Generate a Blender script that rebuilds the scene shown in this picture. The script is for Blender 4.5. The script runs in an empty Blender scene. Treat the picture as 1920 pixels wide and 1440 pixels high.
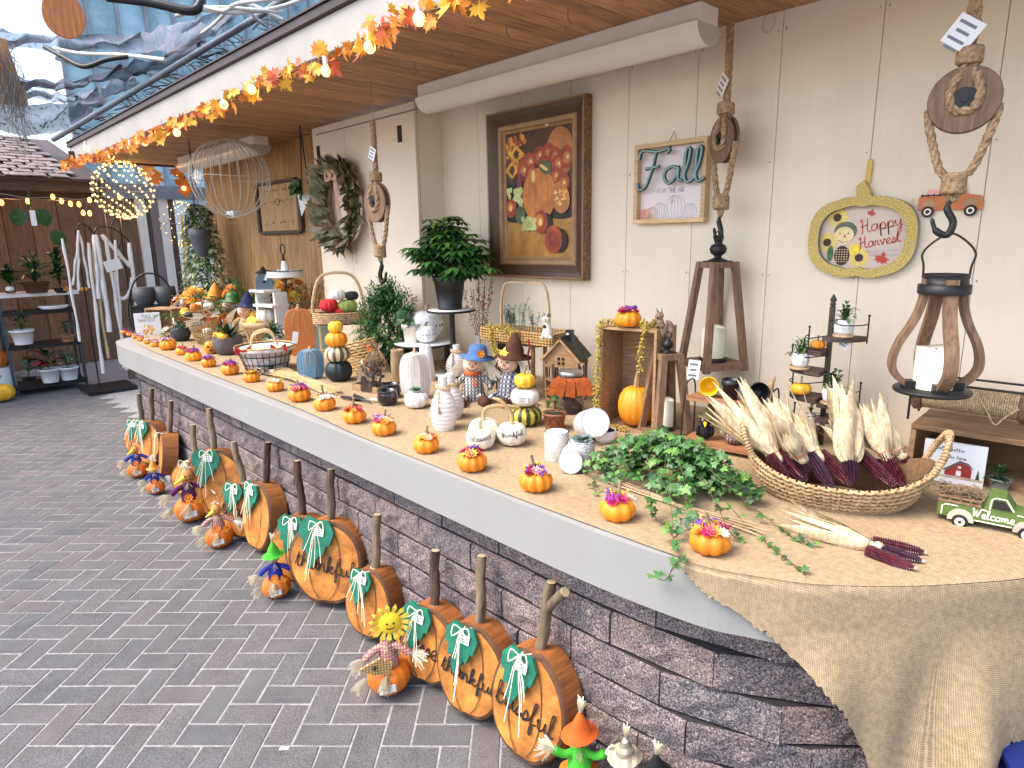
import bpy,math,random
from mathutils import Vector,Matrix,Euler
from math import pi,sin,cos,radians as R_
random.seed(7)
SC=bpy.context.scene
COL=SC.collection
# ---------------- camera, sky, sun, exposure ----------------
FPX=1220.0
HC=1.64
_c2w=Matrix(((0.69309668,0.1462914,-0.70584405),(0.72066516,-0.16247448,0.67397608),(-0.01608474,-0.9758078,-0.21803764)))
CAM=Vector((0,0,HC))
cam=bpy.data.cameras.new('camera');cam.sensor_width=36;cam.lens=FPX/1920*36
cam.clip_start=0.02;cam.clip_end=400
camo=bpy.data.objects.new('camera',cam);COL.objects.link(camo)
r_,u_,b_=_c2w@Vector((1,0,0)),_c2w@Vector((0,-1,0)),_c2w@Vector((0,0,-1))
camo.matrix_world=Matrix(((r_.x,u_.x,b_.x,0),(r_.y,u_.y,b_.y,0),(r_.z,u_.z,b_.z,HC),(0,0,0,1)))
SC.camera=camo
SUN_EL,SUN_AZ=56.0,206.0
world=bpy.data.worlds.new('World');SC.world=world;world.use_nodes=True
wn,wl=world.node_tree.nodes,world.node_tree.links
sky=wn.new('ShaderNodeTexSky');sky.sky_type='NISHITA';sky.sun_disc=False
sky.sun_elevation=R_(SUN_EL);sky.sun_rotation=R_(SUN_AZ);sky.air_density=1.0;sky.dust_density=3.0;sky.ozone_density=1.0
wl.new(sky.outputs[0],wn['Background'].inputs[0]);wn['Background'].inputs[1].default_value=0.15
sl=bpy.data.lights.new('sun','SUN');sl.energy=.8;sl.angle=R_(32);sl.color=(1,0.91,0.76)
so=bpy.data.objects.new('sun',sl);COL.objects.link(so)
sd=Vector((sin(R_(SUN_AZ))*cos(R_(SUN_EL)),cos(R_(SUN_AZ))*cos(R_(SUN_EL)),sin(R_(SUN_EL))))
so.rotation_euler=sd.to_track_quat('Z','Y').to_euler()
vs=SC.view_settings;vs.view_transform='Standard';vs.look='None';vs.gamma=1;vs.use_curve_mapping=False
vs.exposure=1.8
SC.cycles.max_bounces=7;SC.cycles.use_denoising=True
SC.cycles.use_adaptive_sampling=True;SC.cycles.adaptive_threshold=0.02
SC.cycles.caustics_reflective=False;SC.cycles.caustics_refractive=False
# ---------------- from a pixel of the 1920x1440 photograph to a point on a known plane ----------------
def ray(px,py):return _c2w@Vector(((px-960)/FPX,(py-720)/FPX,1))
def onz(px,py,z):r=ray(px,py);return CAM+r*((z-HC)/r.z)
def ony(px,py,y):r=ray(px,py);return CAM+r*(y/r.y)
def onx(px,py,x):r=ray(px,py);return CAM+r*(x/r.x)
def mpp(p):return((_c2w.transposed()@(Vector(p)-CAM)).z)/FPX
CT=0.845
YW=2.706
ZC=2.49
# ---------------- materials ----------------
_M={}
def mat(name,col,rough=.6,var=.12,ns=6,col2=None,c2=.5,bump=0,bs=60,metal=0,emit=0,trans=0,rnd=0,stretch=None,spec=.5,coat=0,sheen=0,alpha=1,ior=1.45):
 if name in _M:return _M[name]
 m=bpy.data.materials.new(name);m.use_nodes=True;_M[name]=m
 n,l=m.node_tree.nodes,m.node_tree.links;b=n['Principled BSDF']
 b.inputs['Roughness'].default_value=rough;b.inputs['Metallic'].default_value=metal
 b.inputs['Specular IOR Level'].default_value=spec;b.inputs['IOR'].default_value=ior
 if coat:b.inputs['Coat Weight'].default_value=coat
 if sheen:b.inputs['Sheen Weight'].default_value=sheen
 if trans:b.inputs['Transmission Weight'].default_value=trans
 if alpha<1:b.inputs['Alpha'].default_value=alpha
 tc=n.new('ShaderNodeTexCoord');oi=n.new('ShaderNodeObjectInfo')
 mp=n.new('ShaderNodeMapping');l.new(tc.outputs['Object'],mp.inputs[0])
 if stretch:mp.inputs['Scale'].default_value=stretch
 ad=n.new('ShaderNodeVectorMath');ad.operation='MULTIPLY_ADD';ad.inputs[1].default_value=(1,1,1)
 l.new(mp.outputs[0],ad.inputs[0])
 cx=n.new('ShaderNodeCombineXYZ');mu=n.new('ShaderNodeMath');mu.operation='MULTIPLY';mu.inputs[1].default_value=17
 l.new(oi.outputs['Random'],mu.inputs[0]);l.new(mu.outputs[0],cx.inputs[0]);l.new(mu.outputs[0],cx.inputs[2]);l.new(cx.outputs[0],ad.inputs[2])
 nz=n.new('ShaderNodeTexNoise');nz.inputs['Scale'].default_value=ns;nz.inputs['Detail'].default_value=6;nz.inputs['Roughness'].default_value=.62
 l.new(ad.outputs[0],nz.inputs['Vector'])
 rp=n.new('ShaderNodeValToRGB');l.new(nz.outputs[0],rp.inputs[0])
 c=Vector(col[:3]);d=Vector(col2[:3])if col2 else c
 lo,hi=c*(1-var),d*(1+var)
 rp.color_ramp.elements[0].position=.5-.28*c2*2+.08;rp.color_ramp.elements[1].position=.5+.14+.1*(1-c2)
 rp.color_ramp.elements[0].color=(*lo,1);rp.color_ramp.elements[1].color=(*[min(1,x)for x in hi],1)
 out=rp.outputs[0]
 if rnd:
  mr=n.new('ShaderNodeMapRange');mr.inputs['To Min'].default_value=1-rnd;mr.inputs['To Max'].default_value=1+rnd
  l.new(oi.outputs['Random'],mr.inputs[0])
  vm=n.new('ShaderNodeVectorMath');vm.operation='SCALE';l.new(out,vm.inputs[0]);l.new(mr.outputs[0],vm.inputs['Scale']);out=vm.outputs[0]
 l.new(out,b.inputs['Base Color'])
 m['_out']=0
 if emit:
  b.inputs['Emission Color'].default_value=(*col[:3],1);b.inputs['Emission Strength'].default_value=emit
 if bump:
  n2=n.new('ShaderNodeTexNoise');n2.inputs['Scale'].default_value=bs;n2.inputs['Detail'].default_value=4;l.new(ad.outputs[0],n2.inputs['Vector'])
  bp=n.new('ShaderNodeBump');bp.inputs['Strength'].default_value=bump;bp.inputs['Distance'].default_value=.01
  l.new(n2.outputs[0],bp.inputs['Height']);l.new(bp.outputs[0],b.inputs['Normal'])
 return m
def woodm(name,c,d,ax='z',fine=1.0,rough=.6,rnd=.15,bump=.3,ns=5):
 s={'x':(.12,1,1),'y':(1,.12,1),'z':(1,1,.12)}[ax]
 k=10*fine
 return mat(name,c,rough,.1,ns,d,.5,bump,14,rnd=rnd,stretch=tuple(q*k for q in s))
 # ---------------- mesh builder ----------------
class MB:
 def __init__(s):s.v,s.f,s.m,s.s=[],[],[],[]
 def add(s,vs,fs,mi=0,sm=False,M=None):
  o=len(s.v)
  s.v+=[tuple(M@Vector(p))for p in vs]if M is not None else[tuple(p)for p in vs]
  s.f+=[tuple(o+i for i in f)for f in fs];s.m+=[mi]*len(fs);s.s+=[sm]*len(fs)
  return s
 def box(s,c,d,mi=0,M=None,bev=0):
  x,y,z=d[0]/2,d[1]/2,d[2]/2;c=Vector(c)
  if not bev:
   vs=[c+Vector((a*x,b*y,e*z))for e in(-1,1)for b in(-1,1)for a in(-1,1)]
   return s.add(vs,[(0,2,3,1),(4,5,7,6),(0,1,5,4),(2,6,7,3),(0,4,6,2),(1,3,7,5)],mi,False,M)
  q=min(bev,x*.9,y*.9,z*.9)
  vs,idx=[],{}
  for a in(-1,1):
   for b in(-1,1):
    for e in(-1,1):
     for k in range(3):
      p=[a*x,b*y,e*z];
      for j in range(3):
       if j!=k:p[j]-=(a,b,e)[j]*q
      idx[(a,b,e,k)]=len(vs);vs.append(c+Vector(p))
  fs=[]
  for a in(-1,1):fs.append([idx[(a,-1,-1,0)],idx[(a,1,-1,0)],idx[(a,1,1,0)],idx[(a,-1,1,0)]][::a])
  for b in(-1,1):fs.append([idx[(-1,b,-1,1)],idx[(-1,b,1,1)],idx[(1,b,1,1)],idx[(1,b,-1,1)]][::b])
  for e in(-1,1):fs.append([idx[(-1,-1,e,2)],idx[(1,-1,e,2)],idx[(1,1,e,2)],idx[(-1,1,e,2)]][::e])
  for b in(-1,1):
   for e in(-1,1):fs.append([idx[(-1,b,e,1)],idx[(-1,b,e,2)],idx[(1,b,e,2)],idx[(1,b,e,1)]][::b*e])
  for a in(-1,1):
   for e in(-1,1):fs.append([idx[(a,-1,e,0)],idx[(a,1,e,0)],idx[(a,1,e,2)],idx[(a,-1,e,2)]][::a*e])
  for a in(-1,1):
   for b in(-1,1):fs.append([idx[(a,b,-1,0)],idx[(a,b,-1,1)],idx[(a,b,1,1)],idx[(a,b,1,0)]][::a*b])
  for a in(-1,1):
   for b in(-1,1):
    for e in(-1,1):fs.append([idx[(a,b,e,0)],idx[(a,b,e,1)],idx[(a,b,e,2)]][::a*b*e])
  return s.add(vs,fs,mi,False,M)
 def tube(s,pts,r,n=6,mi=0,closed=False,cap=True,sm=True,M=None,flat=1,ref=None):
  pts=[Vector(p)for p in pts];k=len(pts);rs=r if isinstance(r,(list,tuple))else[r]*k
  vs,fs=[],[];nrm=None
  for i,p in enumerate(pts):
   if closed:t=pts[(i+1)%k]-pts[i-1]
   else:t=pts[min(i+1,k-1)]-pts[max(i-1,0)]
   if t.length<1e-9:t=Vector((0,0,1))
   t.normalize()
   if nrm is None:
    a=Vector(ref)if ref else(Vector((0,0,1))if abs(t.z)<.9 else Vector((1,0,0)))
    nrm=(a-t*a.dot(t)).normalized()
   else:
    q=nrm-t*nrm.dot(t);nrm=q.normalized()if q.length>1e-6 else nrm
   b=t.cross(nrm)
   for j in range(n):
    a=2*pi*(j+.5)/n;vs.append(p+nrm*(cos(a)*rs[i])+b*(sin(a)*rs[i]*flat))
  for i in range(k if closed else k-1):
   for j in range(n):
    a,b2=i*n+j,i*n+(j+1)%n;c,d=((i+1)%k)*n+j,((i+1)%k)*n+(j+1)%n
    fs.append((a,b2,d,c))
  s.add(vs,fs,mi,sm,M)
  if cap and not closed:
   s.add(vs[:n],[tuple(range(n))[::-1]],mi,False,M);s.add(vs[-n:],[tuple(range(n))],mi,False,M)
  return s
 def cyl(s,p0,p1,r0,r1=None,n=10,mi=0,M=None,sm=True):return s.tube([p0,p1],[r0,r0 if r1 is None else r1],n,mi,M=M,sm=sm)
 def lathe(s,prof,n=20,mi=0,M=None,sm=True,c=(0,0,0),fn=None):
  vs,fs=[],[];k=len(prof);c=Vector(c)
  for(r,z)in prof:
   for j in range(n):
    a=2*pi*j/n;q=r*(fn(a,z)if fn else 1);vs.append(c+Vector((q*cos(a),q*sin(a),z)))
  for i in range(k-1):
   for j in range(n):fs.append((i*n+j,i*n+(j+1)%n,(i+1)*n+(j+1)%n,(i+1)*n+j))
  s.add(vs,fs,mi,sm,M)
  if prof[0][0]>1e-5:s.add(vs[:n],[tuple(range(n))[::-1]],mi,False,M)
  if prof[-1][0]>1e-5:s.add(vs[-n:],[tuple(range(n))],mi,False,M)
  return s
 def sph(s,c,r,n=8,mi=0,sc=(1,1,1),M=None):
  k=max(3,n//2);pr=[(max(1e-6,sin(pi*i/k)),-cos(pi*i/k))for i in range(k+1)];c=Vector(c)
  vs=[c+Vector((r*sc[0]*a*cos(2*pi*j/n),r*sc[1]*a*sin(2*pi*j/n),r*sc[2]*z))for a,z in pr for j in range(n)]
  return s.add(vs,[(i*n+j,i*n+(j+1)%n,(i+1)*n+(j+1)%n,(i+1)*n+j)for i in range(k)for j in range(n)],mi,True,M)
 def ext(s,poly,d,mi=0,M=None,mi2=None,bev=0):
  n=len(poly);cx=sum(p[0]for p in poly)/n;cz=sum(p[1]for p in poly)/n
  if bev:
   f=[(cx+(p[0]-cx)*(1-bev),cz+(p[1]-cz)*(1-bev))for p in poly];e=d*.08
   vs=[(p[0],0,p[1])for p in f]+[(p[0],e,p[1])for p in poly]+[(p[0],d,p[1])for p in poly]
   s.add(vs,[tuple(range(n))],mi,False,M)
   for q in(0,1):s.add(vs,[((q*n+i),(q+1)*n+i,(q+1)*n+(i+1)%n,q*n+(i+1)%n)for i in range(n)],mi if mi2 is None else mi2,False,M)
   return s.add(vs,[tuple(range(2*n,3*n))[::-1]],mi,False,M)
  vs=[(p[0],0,p[1])for p in poly]+[(p[0],d,p[1])for p in poly]
  s.add(vs,[tuple(range(n)),tuple(range(n,2*n))[::-1]],mi,False,M)
  return s.add(vs,[(i,n+i,n+(i+1)%n,(i+1)%n)for i in range(n)],mi if mi2 is None else mi2,False,M)
 def ribbon(s,pts,w,up,mi=0,M=None):
  pts=[Vector(p)for p in pts];up=Vector(up);vs=[]
  ws=w if isinstance(w,(list,tuple))else[w]*len(pts)
  for i,p in enumerate(pts):
   t=pts[min(i+1,len(pts)-1)]-pts[max(i-1,0)];b=t.cross(up)
   b=b.normalized()if b.length>1e-9 else Vector((1,0,0))
   vs+=[p-b*ws[i]/2,p+b*ws[i]/2]
  return s.add(vs,[(2*i,2*i+1,2*i+3,2*i+2)for i in range(len(pts)-1)],mi,False,M)
def pumpkin(mb,r,h,lobes=9,depth=.12,mi=0,n=None,c=(0,0,0),M=None,rows=9,dent=.25,squ=1.0):
 n=n or lobes*5;vs=[];c=Vector(c);ph=random.random()*6
 for i in range(rows+1):
  t=pi*i/rows;rr=sin(t)**(.75*squ);z=-cos(t)
  for j in range(n):
   a=2*pi*j/n;g=abs(sin(lobes*a/2+ph))**.55
   q=rr*(1-depth+depth*g)+1e-5
   zz=z*(1-dent*max(0,1-rr*1.5)**1.3)*(.97+.03*g)
   vs.append(c+Vector((r*q*cos(a),r*q*sin(a),h/2+h/2*zz)))
 return mb.add(vs,[(i*n+j,i*n+(j+1)%n,(i+1)*n+(j+1)%n,(i+1)*n+j)for i in range(rows)for j in range(n)],mi,True,M)
def TR(loc=(0,0,0),rx=0,ry=0,rz=0,s=1):
 m=Matrix.Translation(Vector(loc))@Euler((rx,ry,rz)).to_matrix().to_4x4()
 return m@Matrix.Diagonal((*((s,s,s)if not isinstance(s,(tuple,list))else s),1))
def cr(pts,k=4,closed=False):
 pts=[Vector(p)for p in pts];n=len(pts);out=[]
 for i in range(n if closed else n-1):
  g=(lambda j:pts[j%n])if closed else(lambda j:pts[max(0,min(n-1,j))])
  a,b,c,d=g(i-1),g(i),g(i+1),g(i+2)
  for q in range(k):
   t=q/k;out.append(.5*((2*b)+(c-a)*t+(2*a-5*b+4*c-d)*t*t+(3*b-a-3*c+d)*t**3))
 if not closed:out.append(pts[-1])
 return out
 # ---------------- objects ----------------
def obj(name,mb,ms,parent=None,loc=None,kind=None,rot=None,label=None):
 me=bpy.data.meshes.new(name);me.from_pydata(mb.v,[],mb.f)
 if not isinstance(ms,(list,tuple)):ms=[ms]
 for q in ms:me.materials.append(q)
 me.polygons.foreach_set('material_index',mb.m);me.polygons.foreach_set('use_smooth',mb.s);me.update()
 o=bpy.data.objects.new(name,me);COL.objects.link(o)
 if parent:o.parent=parent
 if loc:o.location=loc
 if rot:o.rotation_euler=rot
 if not kind and parent and name.split('_')[0]in('straw','led','raffia','potpourri','twine','spanish','face','eyes','blooms'):kind='stuff'
 if kind:o['kind']=kind
 if label:o['label']=label
 return o
def inst(name,me,parent=None,M=None,label=None):
 o=bpy.data.objects.new(name,me);COL.objects.link(o)
 if parent:o.parent=parent
 if M is not None:o.matrix_local=M
 return o
def tag(o,label,cat,group=None):
 o['label']=label;o['category']=cat
 if group:o['group']=group
 return o
def thing(name,label,cat,loc=(0,0,0),rotz=0,group=None,rx=0,ry=0):
 o=bpy.data.objects.new(name,None);COL.objects.link(o);o.empty_display_size=.05
 o.location=loc;o.rotation_euler=(rx,ry,rotz);return tag(o,label,cat,group)
def struct(name,loc=(0,0,0)):
 o=bpy.data.objects.new(name,None);COL.objects.link(o);o['kind']='structure';o.location=loc;return o
def dup(root,loc=None,rotz=None,label=None,s=None):
 r=root.copy();COL.objects.link(r)
 if loc is not None:r.location=loc
 if rotz is not None:r.rotation_euler[2]=rotz
 if s:r.scale=(s,s,s)
 if label:r['label']=label
 for ch in root.children:
  c=ch.copy();COL.objects.link(c);c.parent=r
  for g in ch.children:
   d=g.copy();COL.objects.link(d);d.parent=c
 return r
RU=random.uniform
# ---------------- single-stroke lettering ----------------
# x-height 1, capitals/ascenders 2; each glyph: (advance, [strokes])
G={'a':(1.1,[[(.9,.8),(.6,1),(.2,.8),(.1,.4),(.35,.03),(.7,.3),(.9,.95),(.88,.3),(1.1,.1)]]),'b':(1.0,[[(0,.2),(.3,1.2),(.35,1.9),(.15,1.8),(.12,.3),(.4,.02),(.8,.3),(.75,.8),(.45,.95),(1,.85)]]),'c':(.9,[[(.8,.8),(.5,1),(.15,.7),(.15,.25),(.45,.02),(.9,.2)]]),'d':(1.1,[[(.9,.8),(.6,1),(.2,.8),(.1,.4),(.35,.03),(.7,.3),(.95,1.9),(.88,.3),(1.1,.1)]]),'e':(.9,[[(0,.3),(.5,.5),(.7,.8),(.45,1),(.15,.7),(.15,.25),(.45,.02),(.9,.2)]]),'f':(.8,[[(0,.2),(.4,1.1),(.6,1.9),(.35,1.8),(.25,.5),(.2,-.8),(.4,-.7),(.4,.05),(.8,.2)]]),'h':(1.1,[[(0,.2),(.3,1.2),(.35,1.9),(.15,1.7),(.1,.02),(.3,.7),(.6,.95),(.75,.6),(.8,.1),(1.1,.15)]]),'i':(.5,[[(0,.2),(.2,.95),(.2,.2),(.5,.1)],[(.22,1.4),(.26,1.45)]]),'k':(1.0,[[(0,.2),(.3,1.2),(.35,1.9),(.15,1.7),(.1,.02),(.25,.5),(.7,.9),(.6,.55),(.25,.5),(.7,.05),(1,.2)]]),'l':(.6,[[(0,.2),(.3,1.1),(.4,1.9),(.18,1.8),(.12,.4),(.3,.02),(.6,.2)]]),'m':(1.5,[[(0,.8),(.12,.9),(.14,.02),(.3,.75),(.5,.95),(.62,.6),(.62,.05),(.8,.75),(1,.95),(1.12,.6),(1.15,.1),(1.5,.15)]]),'n':(1.1,[[(0,.8),(.12,.9),(.14,.02),(.35,.75),(.6,.95),(.75,.6),(.78,.1),(1.1,.15)]]),'o':(1.0,[[(.5,.98),(.15,.75),(.12,.3),(.45,.02),(.8,.35),(.75,.8),(.5,.98),(1,.85)]]),'p':(1.0,[[(0,.3),(.2,.95),(.15,.2),(.1,-.9),(.2,.5),(.5,.98),(.8,.7),(.7,.15),(.3,.1),(1,.15)]]),'r':(.8,[[(0,.2),(.15,.95),(.2,.8),(.5,.85),(.45,.3),(.8,.15)]]),'s':(.7,[[(0,.1),(.35,.95),(.55,.4),(.3,.02),(.1,.1),(.7,.2)]]),'t':(.7,[[(0,.2),(.35,1.7),(.25,.3),(.45,.02),(.7,.2)],[(.05,1.1),(.6,1.2)]]),'u':(1.1,[[(0,.6),(.12,.95),(.12,.3),(.4,.02),(.7,.4),(.8,.95),(.8,.2),(1.1,.15)]]),'v':(.9,[[(0,.8),(.15,.9),(.4,.05),(.7,.95),(.9,.8)]]),'w':(1.3,[[(0,.8),(.12,.9),(.3,.05),(.6,.8),(.8,.05),(1.1,.95),(1.3,.8)]]),'y':(1.0,[[(0,.6),(.12,.95),(.15,.3),(.4,.1),(.7,.5),(.8,.95),(.7,-.4),(.4,-.9),(.3,-.5),(1,.2)]]),}
B={'A':(1.2,[[(0,0),(.55,2),(1.1,0)],[(.2,.7),(.9,.7)]]),'E':(1.0,[[(.9,0),(0,0),(0,2),(.9,2)],[(0,1),(.75,1)]]),'F':(1.0,[[(0,0),(0,2),(.9,2)],[(0,1),(.75,1)]]),'H':(1.2,[[(0,0),(0,2)],[(1,0),(1,2)],[(0,1),(1,1)]]),'I':(.35,[[(0,0),(0,2)]]),'L':(1.0,[[(0,2),(0,0),(.8,0)]]),'N':(1.2,[[(0,0),(0,2),(1,0),(1,2)]]),'O':(1.2,[[(.5,0),(.1,.5),(.1,1.5),(.5,2),(.9,1.5),(.9,.5),(.5,0)]]),'R':(1.1,[[(0,0),(0,2),(.6,2),(.85,1.5),(.6,1),(0,1),(.9,0)]]),'S':(1.1,[[(0,.2),(.4,0),(.85,.4),(.7,.95),(.2,1.1),(.1,1.6),(.45,2),(.9,1.8)]]),'T':(1.1,[[(.5,0),(.5,2)],[(0,2),(1,2)]]),'V':(1.2,[[(0,2),(.5,0),(1,2)]]),'W':(1.6,[[(0,2),(.4,0),(.75,1.4),(1.1,0),(1.5,2)]]),}
P={'a':(.9,[[(.6,.9),(.2,1),(.05,.5),(.3,0),(.6,.4),(.62,1),(.65,0)]]),'b':(.9,[[(.05,2),(.05,0),(.5,.1),(.6,.6),(.3,1),(.05,.7)]]),'e':(.85,[[(.05,.5),(.6,.55),(.4,1),(.1,.8),(.1,.2),(.6,.1)]]),'f':(.6,[[(.45,1.9),(.2,1.8),(.2,0)],[(0,1),(.4,1)]]),'h':(.9,[[(.05,2),(.05,0)],[(.05,.7),(.4,1),(.6,.6),(.6,0)]]),'i':(.35,[[(.1,1),(.1,0)],[(.1,1.4),(.11,1.5)]]),'l':(.35,[[(.1,2),(.1,0)]]),'m':(1.3,[[(.05,1),(.05,0)],[(.05,.8),(.4,1),(.5,0)],[(.5,.8),(.9,1),(1,0)]]),'n':(.9,[[(.05,1),(.05,0)],[(.05,.7),(.4,1),(.6,.6),(.6,0)]]),'o':(.85,[[(.3,1),(.05,.5),(.3,0),(.6,.5),(.3,1)]]),'r':(.65,[[(.05,1),(.05,0)],[(.05,.7),(.3,1),(.5,.9)]]),'s':(.75,[[(.05,.1),(.45,.15),(.15,.7),(.5,.95)]]),'t':(.65,[[(.25,1.8),(.25,0),(.45,0)],[(0,1.1),(.5,1.1)]]),}
CAPS={'F':(1.5,[[(.1,1.6),(.3,2.1),(1.2,1.95),(1.9,2.1),(1.7,1.8)],[(1.1,2.0),(.9,1),(.5,-.1),(.1,-.2),(.05,.2)],[(.5,1.0),(1.3,1.1)]]),'W':(1.7,[[(0,1.7),(.25,1.95),(.35,.1),(.8,1.6),(.95,.1),(1.5,1.9),(1.7,1.8)]]),'H':(1.4,[[(.1,1.6),(.4,1.95),(.25,.1),(.1,0)],[(1.1,2),(.95,.6),(1.1,.05),(1.4,.2)],[(.1,.9),(1.1,1.1)]]),'T':(1.1,[[(0,1.6),(.3,1.95),(1.2,1.9)],[(.65,1.9),(.5,.3),(.3,.02)]])}
def word(txt,style='cursive'):
 x=0;out=[]
 for ch in txt:
  if ch==' ':x+=.7;continue
  g=(CAPS.get(ch)or G.get(ch))if style=='cursive' else(B.get(ch)or P.get(ch))
  if not g:g=(.6,[])
  for st in g[1]:
   q=[(x+a,b,0)for a,b in st]
   out.append([(p.x,p.y)for p in cr(q,3)]if(style=='cursive' and len(q)>2)else[(a,b)for a,b,c in q])
  x+=g[0]+(0 if style=='cursive' else.25)
 return out,x
def write(mb,txt,M,size,w,style='cursive',mi=0,center=True,tube=0,slant=0):
 """size = x-height; M maps the xz plane (x right, z up, -y towards the reader) to the place"""
 st,L=word(txt,style);ox=-L*size/2 if center else 0
 for s_ in st:
  pts=[(ox+(a+slant*b)*size,0,b*size)for a,b in s_]
  if tube:mb.tube(pts,tube,5,mi,M=M)
  else:mb.ribbon(pts,w,(0,-1,0),mi,M=M)
 return L*size
 # ======================= special materials =======================
def _nt(name,rough):
 m=bpy.data.materials.new(name);m.use_nodes=True;n,l=m.node_tree.nodes,m.node_tree.links
 b=n['Principled BSDF'];b.inputs['Roughness'].default_value=rough;return m,n,l,b
def _obj(n,l,per=True):
 tc=n.new('ShaderNodeTexCoord')
 if not per:return tc.outputs['Object']
 oi=n.new('ShaderNodeObjectInfo');cx=n.new('ShaderNodeVectorMath');cx.operation='SCALE';cx.inputs[0].default_value=(31,17,5);l.new(oi.outputs['Random'],cx.inputs['Scale'])
 ad=n.new('ShaderNodeVectorMath');l.new(tc.outputs['Object'],ad.inputs[0]);l.new(cx.outputs[0],ad.inputs[1]);return ad.outputs[0]
def _noise(n,l,v,sc,det=4,ro=.6):
 z=n.new('ShaderNodeTexNoise');z.inputs['Scale'].default_value=sc;z.inputs['Detail'].default_value=det;z.inputs['Roughness'].default_value=ro;l.new(v,z.inputs['Vector']);return z.outputs[0]
def _ramp(n,l,v,st,interp='LINEAR'):
 r=n.new('ShaderNodeValToRGB');r.color_ramp.interpolation=interp;e=r.color_ramp.elements
 while len(e)<len(st):e.new(.5)
 for q,(p,c)in zip(e,st):q.position=p;q.color=(*c,1)if len(c)==3 else c
 l.new(v,r.inputs[0]);return r.outputs[0]
def _mix(n,l,f,a,b,t='MIX'):
 m=n.new('ShaderNodeMix');m.data_type='RGBA';m.blend_type=t
 for i,v in((0,f),(6,a),(7,b)):
  if isinstance(v,(int,float)):m.inputs[i].default_value=v
  elif isinstance(v,tuple):m.inputs[i].default_value=(*v,1)
  else:l.new(v,m.inputs[i])
 return m.outputs[2]
def _bump(n,l,b,h,st,d=.002):
 bp=n.new('ShaderNodeBump');bp.inputs['Strength'].default_value=st;bp.inputs['Distance'].default_value=d;l.new(h,bp.inputs['Height']);l.new(bp.outputs[0],b.inputs['Normal'])
def g(v):return(v,v,v)
def paver_mat(island):
 m,n,l,b=_nt('paver_concrete',.88);b.inputs['Specular IOR Level'].default_value=.25
 v=_obj(n,l,True)
 if island:s=n.new('ShaderNodeNewGeometry').outputs['Random Per Island']
 else:s=n.new('ShaderNodeObjectInfo').outputs['Random']
 base=_ramp(n,l,s,[(0,(.10,.10,.102)),(.3,(.124,.121,.12)),(.55,(.13,.118,.118)),(.8,(.11,.107,.108)),(1,(.143,.123,.12))])
 big=_noise(n,l,v,9,4);c=_mix(n,l,.5,base,_ramp(n,l,big,[(.3,g(.72)),(.7,g(1.25))]),'MULTIPLY')
 fine=_noise(n,l,v,260,2);c=_mix(n,l,.6,c,_ramp(n,l,fine,[(.36,g(.3)),(.47,g(1)),(.68,g(1.75))]),'MULTIPLY')
 l.new(c,b.inputs['Base Color']);_bump(n,l,b,fine,.5,.003);return m
M_PAVER,M_PAVER2=paver_mat(False),paver_mat(True)
def block_mat():
 m,n,l,b=_nt('split_face_block',.85);b.inputs['Specular IOR Level'].default_value=.3
 v=_obj(n,l,True);s=n.new('ShaderNodeObjectInfo').outputs['Random']
 base=_ramp(n,l,s,[(0,(.145,.125,.13)),(.35,(.20,.168,.162)),(.7,(.17,.15,.155)),(1,(.225,.178,.166))])
 big=_noise(n,l,v,14,4);c=_mix(n,l,.8,base,_ramp(n,l,big,[(.32,(.5,.55,.62)),(.68,(1.5,1.35,1.25))]),'MULTIPLY')
 fine=_noise(n,l,v,190,3,.7);c=_mix(n,l,1,c,_ramp(n,l,fine,[(.38,g(.25)),(.5,g(.95)),(.6,g(1.7)),(.72,g(3.2))]),'MULTIPLY')
 for sc,th,col in((95,.2,(.42,.36,.32)),(55,.16,(.5,.44,.36)),(150,.26,(.3,.3,.34))):
  vo=n.new('ShaderNodeTexVoronoi');vo.inputs['Scale'].default_value=sc;l.new(v,vo.inputs['Vector'])
  sp=n.new('ShaderNodeSeparateColor');l.new(vo.outputs['Color'],sp.inputs[0])
  a=n.new('ShaderNodeMath');a.operation='LESS_THAN';l.new(vo.outputs['Distance'],a.inputs[0])
  t=n.new('ShaderNodeMath');t.operation='MULTIPLY';t.inputs[1].default_value=th*1.9;l.new(sp.outputs[0],t.inputs[0])
  t2=n.new('ShaderNodeMath');t2.operation='SUBTRACT';l.new(t.outputs[0],t2.inputs[0]);t2.inputs[1].default_value=th*.75;l.new(t2.outputs[0],a.inputs[1])
  c=_mix(n,l,a.outputs[0],c,col)
 l.new(c,b.inputs['Base Color']);_bump(n,l,b,fine,.8,.006);return m
M_BLOCK=block_mat()
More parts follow.
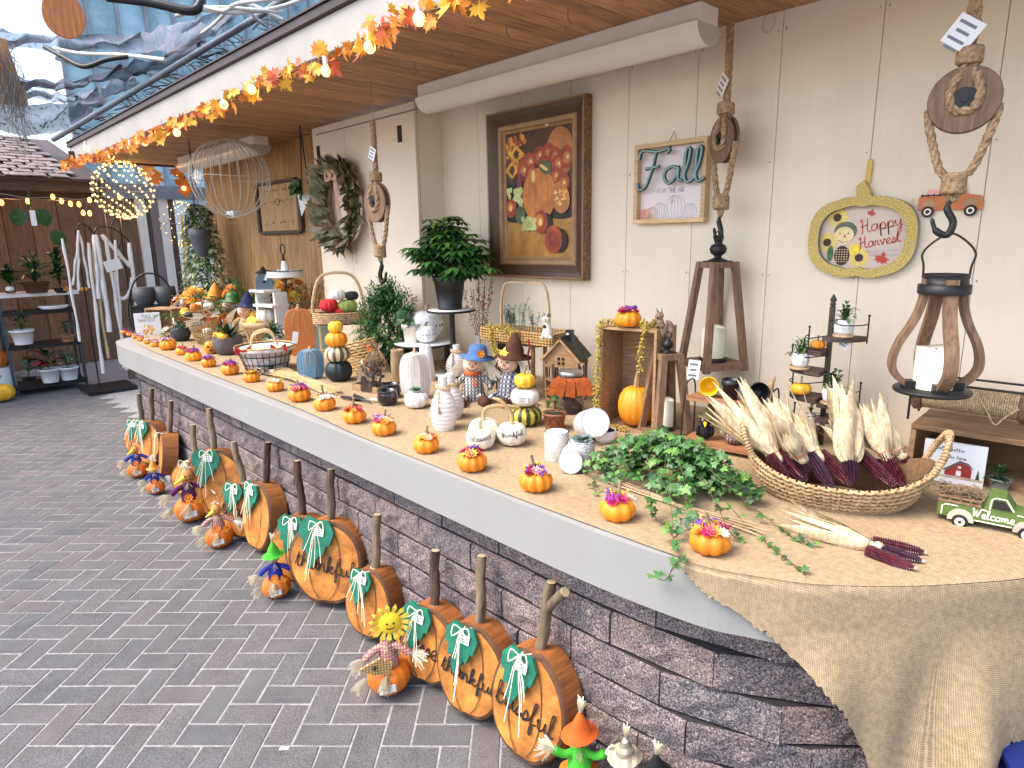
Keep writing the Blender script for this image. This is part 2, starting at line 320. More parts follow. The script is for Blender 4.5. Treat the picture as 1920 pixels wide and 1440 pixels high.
def burlap_mat(name,c0,c1,per=.0031,uv=True,see=False):
 m,n,l,b=_nt(name,.9);b.inputs['Specular IOR Level'].default_value=.15
 tc=n.new('ShaderNodeTexCoord');v=tc.outputs['UV']if uv else tc.outputs['Object']
 wob=_noise(n,l,v,30,3)
 mp=n.new('ShaderNodeMixRGB');mp.blend_type='ADD';mp.inputs[0].default_value=.0035;l.new(v,mp.inputs[1])
 nzc=n.new('ShaderNodeTexNoise');nzc.inputs['Scale'].default_value=26;nzc.inputs['Detail'].default_value=3;l.new(v,nzc.inputs['Vector']);l.new(nzc.outputs['Color'],mp.inputs[2])
 hs=[]
 for d in('X','Y'):
  w=n.new('ShaderNodeTexWave');w.bands_direction=d;w.inputs['Scale'].default_value=1/per/6.283*2*3.1416/10*2.1;w.inputs['Distortion'].default_value=.6;w.inputs['Detail'].default_value=2;w.inputs['Detail Scale'].default_value=3;l.new(mp.outputs[0],w.inputs['Vector']);hs.append(w.outputs['Fac'])
 mx=n.new('ShaderNodeMath');mx.operation='MAXIMUM';l.new(hs[0],mx.inputs[0]);l.new(hs[1],mx.inputs[1])
 slub=_noise(n,l,v,55,4,.7)
 c=_ramp(n,l,mx.outputs[0],[(.15,tuple(x*.62 for x in c0)),(.6,c0),(1,c1)])
 c=_mix(n,l,.8,c,_ramp(n,l,slub,[(.3,g(.72)),(.7,g(1.3))]),'MULTIPLY')
 big=_noise(n,l,v,3,3);c=_mix(n,l,.6,c,_ramp(n,l,big,[(.3,g(.85)),(.7,g(1.12))]),'MULTIPLY')
 l.new(c,b.inputs['Base Color']);_bump(n,l,b,mx.outputs[0],.45,.0015)
 return m
M_BURLAP=burlap_mat('burlap_weave',(.335,.24,.14),(.48,.36,.22))
def paint_mat(name,c,stain=True):
 m,n,l,b=_nt(name,.55);b.inputs['Specular IOR Level'].default_value=.3
 tc=n.new('ShaderNodeTexCoord');ge=n.new('ShaderNodeNewGeometry');v=ge.outputs['Position']
 a=_noise(n,l,v,2.2,5);col=_mix(n,l,.7,c,_ramp(n,l,a,[(.3,(.88,.87,.85)),(.7,(1.05,1.05,1.05))]),'MULTIPLY')
 mp=n.new('ShaderNodeMapping');mp.inputs['Scale'].default_value=(90,90,1.5);l.new(v,mp.inputs[0])
 gr=_noise(n,l,mp.outputs[0],1,3);col=_mix(n,l,.16 if stain else.06,col,_ramp(n,l,gr,[(.3,g(.86)),(.6,g(1.04))]),'MULTIPLY')
 if stain:
  mq=n.new('ShaderNodeMapping');mq.inputs['Scale'].default_value=(3.1,0,2.1);l.new(v,mq.inputs[0])
  vo=n.new('ShaderNodeTexVoronoi');vo.inputs['Scale'].default_value=1;vo.inputs['Randomness'].default_value=1;l.new(mq.outputs[0],vo.inputs['Vector'])
  sp=n.new('ShaderNodeSeparateColor');l.new(vo.outputs['Color'],sp.inputs[0])
  dn=n.new('ShaderNodeMath');dn.operation='MULTIPLY_ADD';dn.inputs[1].default_value=.035;l.new(_noise(n,l,v,25,3),dn.inputs[0]);l.new(vo.outputs['Distance'],dn.inputs[2])
  rg=_ramp(n,l,dn.outputs[0],[(.06,g(.16)),(.088,g(.28)),(.097,g(1)),(.112,g(.1)),(.135,g(0))])
  on=n.new('ShaderNodeMath');on.operation='GREATER_THAN';on.inputs[1].default_value=.72;l.new(sp.outputs[0],on.inputs[0])
  f=n.new('ShaderNodeMath');f.operation='MULTIPLY';l.new(rg,f.inputs[0]);l.new(on.outputs[0],f.inputs[1])
  f2=n.new('ShaderNodeMath');f2.operation='MULTIPLY';f2.inputs[1].default_value=.75;l.new(f.outputs[0],f2.inputs[0])
  col=_mix(n,l,f2.outputs[0],col,(.5,.33,.17))
 l.new(col,b.inputs['Base Color']);_bump(n,l,b,gr,.08,.002);return m
M_WALL=paint_mat('aged_white_wall_paint',(.80,.70,.55))
M_FASCIA=paint_mat('painted_counter_fascia',(.315,.312,.298),False)
M_WHITE=mat('white_paint',(.72,.71,.68),.5,.05,bump=.05)
M_CEIL=woodm('stained_cedar_board',(.24,.12,.055),(.47,.25,.12),'y',rnd=.22)
M_KNOTTY=woodm('knotty_pine_board',(.30,.155,.055),(.54,.31,.13),'z',.8,rnd=.1)
M_BROWN=woodm('dark_brown_beam',(.05,.032,.024),(.10,.065,.05),'y')
M_BROWNZ=woodm('weathered_brown_board',(.10,.058,.035),(.2,.12,.075),'z')
M_BLACK=mat('black_metal',(.012,.012,.013),.45,.1)
M_SAND=mat('joint_sand',(.31,.30,.29),.95,.35,40,bump=.4,bs=300)
M_GROUND=M_SAND
# ======================= pavement =======================
pv=struct('pavement')
mb=MB();mb.box((0,0,-.0529),(120,120,.1));obj('ground_bed',mb,M_GROUND,kind='structure')
q=1/math.sqrt(2)
def paver_bm(M,mb,tilt=True):mb.box((0,0,-.03),(.1935,.0935,.06),0,M,bev=.0022)
cells=[]
for i in range(-110,60):
 for j in range(-110,60):
  d=(i-j)%4
  if d==0:c=(i+1,j+.5,0)
  elif d==3:c=(i+.5,j+1,pi/2)
  else:continue
  u,w=c[0]*.1,c[1]*.1
  x,y=(u-w)*q-3.0,(u+w)*q+.03
  if-11<x<1.2 and-2.6<y<1.56:cells.append((x,y,c[2]+pi/4))
def vis(x,y):
 c=_c2w.transposed()@(Vector((x,y,0))-CAM)
 if c.z<.3:return 1e6+abs(y)
 px,py=960+FPX*c.x/c.z,720+FPX*c.y/c.z
 return c.z if(-40<px<1960 and py<1500)else 1e3+c.z
cells.sort(key=lambda c:vis(c[0],c[1]))
pmesh=[]
for k in range(3):
 mb=MB();paver_bm(None,mb);me=bpy.data.meshes.new('paver');me.from_pydata(mb.v,[],mb.f);me.materials.append(M_PAVER);pmesh.append(me)
rp=random.Random(3);rest=MB()
for k,(x,y,a)in enumerate(cells):
 M=TR((x,y,-.001+rp.uniform(-.0012,.0012)),rp.uniform(-.006,.006),rp.uniform(-.006,.006),a+rp.uniform(-.012,.012))
 if k<300:inst('paver',pmesh[k%3],pv,M)
 else:paver_bm(M,rest)
obj('far_pavers',rest,M_PAVER2,pv,kind='stuff')
# ======================= counter =======================
path=[(-6.52,1.75),(-6.5,1.55),(-6.42,1.43),(-6.25,1.35),(-6.0,1.32),(-5.6,1.315),(-4,1.315),(-2.5,1.315),(-1.5,1.313),(-1.06,1.316),(-.76,1.345),(-.636,1.388),(-.519,1.448),(-.382,1.569),(-.263,1.708),(-.163,1.852),(-.06,2.1),(0.0,2.4),(.02,2.7)]
edge=[p.to_2d()for p in cr([(a,b,0)for a,b in path],5)]
def offset(pts,d):
 out=[]
 for i,p in enumerate(pts):
  t=(pts[min(i+1,len(pts)-1)]-pts[max(i-1,0)]).normalized();out.append(p+Vector((-t.y,t.x))*d)
 return out
ctr=thing('display_counter','long curved display counter with dark split face block base and white fascia, covered with burlap','counter',(0,0,0))
# counter top slab
mb=MB();top=[(p.x,p.y)for p in offset(edge,.004)]+[(.02,YW-.004),(-6.52,YW-.004)]
n=len(top);vs=[(x,y,CT-.028)for x,y in top]+[(x,y,CT-.003)for x,y in top]
mb.add(vs,[tuple(range(n))[::-1],tuple(range(n,2*n))]+[(i,(i+1)%n,n+(i+1)%n,n+i)for i in range(n)])
obj('countertop',mb,M_FASCIA,ctr)
# fascia band
mb=MB();inn=offset(edge,.02);k=len(edge);pr=((0,.678),(0,CT-.004),(1,CT-.001),(1,.678))
vs=[]
for i in range(k):
 for a,z in pr:p=edge[i]if a==0 else inn[i];vs.append((p.x,p.y,z))
fs=[(i*4+j,(i+1)*4+j,(i+1)*4+(j+1)%4,i*4+(j+1)%4)for i in range(k-1)for j in range(4)]
mb.add(vs,fs);mb.add(vs[:4],[(0,1,2,3)]);obj('fascia',mb,M_FASCIA,ctr)
# block courses
wallp=offset(edge,.075)
def along(pts):
 L=[0]
 for a,b in zip(pts,pts[1:]):L.append(L[-1]+(b-a).length)
 def at(s):
  for i in range(len(L)-1):
   if s<=L[i+1]or i==len(L)-2:
    t=(s-L[i])/(L[i+1]-L[i]);return pts[i].lerp(pts[i+1],t)
 return at,L[-1]
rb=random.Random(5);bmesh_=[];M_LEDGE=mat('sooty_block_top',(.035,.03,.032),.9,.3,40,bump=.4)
for k in range(5):
 mb=MB();w,h,dp=.3165,.104,.1;nx,nz=8,3;vs=[]
 for iz in range(nz+1):
  for ix in range(nx+1):
   e=ix in(0,nx)or iz in(0,nz)
   x=-w/2+w*ix/nx;z=h*(0 if iz==0 else(.94*iz/nz))
   vs.append((x+(rb.uniform(-.004,.004)if not e else 0),(rb.uniform(-.009,.003)if not e else rb.uniform(0,.003)),z))
 fs=[(iz*(nx+1)+ix,iz*(nx+1)+ix+1,(iz+1)*(nx+1)+ix+1,(iz+1)*(nx+1)+ix)for iz in range(nz)for ix in range(nx)]
 o=len(vs);vs+=[(-w/2,dp,0),(w/2,dp,0),(w/2,dp,h),(-w/2,dp,h),(-w/2,.05,h),(w/2,.05,h),(-w/2,.012,h*.985),(w/2,.012,h*.985)]
 a,b2,c,d=0,nx,nz*(nx+1)+nx,nz*(nx+1)
 tr=[nz*(nx+1)+i for i in range(nx+1)]
 fs+=[tuple(tr)+(o+7,o+6),(o+6,o+7,o+5,o+4),(o+4,o+5,o+2,o+3),(o,o+3,o+4,o+6)+tuple(iz*(nx+1)for iz in range(nz,-1,-1)),(o+1,)+tuple(iz*(nx+1)+nx for iz in range(nz+1))+(o+7,o+5,o+2),(o,o+1,o+2,o+3)]
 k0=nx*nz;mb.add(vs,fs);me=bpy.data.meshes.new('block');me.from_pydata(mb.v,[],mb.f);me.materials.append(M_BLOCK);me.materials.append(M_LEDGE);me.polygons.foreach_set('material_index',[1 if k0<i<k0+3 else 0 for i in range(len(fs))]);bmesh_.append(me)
s0=0
for row in range(6):
 zt=.674-row*.112;pts=offset(edge,.090-.009*row);at,L=along(pts)
 s=.62+(.16 if row%2 else 0)+.03*(row%3)
 while s<L-.1:
  p,r2=at(s),at(s+.32);d=r2-p;c=(p+r2)/2;a=math.atan2(d.y,d.x)
  M=TR((c.x,c.y,zt-.110),0,0,a+rb.uniform(-.01,.01),(rb.uniform(.985,1.0),1,1))
  M=M@TR((0,rb.uniform(-.004,.003),0));inst('block',bmesh_[rb.randrange(5)],ctr,M);s+=.32
mb=MB();bk=offset(edge,.13);vs=[(p.x,p.y,z)for p in bk[8:]for z in(0,.68)]
mb.add(vs,[(2*i,2*i+2,2*i+3,2*i+1)for i in range(len(bk)-9)]);mb.box((-5.95,2.1,.33),(.1,1.1,.66));obj('mortar_core',mb,mat('dark_mortar',(.02,.018,.018),.9),ctr)
# ======================= walls, soffit =======================
bw=struct('back_wall');x=-3.4585;px=[]
while x<2.6:px.append(x);x+=.3655
rr=random.Random(2)
sh=MB();sh.box((-.46,YW+.045,1.3),(6.2,.05,2.6));obj('wall_backing',sh,mat('beige_seam_backing',(.22,.16,.11),.9),bw)  # beige backing board that shows through the panel seams
for x in px:
 mb=MB();mb.box((x+.183,YW+.01,1.65),(.3635,.02,1.69),bev=.0015);obj('wall_panel',mb,M_WALL,bw)
mb=MB()
for x in px:
 for z in(1.0,1.47,1.93,2.42):
  for e in(.015,.35):
   if rr.random()<.8:mb.cyl((x+e+rr.uniform(-.004,.004),YW-.0012,z+rr.uniform(-.01,.01)),(x+e,YW+.001,z),.0022,n=6)
obj('screw_heads',mb,mat('rusty_screw',(.12,.08,.05),.6),bw,kind='stuff')
# boxed pillar
pl=struct('pillar')
yP=2.50;xa,xb=-4.735,-3.44
for(a,b2)in((xa,xa+.46),(xa+.462,xa+.86),(xa+.862,xb)):
 mb=MB();mb.box(((a+b2)/2,yP+.01,1.6),(b2-a-.002,.02,1.72),bev=.001);obj('wall_panel',mb,M_WALL,pl)
mb=MB();mb.box((xb-.01,yP+.022+(YW-yP)/2-.01,1.6),(.02,YW-yP-.024,1.72));mb.box((xa+.01,yP+.022+(YW-yP)/2-.01,1.6),(.02,YW-yP-.024,1.72));obj('side_panel',mb,M_WALL,pl)
mb=MB();mb.box((xb-.55,yP-.004,2.41),(1.35,.006,.006));obj('groove_strip',mb,mat('grey_shadow_strip',(.25,.2,.16),.7),pl)
for p in(onx(0,0,-1),):pass
for pxx,pyy in((749,251),(597,287)):
 p=ony(pxx,pyy,yP-.003,);mb=MB();s_=mpp(p);mb.box((0,0,0),(.045,.004,.10),bev=.001);o=obj('tape_strip',mb,mat('black_tape',(.01,.01,.01),.5),None,p);tag(o,['strip of black tape high on the pillar left of the wreath','strip of black tape high on the pillar right of the hanging pulley'][0 if pxx<700 else 1],'tape')
 # knotty pine wall
kw=struct('wood_wall');x=-7.62;kk=0
while x<xa-.05:
 w=rr.uniform(.17,.27);w=min(w,xa-x)
 mb=MB();mb.box((x+w/2,YW+.012+rr.uniform(-.003,.003),1.66),(w-.003,.02,1.66),bev=.002);obj('plank',mb,M_KNOTTY,kw);x+=w
mb=MB();mb.box((-6.2,YW+.05,1.66),(2.9,.04,1.68));obj('wall_backing',mb,M_BROWNZ,kw)
# soffit
YS=1.62;XS0,XS1=-8.02,2.4
so_=struct('roof_soffit');x=XS0
while x<XS1:
 mb=MB();mb.box((x+.05,(YS+.03+YW+.3)/2,ZC+.01),(.0965,YW+.3-YS-.03,.02),bev=.003);obj('ceiling_plank',mb,M_CEIL,so_);x+=.1
mb=MB();mb.box(((XS0+XS1)/2,(YS+YW)/2+.24,ZC+.045),(XS1-XS0,YW-YS+.4,.04));obj('roof_deck',mb,M_BROWN,so_)
mb=MB();mb.box(((XS0+XS1)/2-.04,YS+.012,ZC+.055),(XS1-XS0+.3,.024,.15),bev=.003);obj('fascia_board',mb,mat('soffit_fascia_paint',(.37,.345,.31),.6,.08,3,bump=.1),so_)
mb=MB();mb.box(((XS0+XS1)/2-.04,YS+.006,ZC+.152),(XS1-XS0+.34,.05,.042),bev=.004);mb.box(((XS0+XS1)/2-.04,YS-.004,ZC+.178),(XS1-XS0+.34,.05,.008));obj('roof_edge_trim',mb,mat('brown_drip_edge',(.05,.03,.024),.5,.2),so_)
mb=MB();mb.box(((XS0+XS1)/2,YS+1.56,ZC+.17),(XS1-XS0+.3,3.0,.05));obj('roof_sheet',mb,M_BROWN,so_)
mb=MB();mb.box((XS0-.02,(YS+YW)/2,ZC+.03),(.03,YW-YS+.1,.1));obj('end_trim',mb,M_BROWN,so_)
# strip light fittings on the soffit
def fitting(x0,x1,y,label):
 t=thing('strip_light',label,'light fitting',(x0,y,ZC));L=x1-x0
 mb=MB();mb.box((L/2,0,-.035),(L,.13,.07),bev=.004);obj('housing',mb,mat('cream_enamel',(.78,.74,.68),.35,.06),t)
 mb=MB();pr=[(cos(a)*.085,sin(a)*.075)for a in[pi+pi*i/12 for i in range(13)]]
 n=len(pr);vs=[(xx,a,-.07+b)for xx in(.0,L)for a,b in pr]
 mb.add(vs,[(i,i+1,n+i+1,n+i)for i in range(n-1)],0,True);mb.add(vs,[tuple(range(n)),tuple(range(n,2*n))[::-1]],1)
 obj('diffuser',mb,[mat('ribbed_diffuser',(.74,.70,.64),.25,.05,stretch=(1,60,60)),mat('end_cap_grey',(.5,.47,.44),.4)],t)
fitting(-3.2,-1.42,2.42,'long cream strip light on the soffit above the framed painting')
fitting(-7.3,-5.45,2.42,'cream strip light on the soffit above the bare wire globe')
# ceiling hooks
def hook_mb(mb,p,s=1.0,M=None):
 p=Vector(p);mb.tube(cr([p,p+Vector((0,0,-.025))*s,p+Vector((.012,0,-.04))*s,p+Vector((0,0,-.055))*s,p+Vector((-.012,0,-.045))*s],3),.0018*s,5,M=M)
hk=[(1065,25),(950,55),(845,93),(778,122),(1070,117),(930,152),(430,225),(384,232),(612,285),(510,270),(170,325)]
M_HOOK=mat('zinc_wire',(.32,.27,.22),.4,metal=.6)
HL=['near the leaf garland above the Fall sign','second along the garland row from the camera','third along the garland row from the camera','left of the near strip light','between the strip light and wall above the painting','behind the strip light left end','above the bare wire globe left side','just above the dim light globe','at the corner of the white pillar','before the knotty pine wall top','above the lit fairy light globe']
for i,(a,b2)in enumerate(hk):
 p=onz(a,b2-8,ZC);mb=MB();hook_mb(mb,(0,0,0),1.3);o=obj('ceiling_hook',mb,M_HOOK,None,p);tag(o,'small wire hook in the wooden soffit '+HL[i],'hook','hooks in the soffit')
 # ======================= shared makers =======================
def at(px,py,z=CT):
 p=onz(px,py,z);return p,mpp(p)
def push(p,d):v=Vector((p[0],p[1],0)).normalized();return Vector(p)+v*d
def face(p,extra=0):return math.atan2(-p[0],p[1])+extra
M_ORANGE=mat('pumpkin_skin',(.78,.24,.012),.42,.1,7,(.85,.30,.02),bump=.12,bs=70,rnd=.1)
M_ORANGE2=mat('deep_orange_skin',(.62,.15,.012),.45,.1,5,(.74,.2,.02),bump=.1,bs=50)
M_YEL=mat('yellow_gourd_skin',(.85,.42,.02),.4,.1,6,(.9,.5,.04),bump=.1)
M_CREAM=mat('white_pumpkin_skin',(.74,.68,.54),.5,.06,5,(.8,.76,.66),bump=.06,bs=40)
M_STEM=mat('dry_pumpkin_stem',(.16,.13,.06),.8,.3,30,(.3,.24,.12),bump=.4,bs=80,stretch=(1,1,.2))
M_TAN=mat('tan_stem',(.45,.31,.15),.7,.2,20)
M_BARK=mat('ridged_bark',(.09,.06,.035),.9,.35,30,(.22,.16,.10),bump=1,bs=60,stretch=(1,1,.15),rnd=.3)
M_CUT=mat('cut_wood_end',(.5,.38,.22),.7,.15,60)
M_G1=mat('dark_leaf',(.014,.05,.014),.4,.35,40,(.028,.085,.022),rnd=.15)
M_G2=mat('mid_leaf',(.03,.105,.022),.42,.35,40,(.055,.16,.035),rnd=.15)
M_G3=mat('light_leaf',(.07,.18,.025),.45,.3,40,(.14,.28,.05))
M_GREY=mat('blue_green_succulent',(.10,.17,.13),.5,.25,30,(.22,.3,.24))
M_TWINE=mat('jute_twine',(.42,.28,.15),.9,.25,120,(.6,.45,.27),bump=.6,bs=300)
M_ROPE=mat('manila_rope',(.30,.18,.09),.9,.3,90,(.5,.33,.19),bump=.7,bs=260)
M_RAFFIA=mat('pale_raffia',(.78,.69,.5),.8,.15,40,(.85,.78,.6))
M_HUSK=mat('dry_corn_husk',(.52,.38,.21),.75,.2,16,(.78,.64,.42),bump=.5,bs=90,stretch=(4,4,.6))
M_WOODX=woodm('brown_stained_wood',(.13,.07,.04),(.27,.16,.09),'z',2,rnd=.12)
M_CRATE=woodm('crate_slat_wood',(.25,.14,.07),(.44,.27,.14),'x',1.6,rnd=.15)
M_LWOOD=woodm('light_frame_wood',(.5,.33,.16),(.68,.48,.26),'x',2)
M_WGLAZE=mat('white_glaze',(.78,.78,.76),.25,.03,coat=.3)
M_CANDLE=mat('ivory_candle_wax',(.80,.77,.60),.5,.03)
M_CARD=mat('white_card',(.80,.80,.79),.6,.03)
M_INK=mat('black_ink',(.015,.013,.012),.6,.05)
M_GINK=mat('grey_ink',(.18,.18,.2),.6,.05)
M_SOIL=mat('potting_soil',(.03,.02,.013),.95,.4,90,bump=1,bs=120)
M_PURP=mat('purple_petal',(.22,.06,.42),.7,.3,80);M_MAG=mat('magenta_petal',(.45,.02,.12),.6,.3,80)
M_YP=mat('yellow_petal',(.85,.62,.06),.6,.2,80);M_PINK=mat('pink_petal',(.82,.42,.36),.6,.2,80)
M_WP=mat('white_petal',(.84,.76,.62),.6,.15,80);M_OP=mat('orange_petal',(.85,.28,.03),.6,.2,80);M_RED=mat('wine_petal',(.3,.01,.03),.6,.3,80)
M_FELT_BR=mat('brown_felt',(.09,.035,.018),.95,.15,60,bump=.3,bs=200);M_FACE=mat('peach_cloth',(.80,.52,.38),.9,.04)
PET={'p':M_PURP,'m':M_MAG,'y':M_YP,'k':M_PINK,'w':M_WP,'o':M_OP,'r':M_RED}
def leaf(mb,p,d,L,W,mi=0,droop=.3,n=3,fold=.25,up=(0,0,1)):
 p=Vector(p);d=Vector(d).normalized();up=Vector(up);s=d.cross(up)
 s=s.normalized()if s.length>1e-4 else Vector((1,0,0));u=s.cross(d);vs=[]
 for i in range(n+1):
  t=i/n;c=p+d*(L*t)-up*(droop*L*t*t);w=W/2*(sin(pi*min(1,t*.93+.07))**.8)if i<n else 0
  vs+=[c-s*w+u*(w*fold),c,c+s*w+u*(w*fold)]
 mb.add(vs,[f for i in range(n)for f in((3*i,3*i+1,3*i+4,3*i+3),(3*i+1,3*i+2,3*i+5,3*i+4))],mi,True)
def flatleaf(mb,poly,M,mi=0,cup=.15):
 n=len(poly);vs=[(0,0,0)]+[(a,b,cup*math.hypot(a,b)**1.3)for a,b in poly]
 mb.add(vs,[(0,i+1,(i+1)%n+1)for i in range(n)],mi,False,M)
IVY=[(-.08,-.1),(-.5,-.25),(-.42,.1),(-.62,.35),(-.25,.45),(0,1),(.25,.45),(.62,.35),(.42,.1),(.5,-.25),(.08,-.1)]
MAPLE=[(-.05,-.1),(-.35,-.35),(-.3,-.1),(-.75,-.05),(-.55,.15),(-.9,.5),(-.5,.42),(-.45,.62),(-.2,.5),(-.22,.8),(0,1.15),(.22,.8),(.2,.5),(.45,.62),(.5,.42),(.9,.5),(.55,.15),(.75,-.05),(.3,-.1),(.35,-.35),(.05,-.1)]
def rdir(el0=-.3,el1=1.2):
 a=RU(0,2*pi);e=RU(el0,el1);return Vector((cos(a)*cos(e),sin(a)*cos(e),sin(e)))
def flower(mb,p,r,mi,M=None,n=9,d=None):
 p=Vector(p);d=d or Vector((RU(-.5,.5),RU(-.5,.5),1)).normalized();q=d.to_track_quat('Z','Y').to_matrix().to_4x4()
 T=Matrix.Translation(p)@q
 for ring,(rr,h)in enumerate(((r,.25),(r*.62,.5))):
  for j in range(n):
   a=2*pi*(j+ring*.5)/n;b=pi/n*1.0
   mb.add([(0,0,0),(rr*.7*cos(a-b),rr*.7*sin(a-b),rr*h),(rr*cos(a),rr*sin(a),rr*(h+.25)),(rr*.7*cos(a+b),rr*.7*sin(a+b),rr*h)],[(0,1,2,3)],mi,False,(M@T)if M else T)
 mb.sph((0,0,r*.25),r*.28,6,mi,M=(M@T)if M else T)
def price_tag(parent,M,w,h,lines=3,mark=M_GINK):
 mb=MB();mb.box((0,-.0006,0),(w,.0012,h),0,M)
 for i in range(lines):
  z=h*(.28-.28*i);mb.box((-.05*w+.02*w*(i%2),-.0015,z),(w*(.66-.15*(i%2)),.0006,h*.1),1,M)
 return obj('price_label',mb,[M_CARD,mark],parent)
 # --- pots
def pot_prof(r,h,rim=.16,taper=.75,th=.06):
 return[(r*taper,0),(r*(taper+(1-taper)*.75),h*(1-rim)),(r*1.02,h*(1-rim)),(r*1.06,h*.99),(r,h),(r*(1-th*2),h*.98),(r*(1-th*2)*.95,h*.85),(1e-5,h*.84)]
def pot(parent,r,h,m,prof=None,z=0,soil=True,M=None,name='pot'):
 mb=MB();mb.lathe(prof or pot_prof(r,h),24,c=(0,0,z),M=M);o=obj(name,mb,m,parent)
 if soil:mb=MB();mb.lathe([(r*.88,h*.88+z),(r*.4,h*.92+z),(1e-5,h*.93+z)],14,M=M);obj('soil',mb,M_SOIL,parent)
 return o
def bowl_prof(r,h):return[(r*.45,0),(r*.8,h*.18),(r,h*.5),(r*.98,h*.85),(r*.93,h),(r*.86,h*.97),(r*.84,h*.85),(1e-5,h*.83)]
# --- rope
def rope(mb,pts,r,mi=0,turns=None,closed=False,n=5):
 c=cr(pts,6,closed)if len(pts)>2 else[Vector(pts[0]).lerp(Vector(pts[1]),i/30)for i in range(31)]
 # resample evenly
 L=[0]
 for a,b in zip(c,c[1:]):L.append(L[-1]+(b-a).length)
 T=L[-1];step=r*1.1;k=max(4,int(T/step));out=[];j=0
 for i in range(k+1):
  s=T*i/k
  while j<len(L)-2 and L[j+1]<s:j+=1
  out.append(c[j].lerp(c[j+1],(s-L[j])/max(1e-9,L[j+1]-L[j])))
 nrm=Vector((0,1,0));fr=[]
 for i,p in enumerate(out):
  t=(out[min(i+1,k)]-out[max(i-1,0)]).normalized();q=nrm-t*nrm.dot(t)
  if q.length<1e-3:q=Vector((1,0,0))-t*t.x
  nrm=q.normalized();fr.append((nrm,t.cross(nrm)))
 for s_ in range(3):
  ph=s_*2*pi/3;pp=[]
  for i,p in enumerate(out):
   a=ph+T*i/k/(r*6.5)*2*pi;pp.append(p+fr[i][0]*(cos(a)*r*.5)+fr[i][1]*(sin(a)*r*.5))
  mb.tube(pp,r*.56,n,mi)
def coil(mb,c,r,h,k,w,mi=0,sc=1.0):
 pts=[Vector((c[0]+cos(a)*r,c[1]+sin(a)*r*sc,c[2]+h*a/(2*pi*k)))for a in[2*pi*i/10 for i in range(10*k+1)]];mb.tube(pts,w,5,mi)
 # --- mini flowered pumpkin
def mini(px,py,w,label,pal,stem=.5,z=CT,big=None,yel=False):
 loc,s=at(px,py,z);r=w*s/2*1.03;loc=push(loc,r*.55);h=r*1.3
 t=thing('mini_pumpkin',label,'mini pumpkin',loc,RU(0,6),'mini pumpkins topped with flowers' if pal else 'plain mini pumpkins')
 mb=MB();pumpkin(mb,r,h,random.choice((8,9,10)),.2,rows=10,dent=.35);obj('pumpkin_body',mb,M_YEL if yel else M_ORANGE,t)
 mb=MB();a=RU(0,6);mb.tube(cr([(0,0,h*.78),(r*.05*cos(a),r*.05*sin(a),h*1.0),(r*.25*cos(a),r*.25*sin(a),h*(1+stem))],3),[r*.11]*4+[r*.09]*3,6);obj('stem',mb,M_STEM,t)
 if pal:
  ms=[PET[c]for c in pal]+[M_G1];n=13;fl=[]
  each=w>40
  agg=MB()
  for i in range(n):
   a=2*pi*i/n*1.9+RU(-.2,.2);rr=r*(.3+.42*((i*7)%n)/n);p=(cos(a)*rr,sin(a)*rr,h*(1.03-.2*(rr/r)**2));mi=i*len(pal)//n
   q=MB()if each else agg
   if pal[mi]=='p':
    for _ in range(9):v=Vector((RU(-1,1),RU(-1,1),RU(0,1.4)))*r*.25;q.sph(Vector(p)+v,r*.07,5,0 if each else mi)
   elif pal[mi]=='y' and i%2:
    for _ in range(8):v=Vector((RU(-1,1),RU(-1,1),RU(0,1.2)))*r*.22;q.sph(Vector(p)+v,r*.08,5,0 if each else mi)
   else:flower(q,p,r*RU(.3,.42),0 if each else mi,d=Vector((cos(a)*.6,sin(a)*.6,1)).normalized())
   if each:obj('flower',q,ms[mi],t)
  if not each:obj('flower_cluster',agg,ms,t)
 return t
def candle(parent,r,h,z=0,M=None):
 mb=MB();k=24;pr=[(r,z),(r,z+h*.97)]
 vs=[(r*cos(2*pi*j/k),r*sin(2*pi*j/k),zz+(sin(4*pi*j/k)*h*.035+(h*.03 if zz>z else 0)if zz>z else 0))for zz in(z,z+h*.96)for j in range(k)]
 vs+=[(r*.82*cos(2*pi*j/k),r*.82*sin(2*pi*j/k),z+h*.93+sin(4*pi*j/k)*h*.03)for j in range(k)]+[(0,0,z+h*.86)]
 fs=[(j,(j+1)%k,k+(j+1)%k,k+j)for j in range(k)]+[(k+j,k+(j+1)%k,2*k+(j+1)%k,2*k+j)for j in range(k)]+[(2*k+j,2*k+(j+1)%k,3*k)for j in range(k)]
 mb.add(vs,fs,0,True,M);mb.cyl((0,0,z+h*.86),(0,0,z+h*.95),r*.05,mi=1,M=M);return obj('candle',mb,[M_CANDLE,M_BLACK],parent)
def frond_bush(parent,R,H,n,m,lw=.004,ll=.03,base=0,name='foliage',dens=16,el=(.2,1.45)):
 mb=MB()
 for i in range(n):
  a=RU(0,2*pi);e=RU(*el);L=R*RU(.7,1.15)/max(.45,cos(e))if e<.9 else H*RU(.75,1.05);L=min(L,H*1.1)
  d=Vector((cos(a)*cos(e),sin(a)*cos(e),sin(e)));p0=Vector((cos(a)*R*.1,sin(a)*R*.1,base));dr=RU(.15,.5)
  pt=lambda t:p0+d*(L*t)-Vector((0,0,dr*L*t*t*.6))
  mb.tube([pt(0),pt(.35),pt(.7),pt(1)],[.002,.0015,.001,.0006],3,2,cap=False)
  for k in range(dens):
   t=.25+.75*k/dens;q=(d*.4+rdir(-.6,.9)*.9).normalized();leaf(mb,pt(t),q,ll*RU(.6,1.2),lw*RU(.8,1.3),random.choice((0,0,1)),.25,2)
 return obj(name,mb,m,parent)
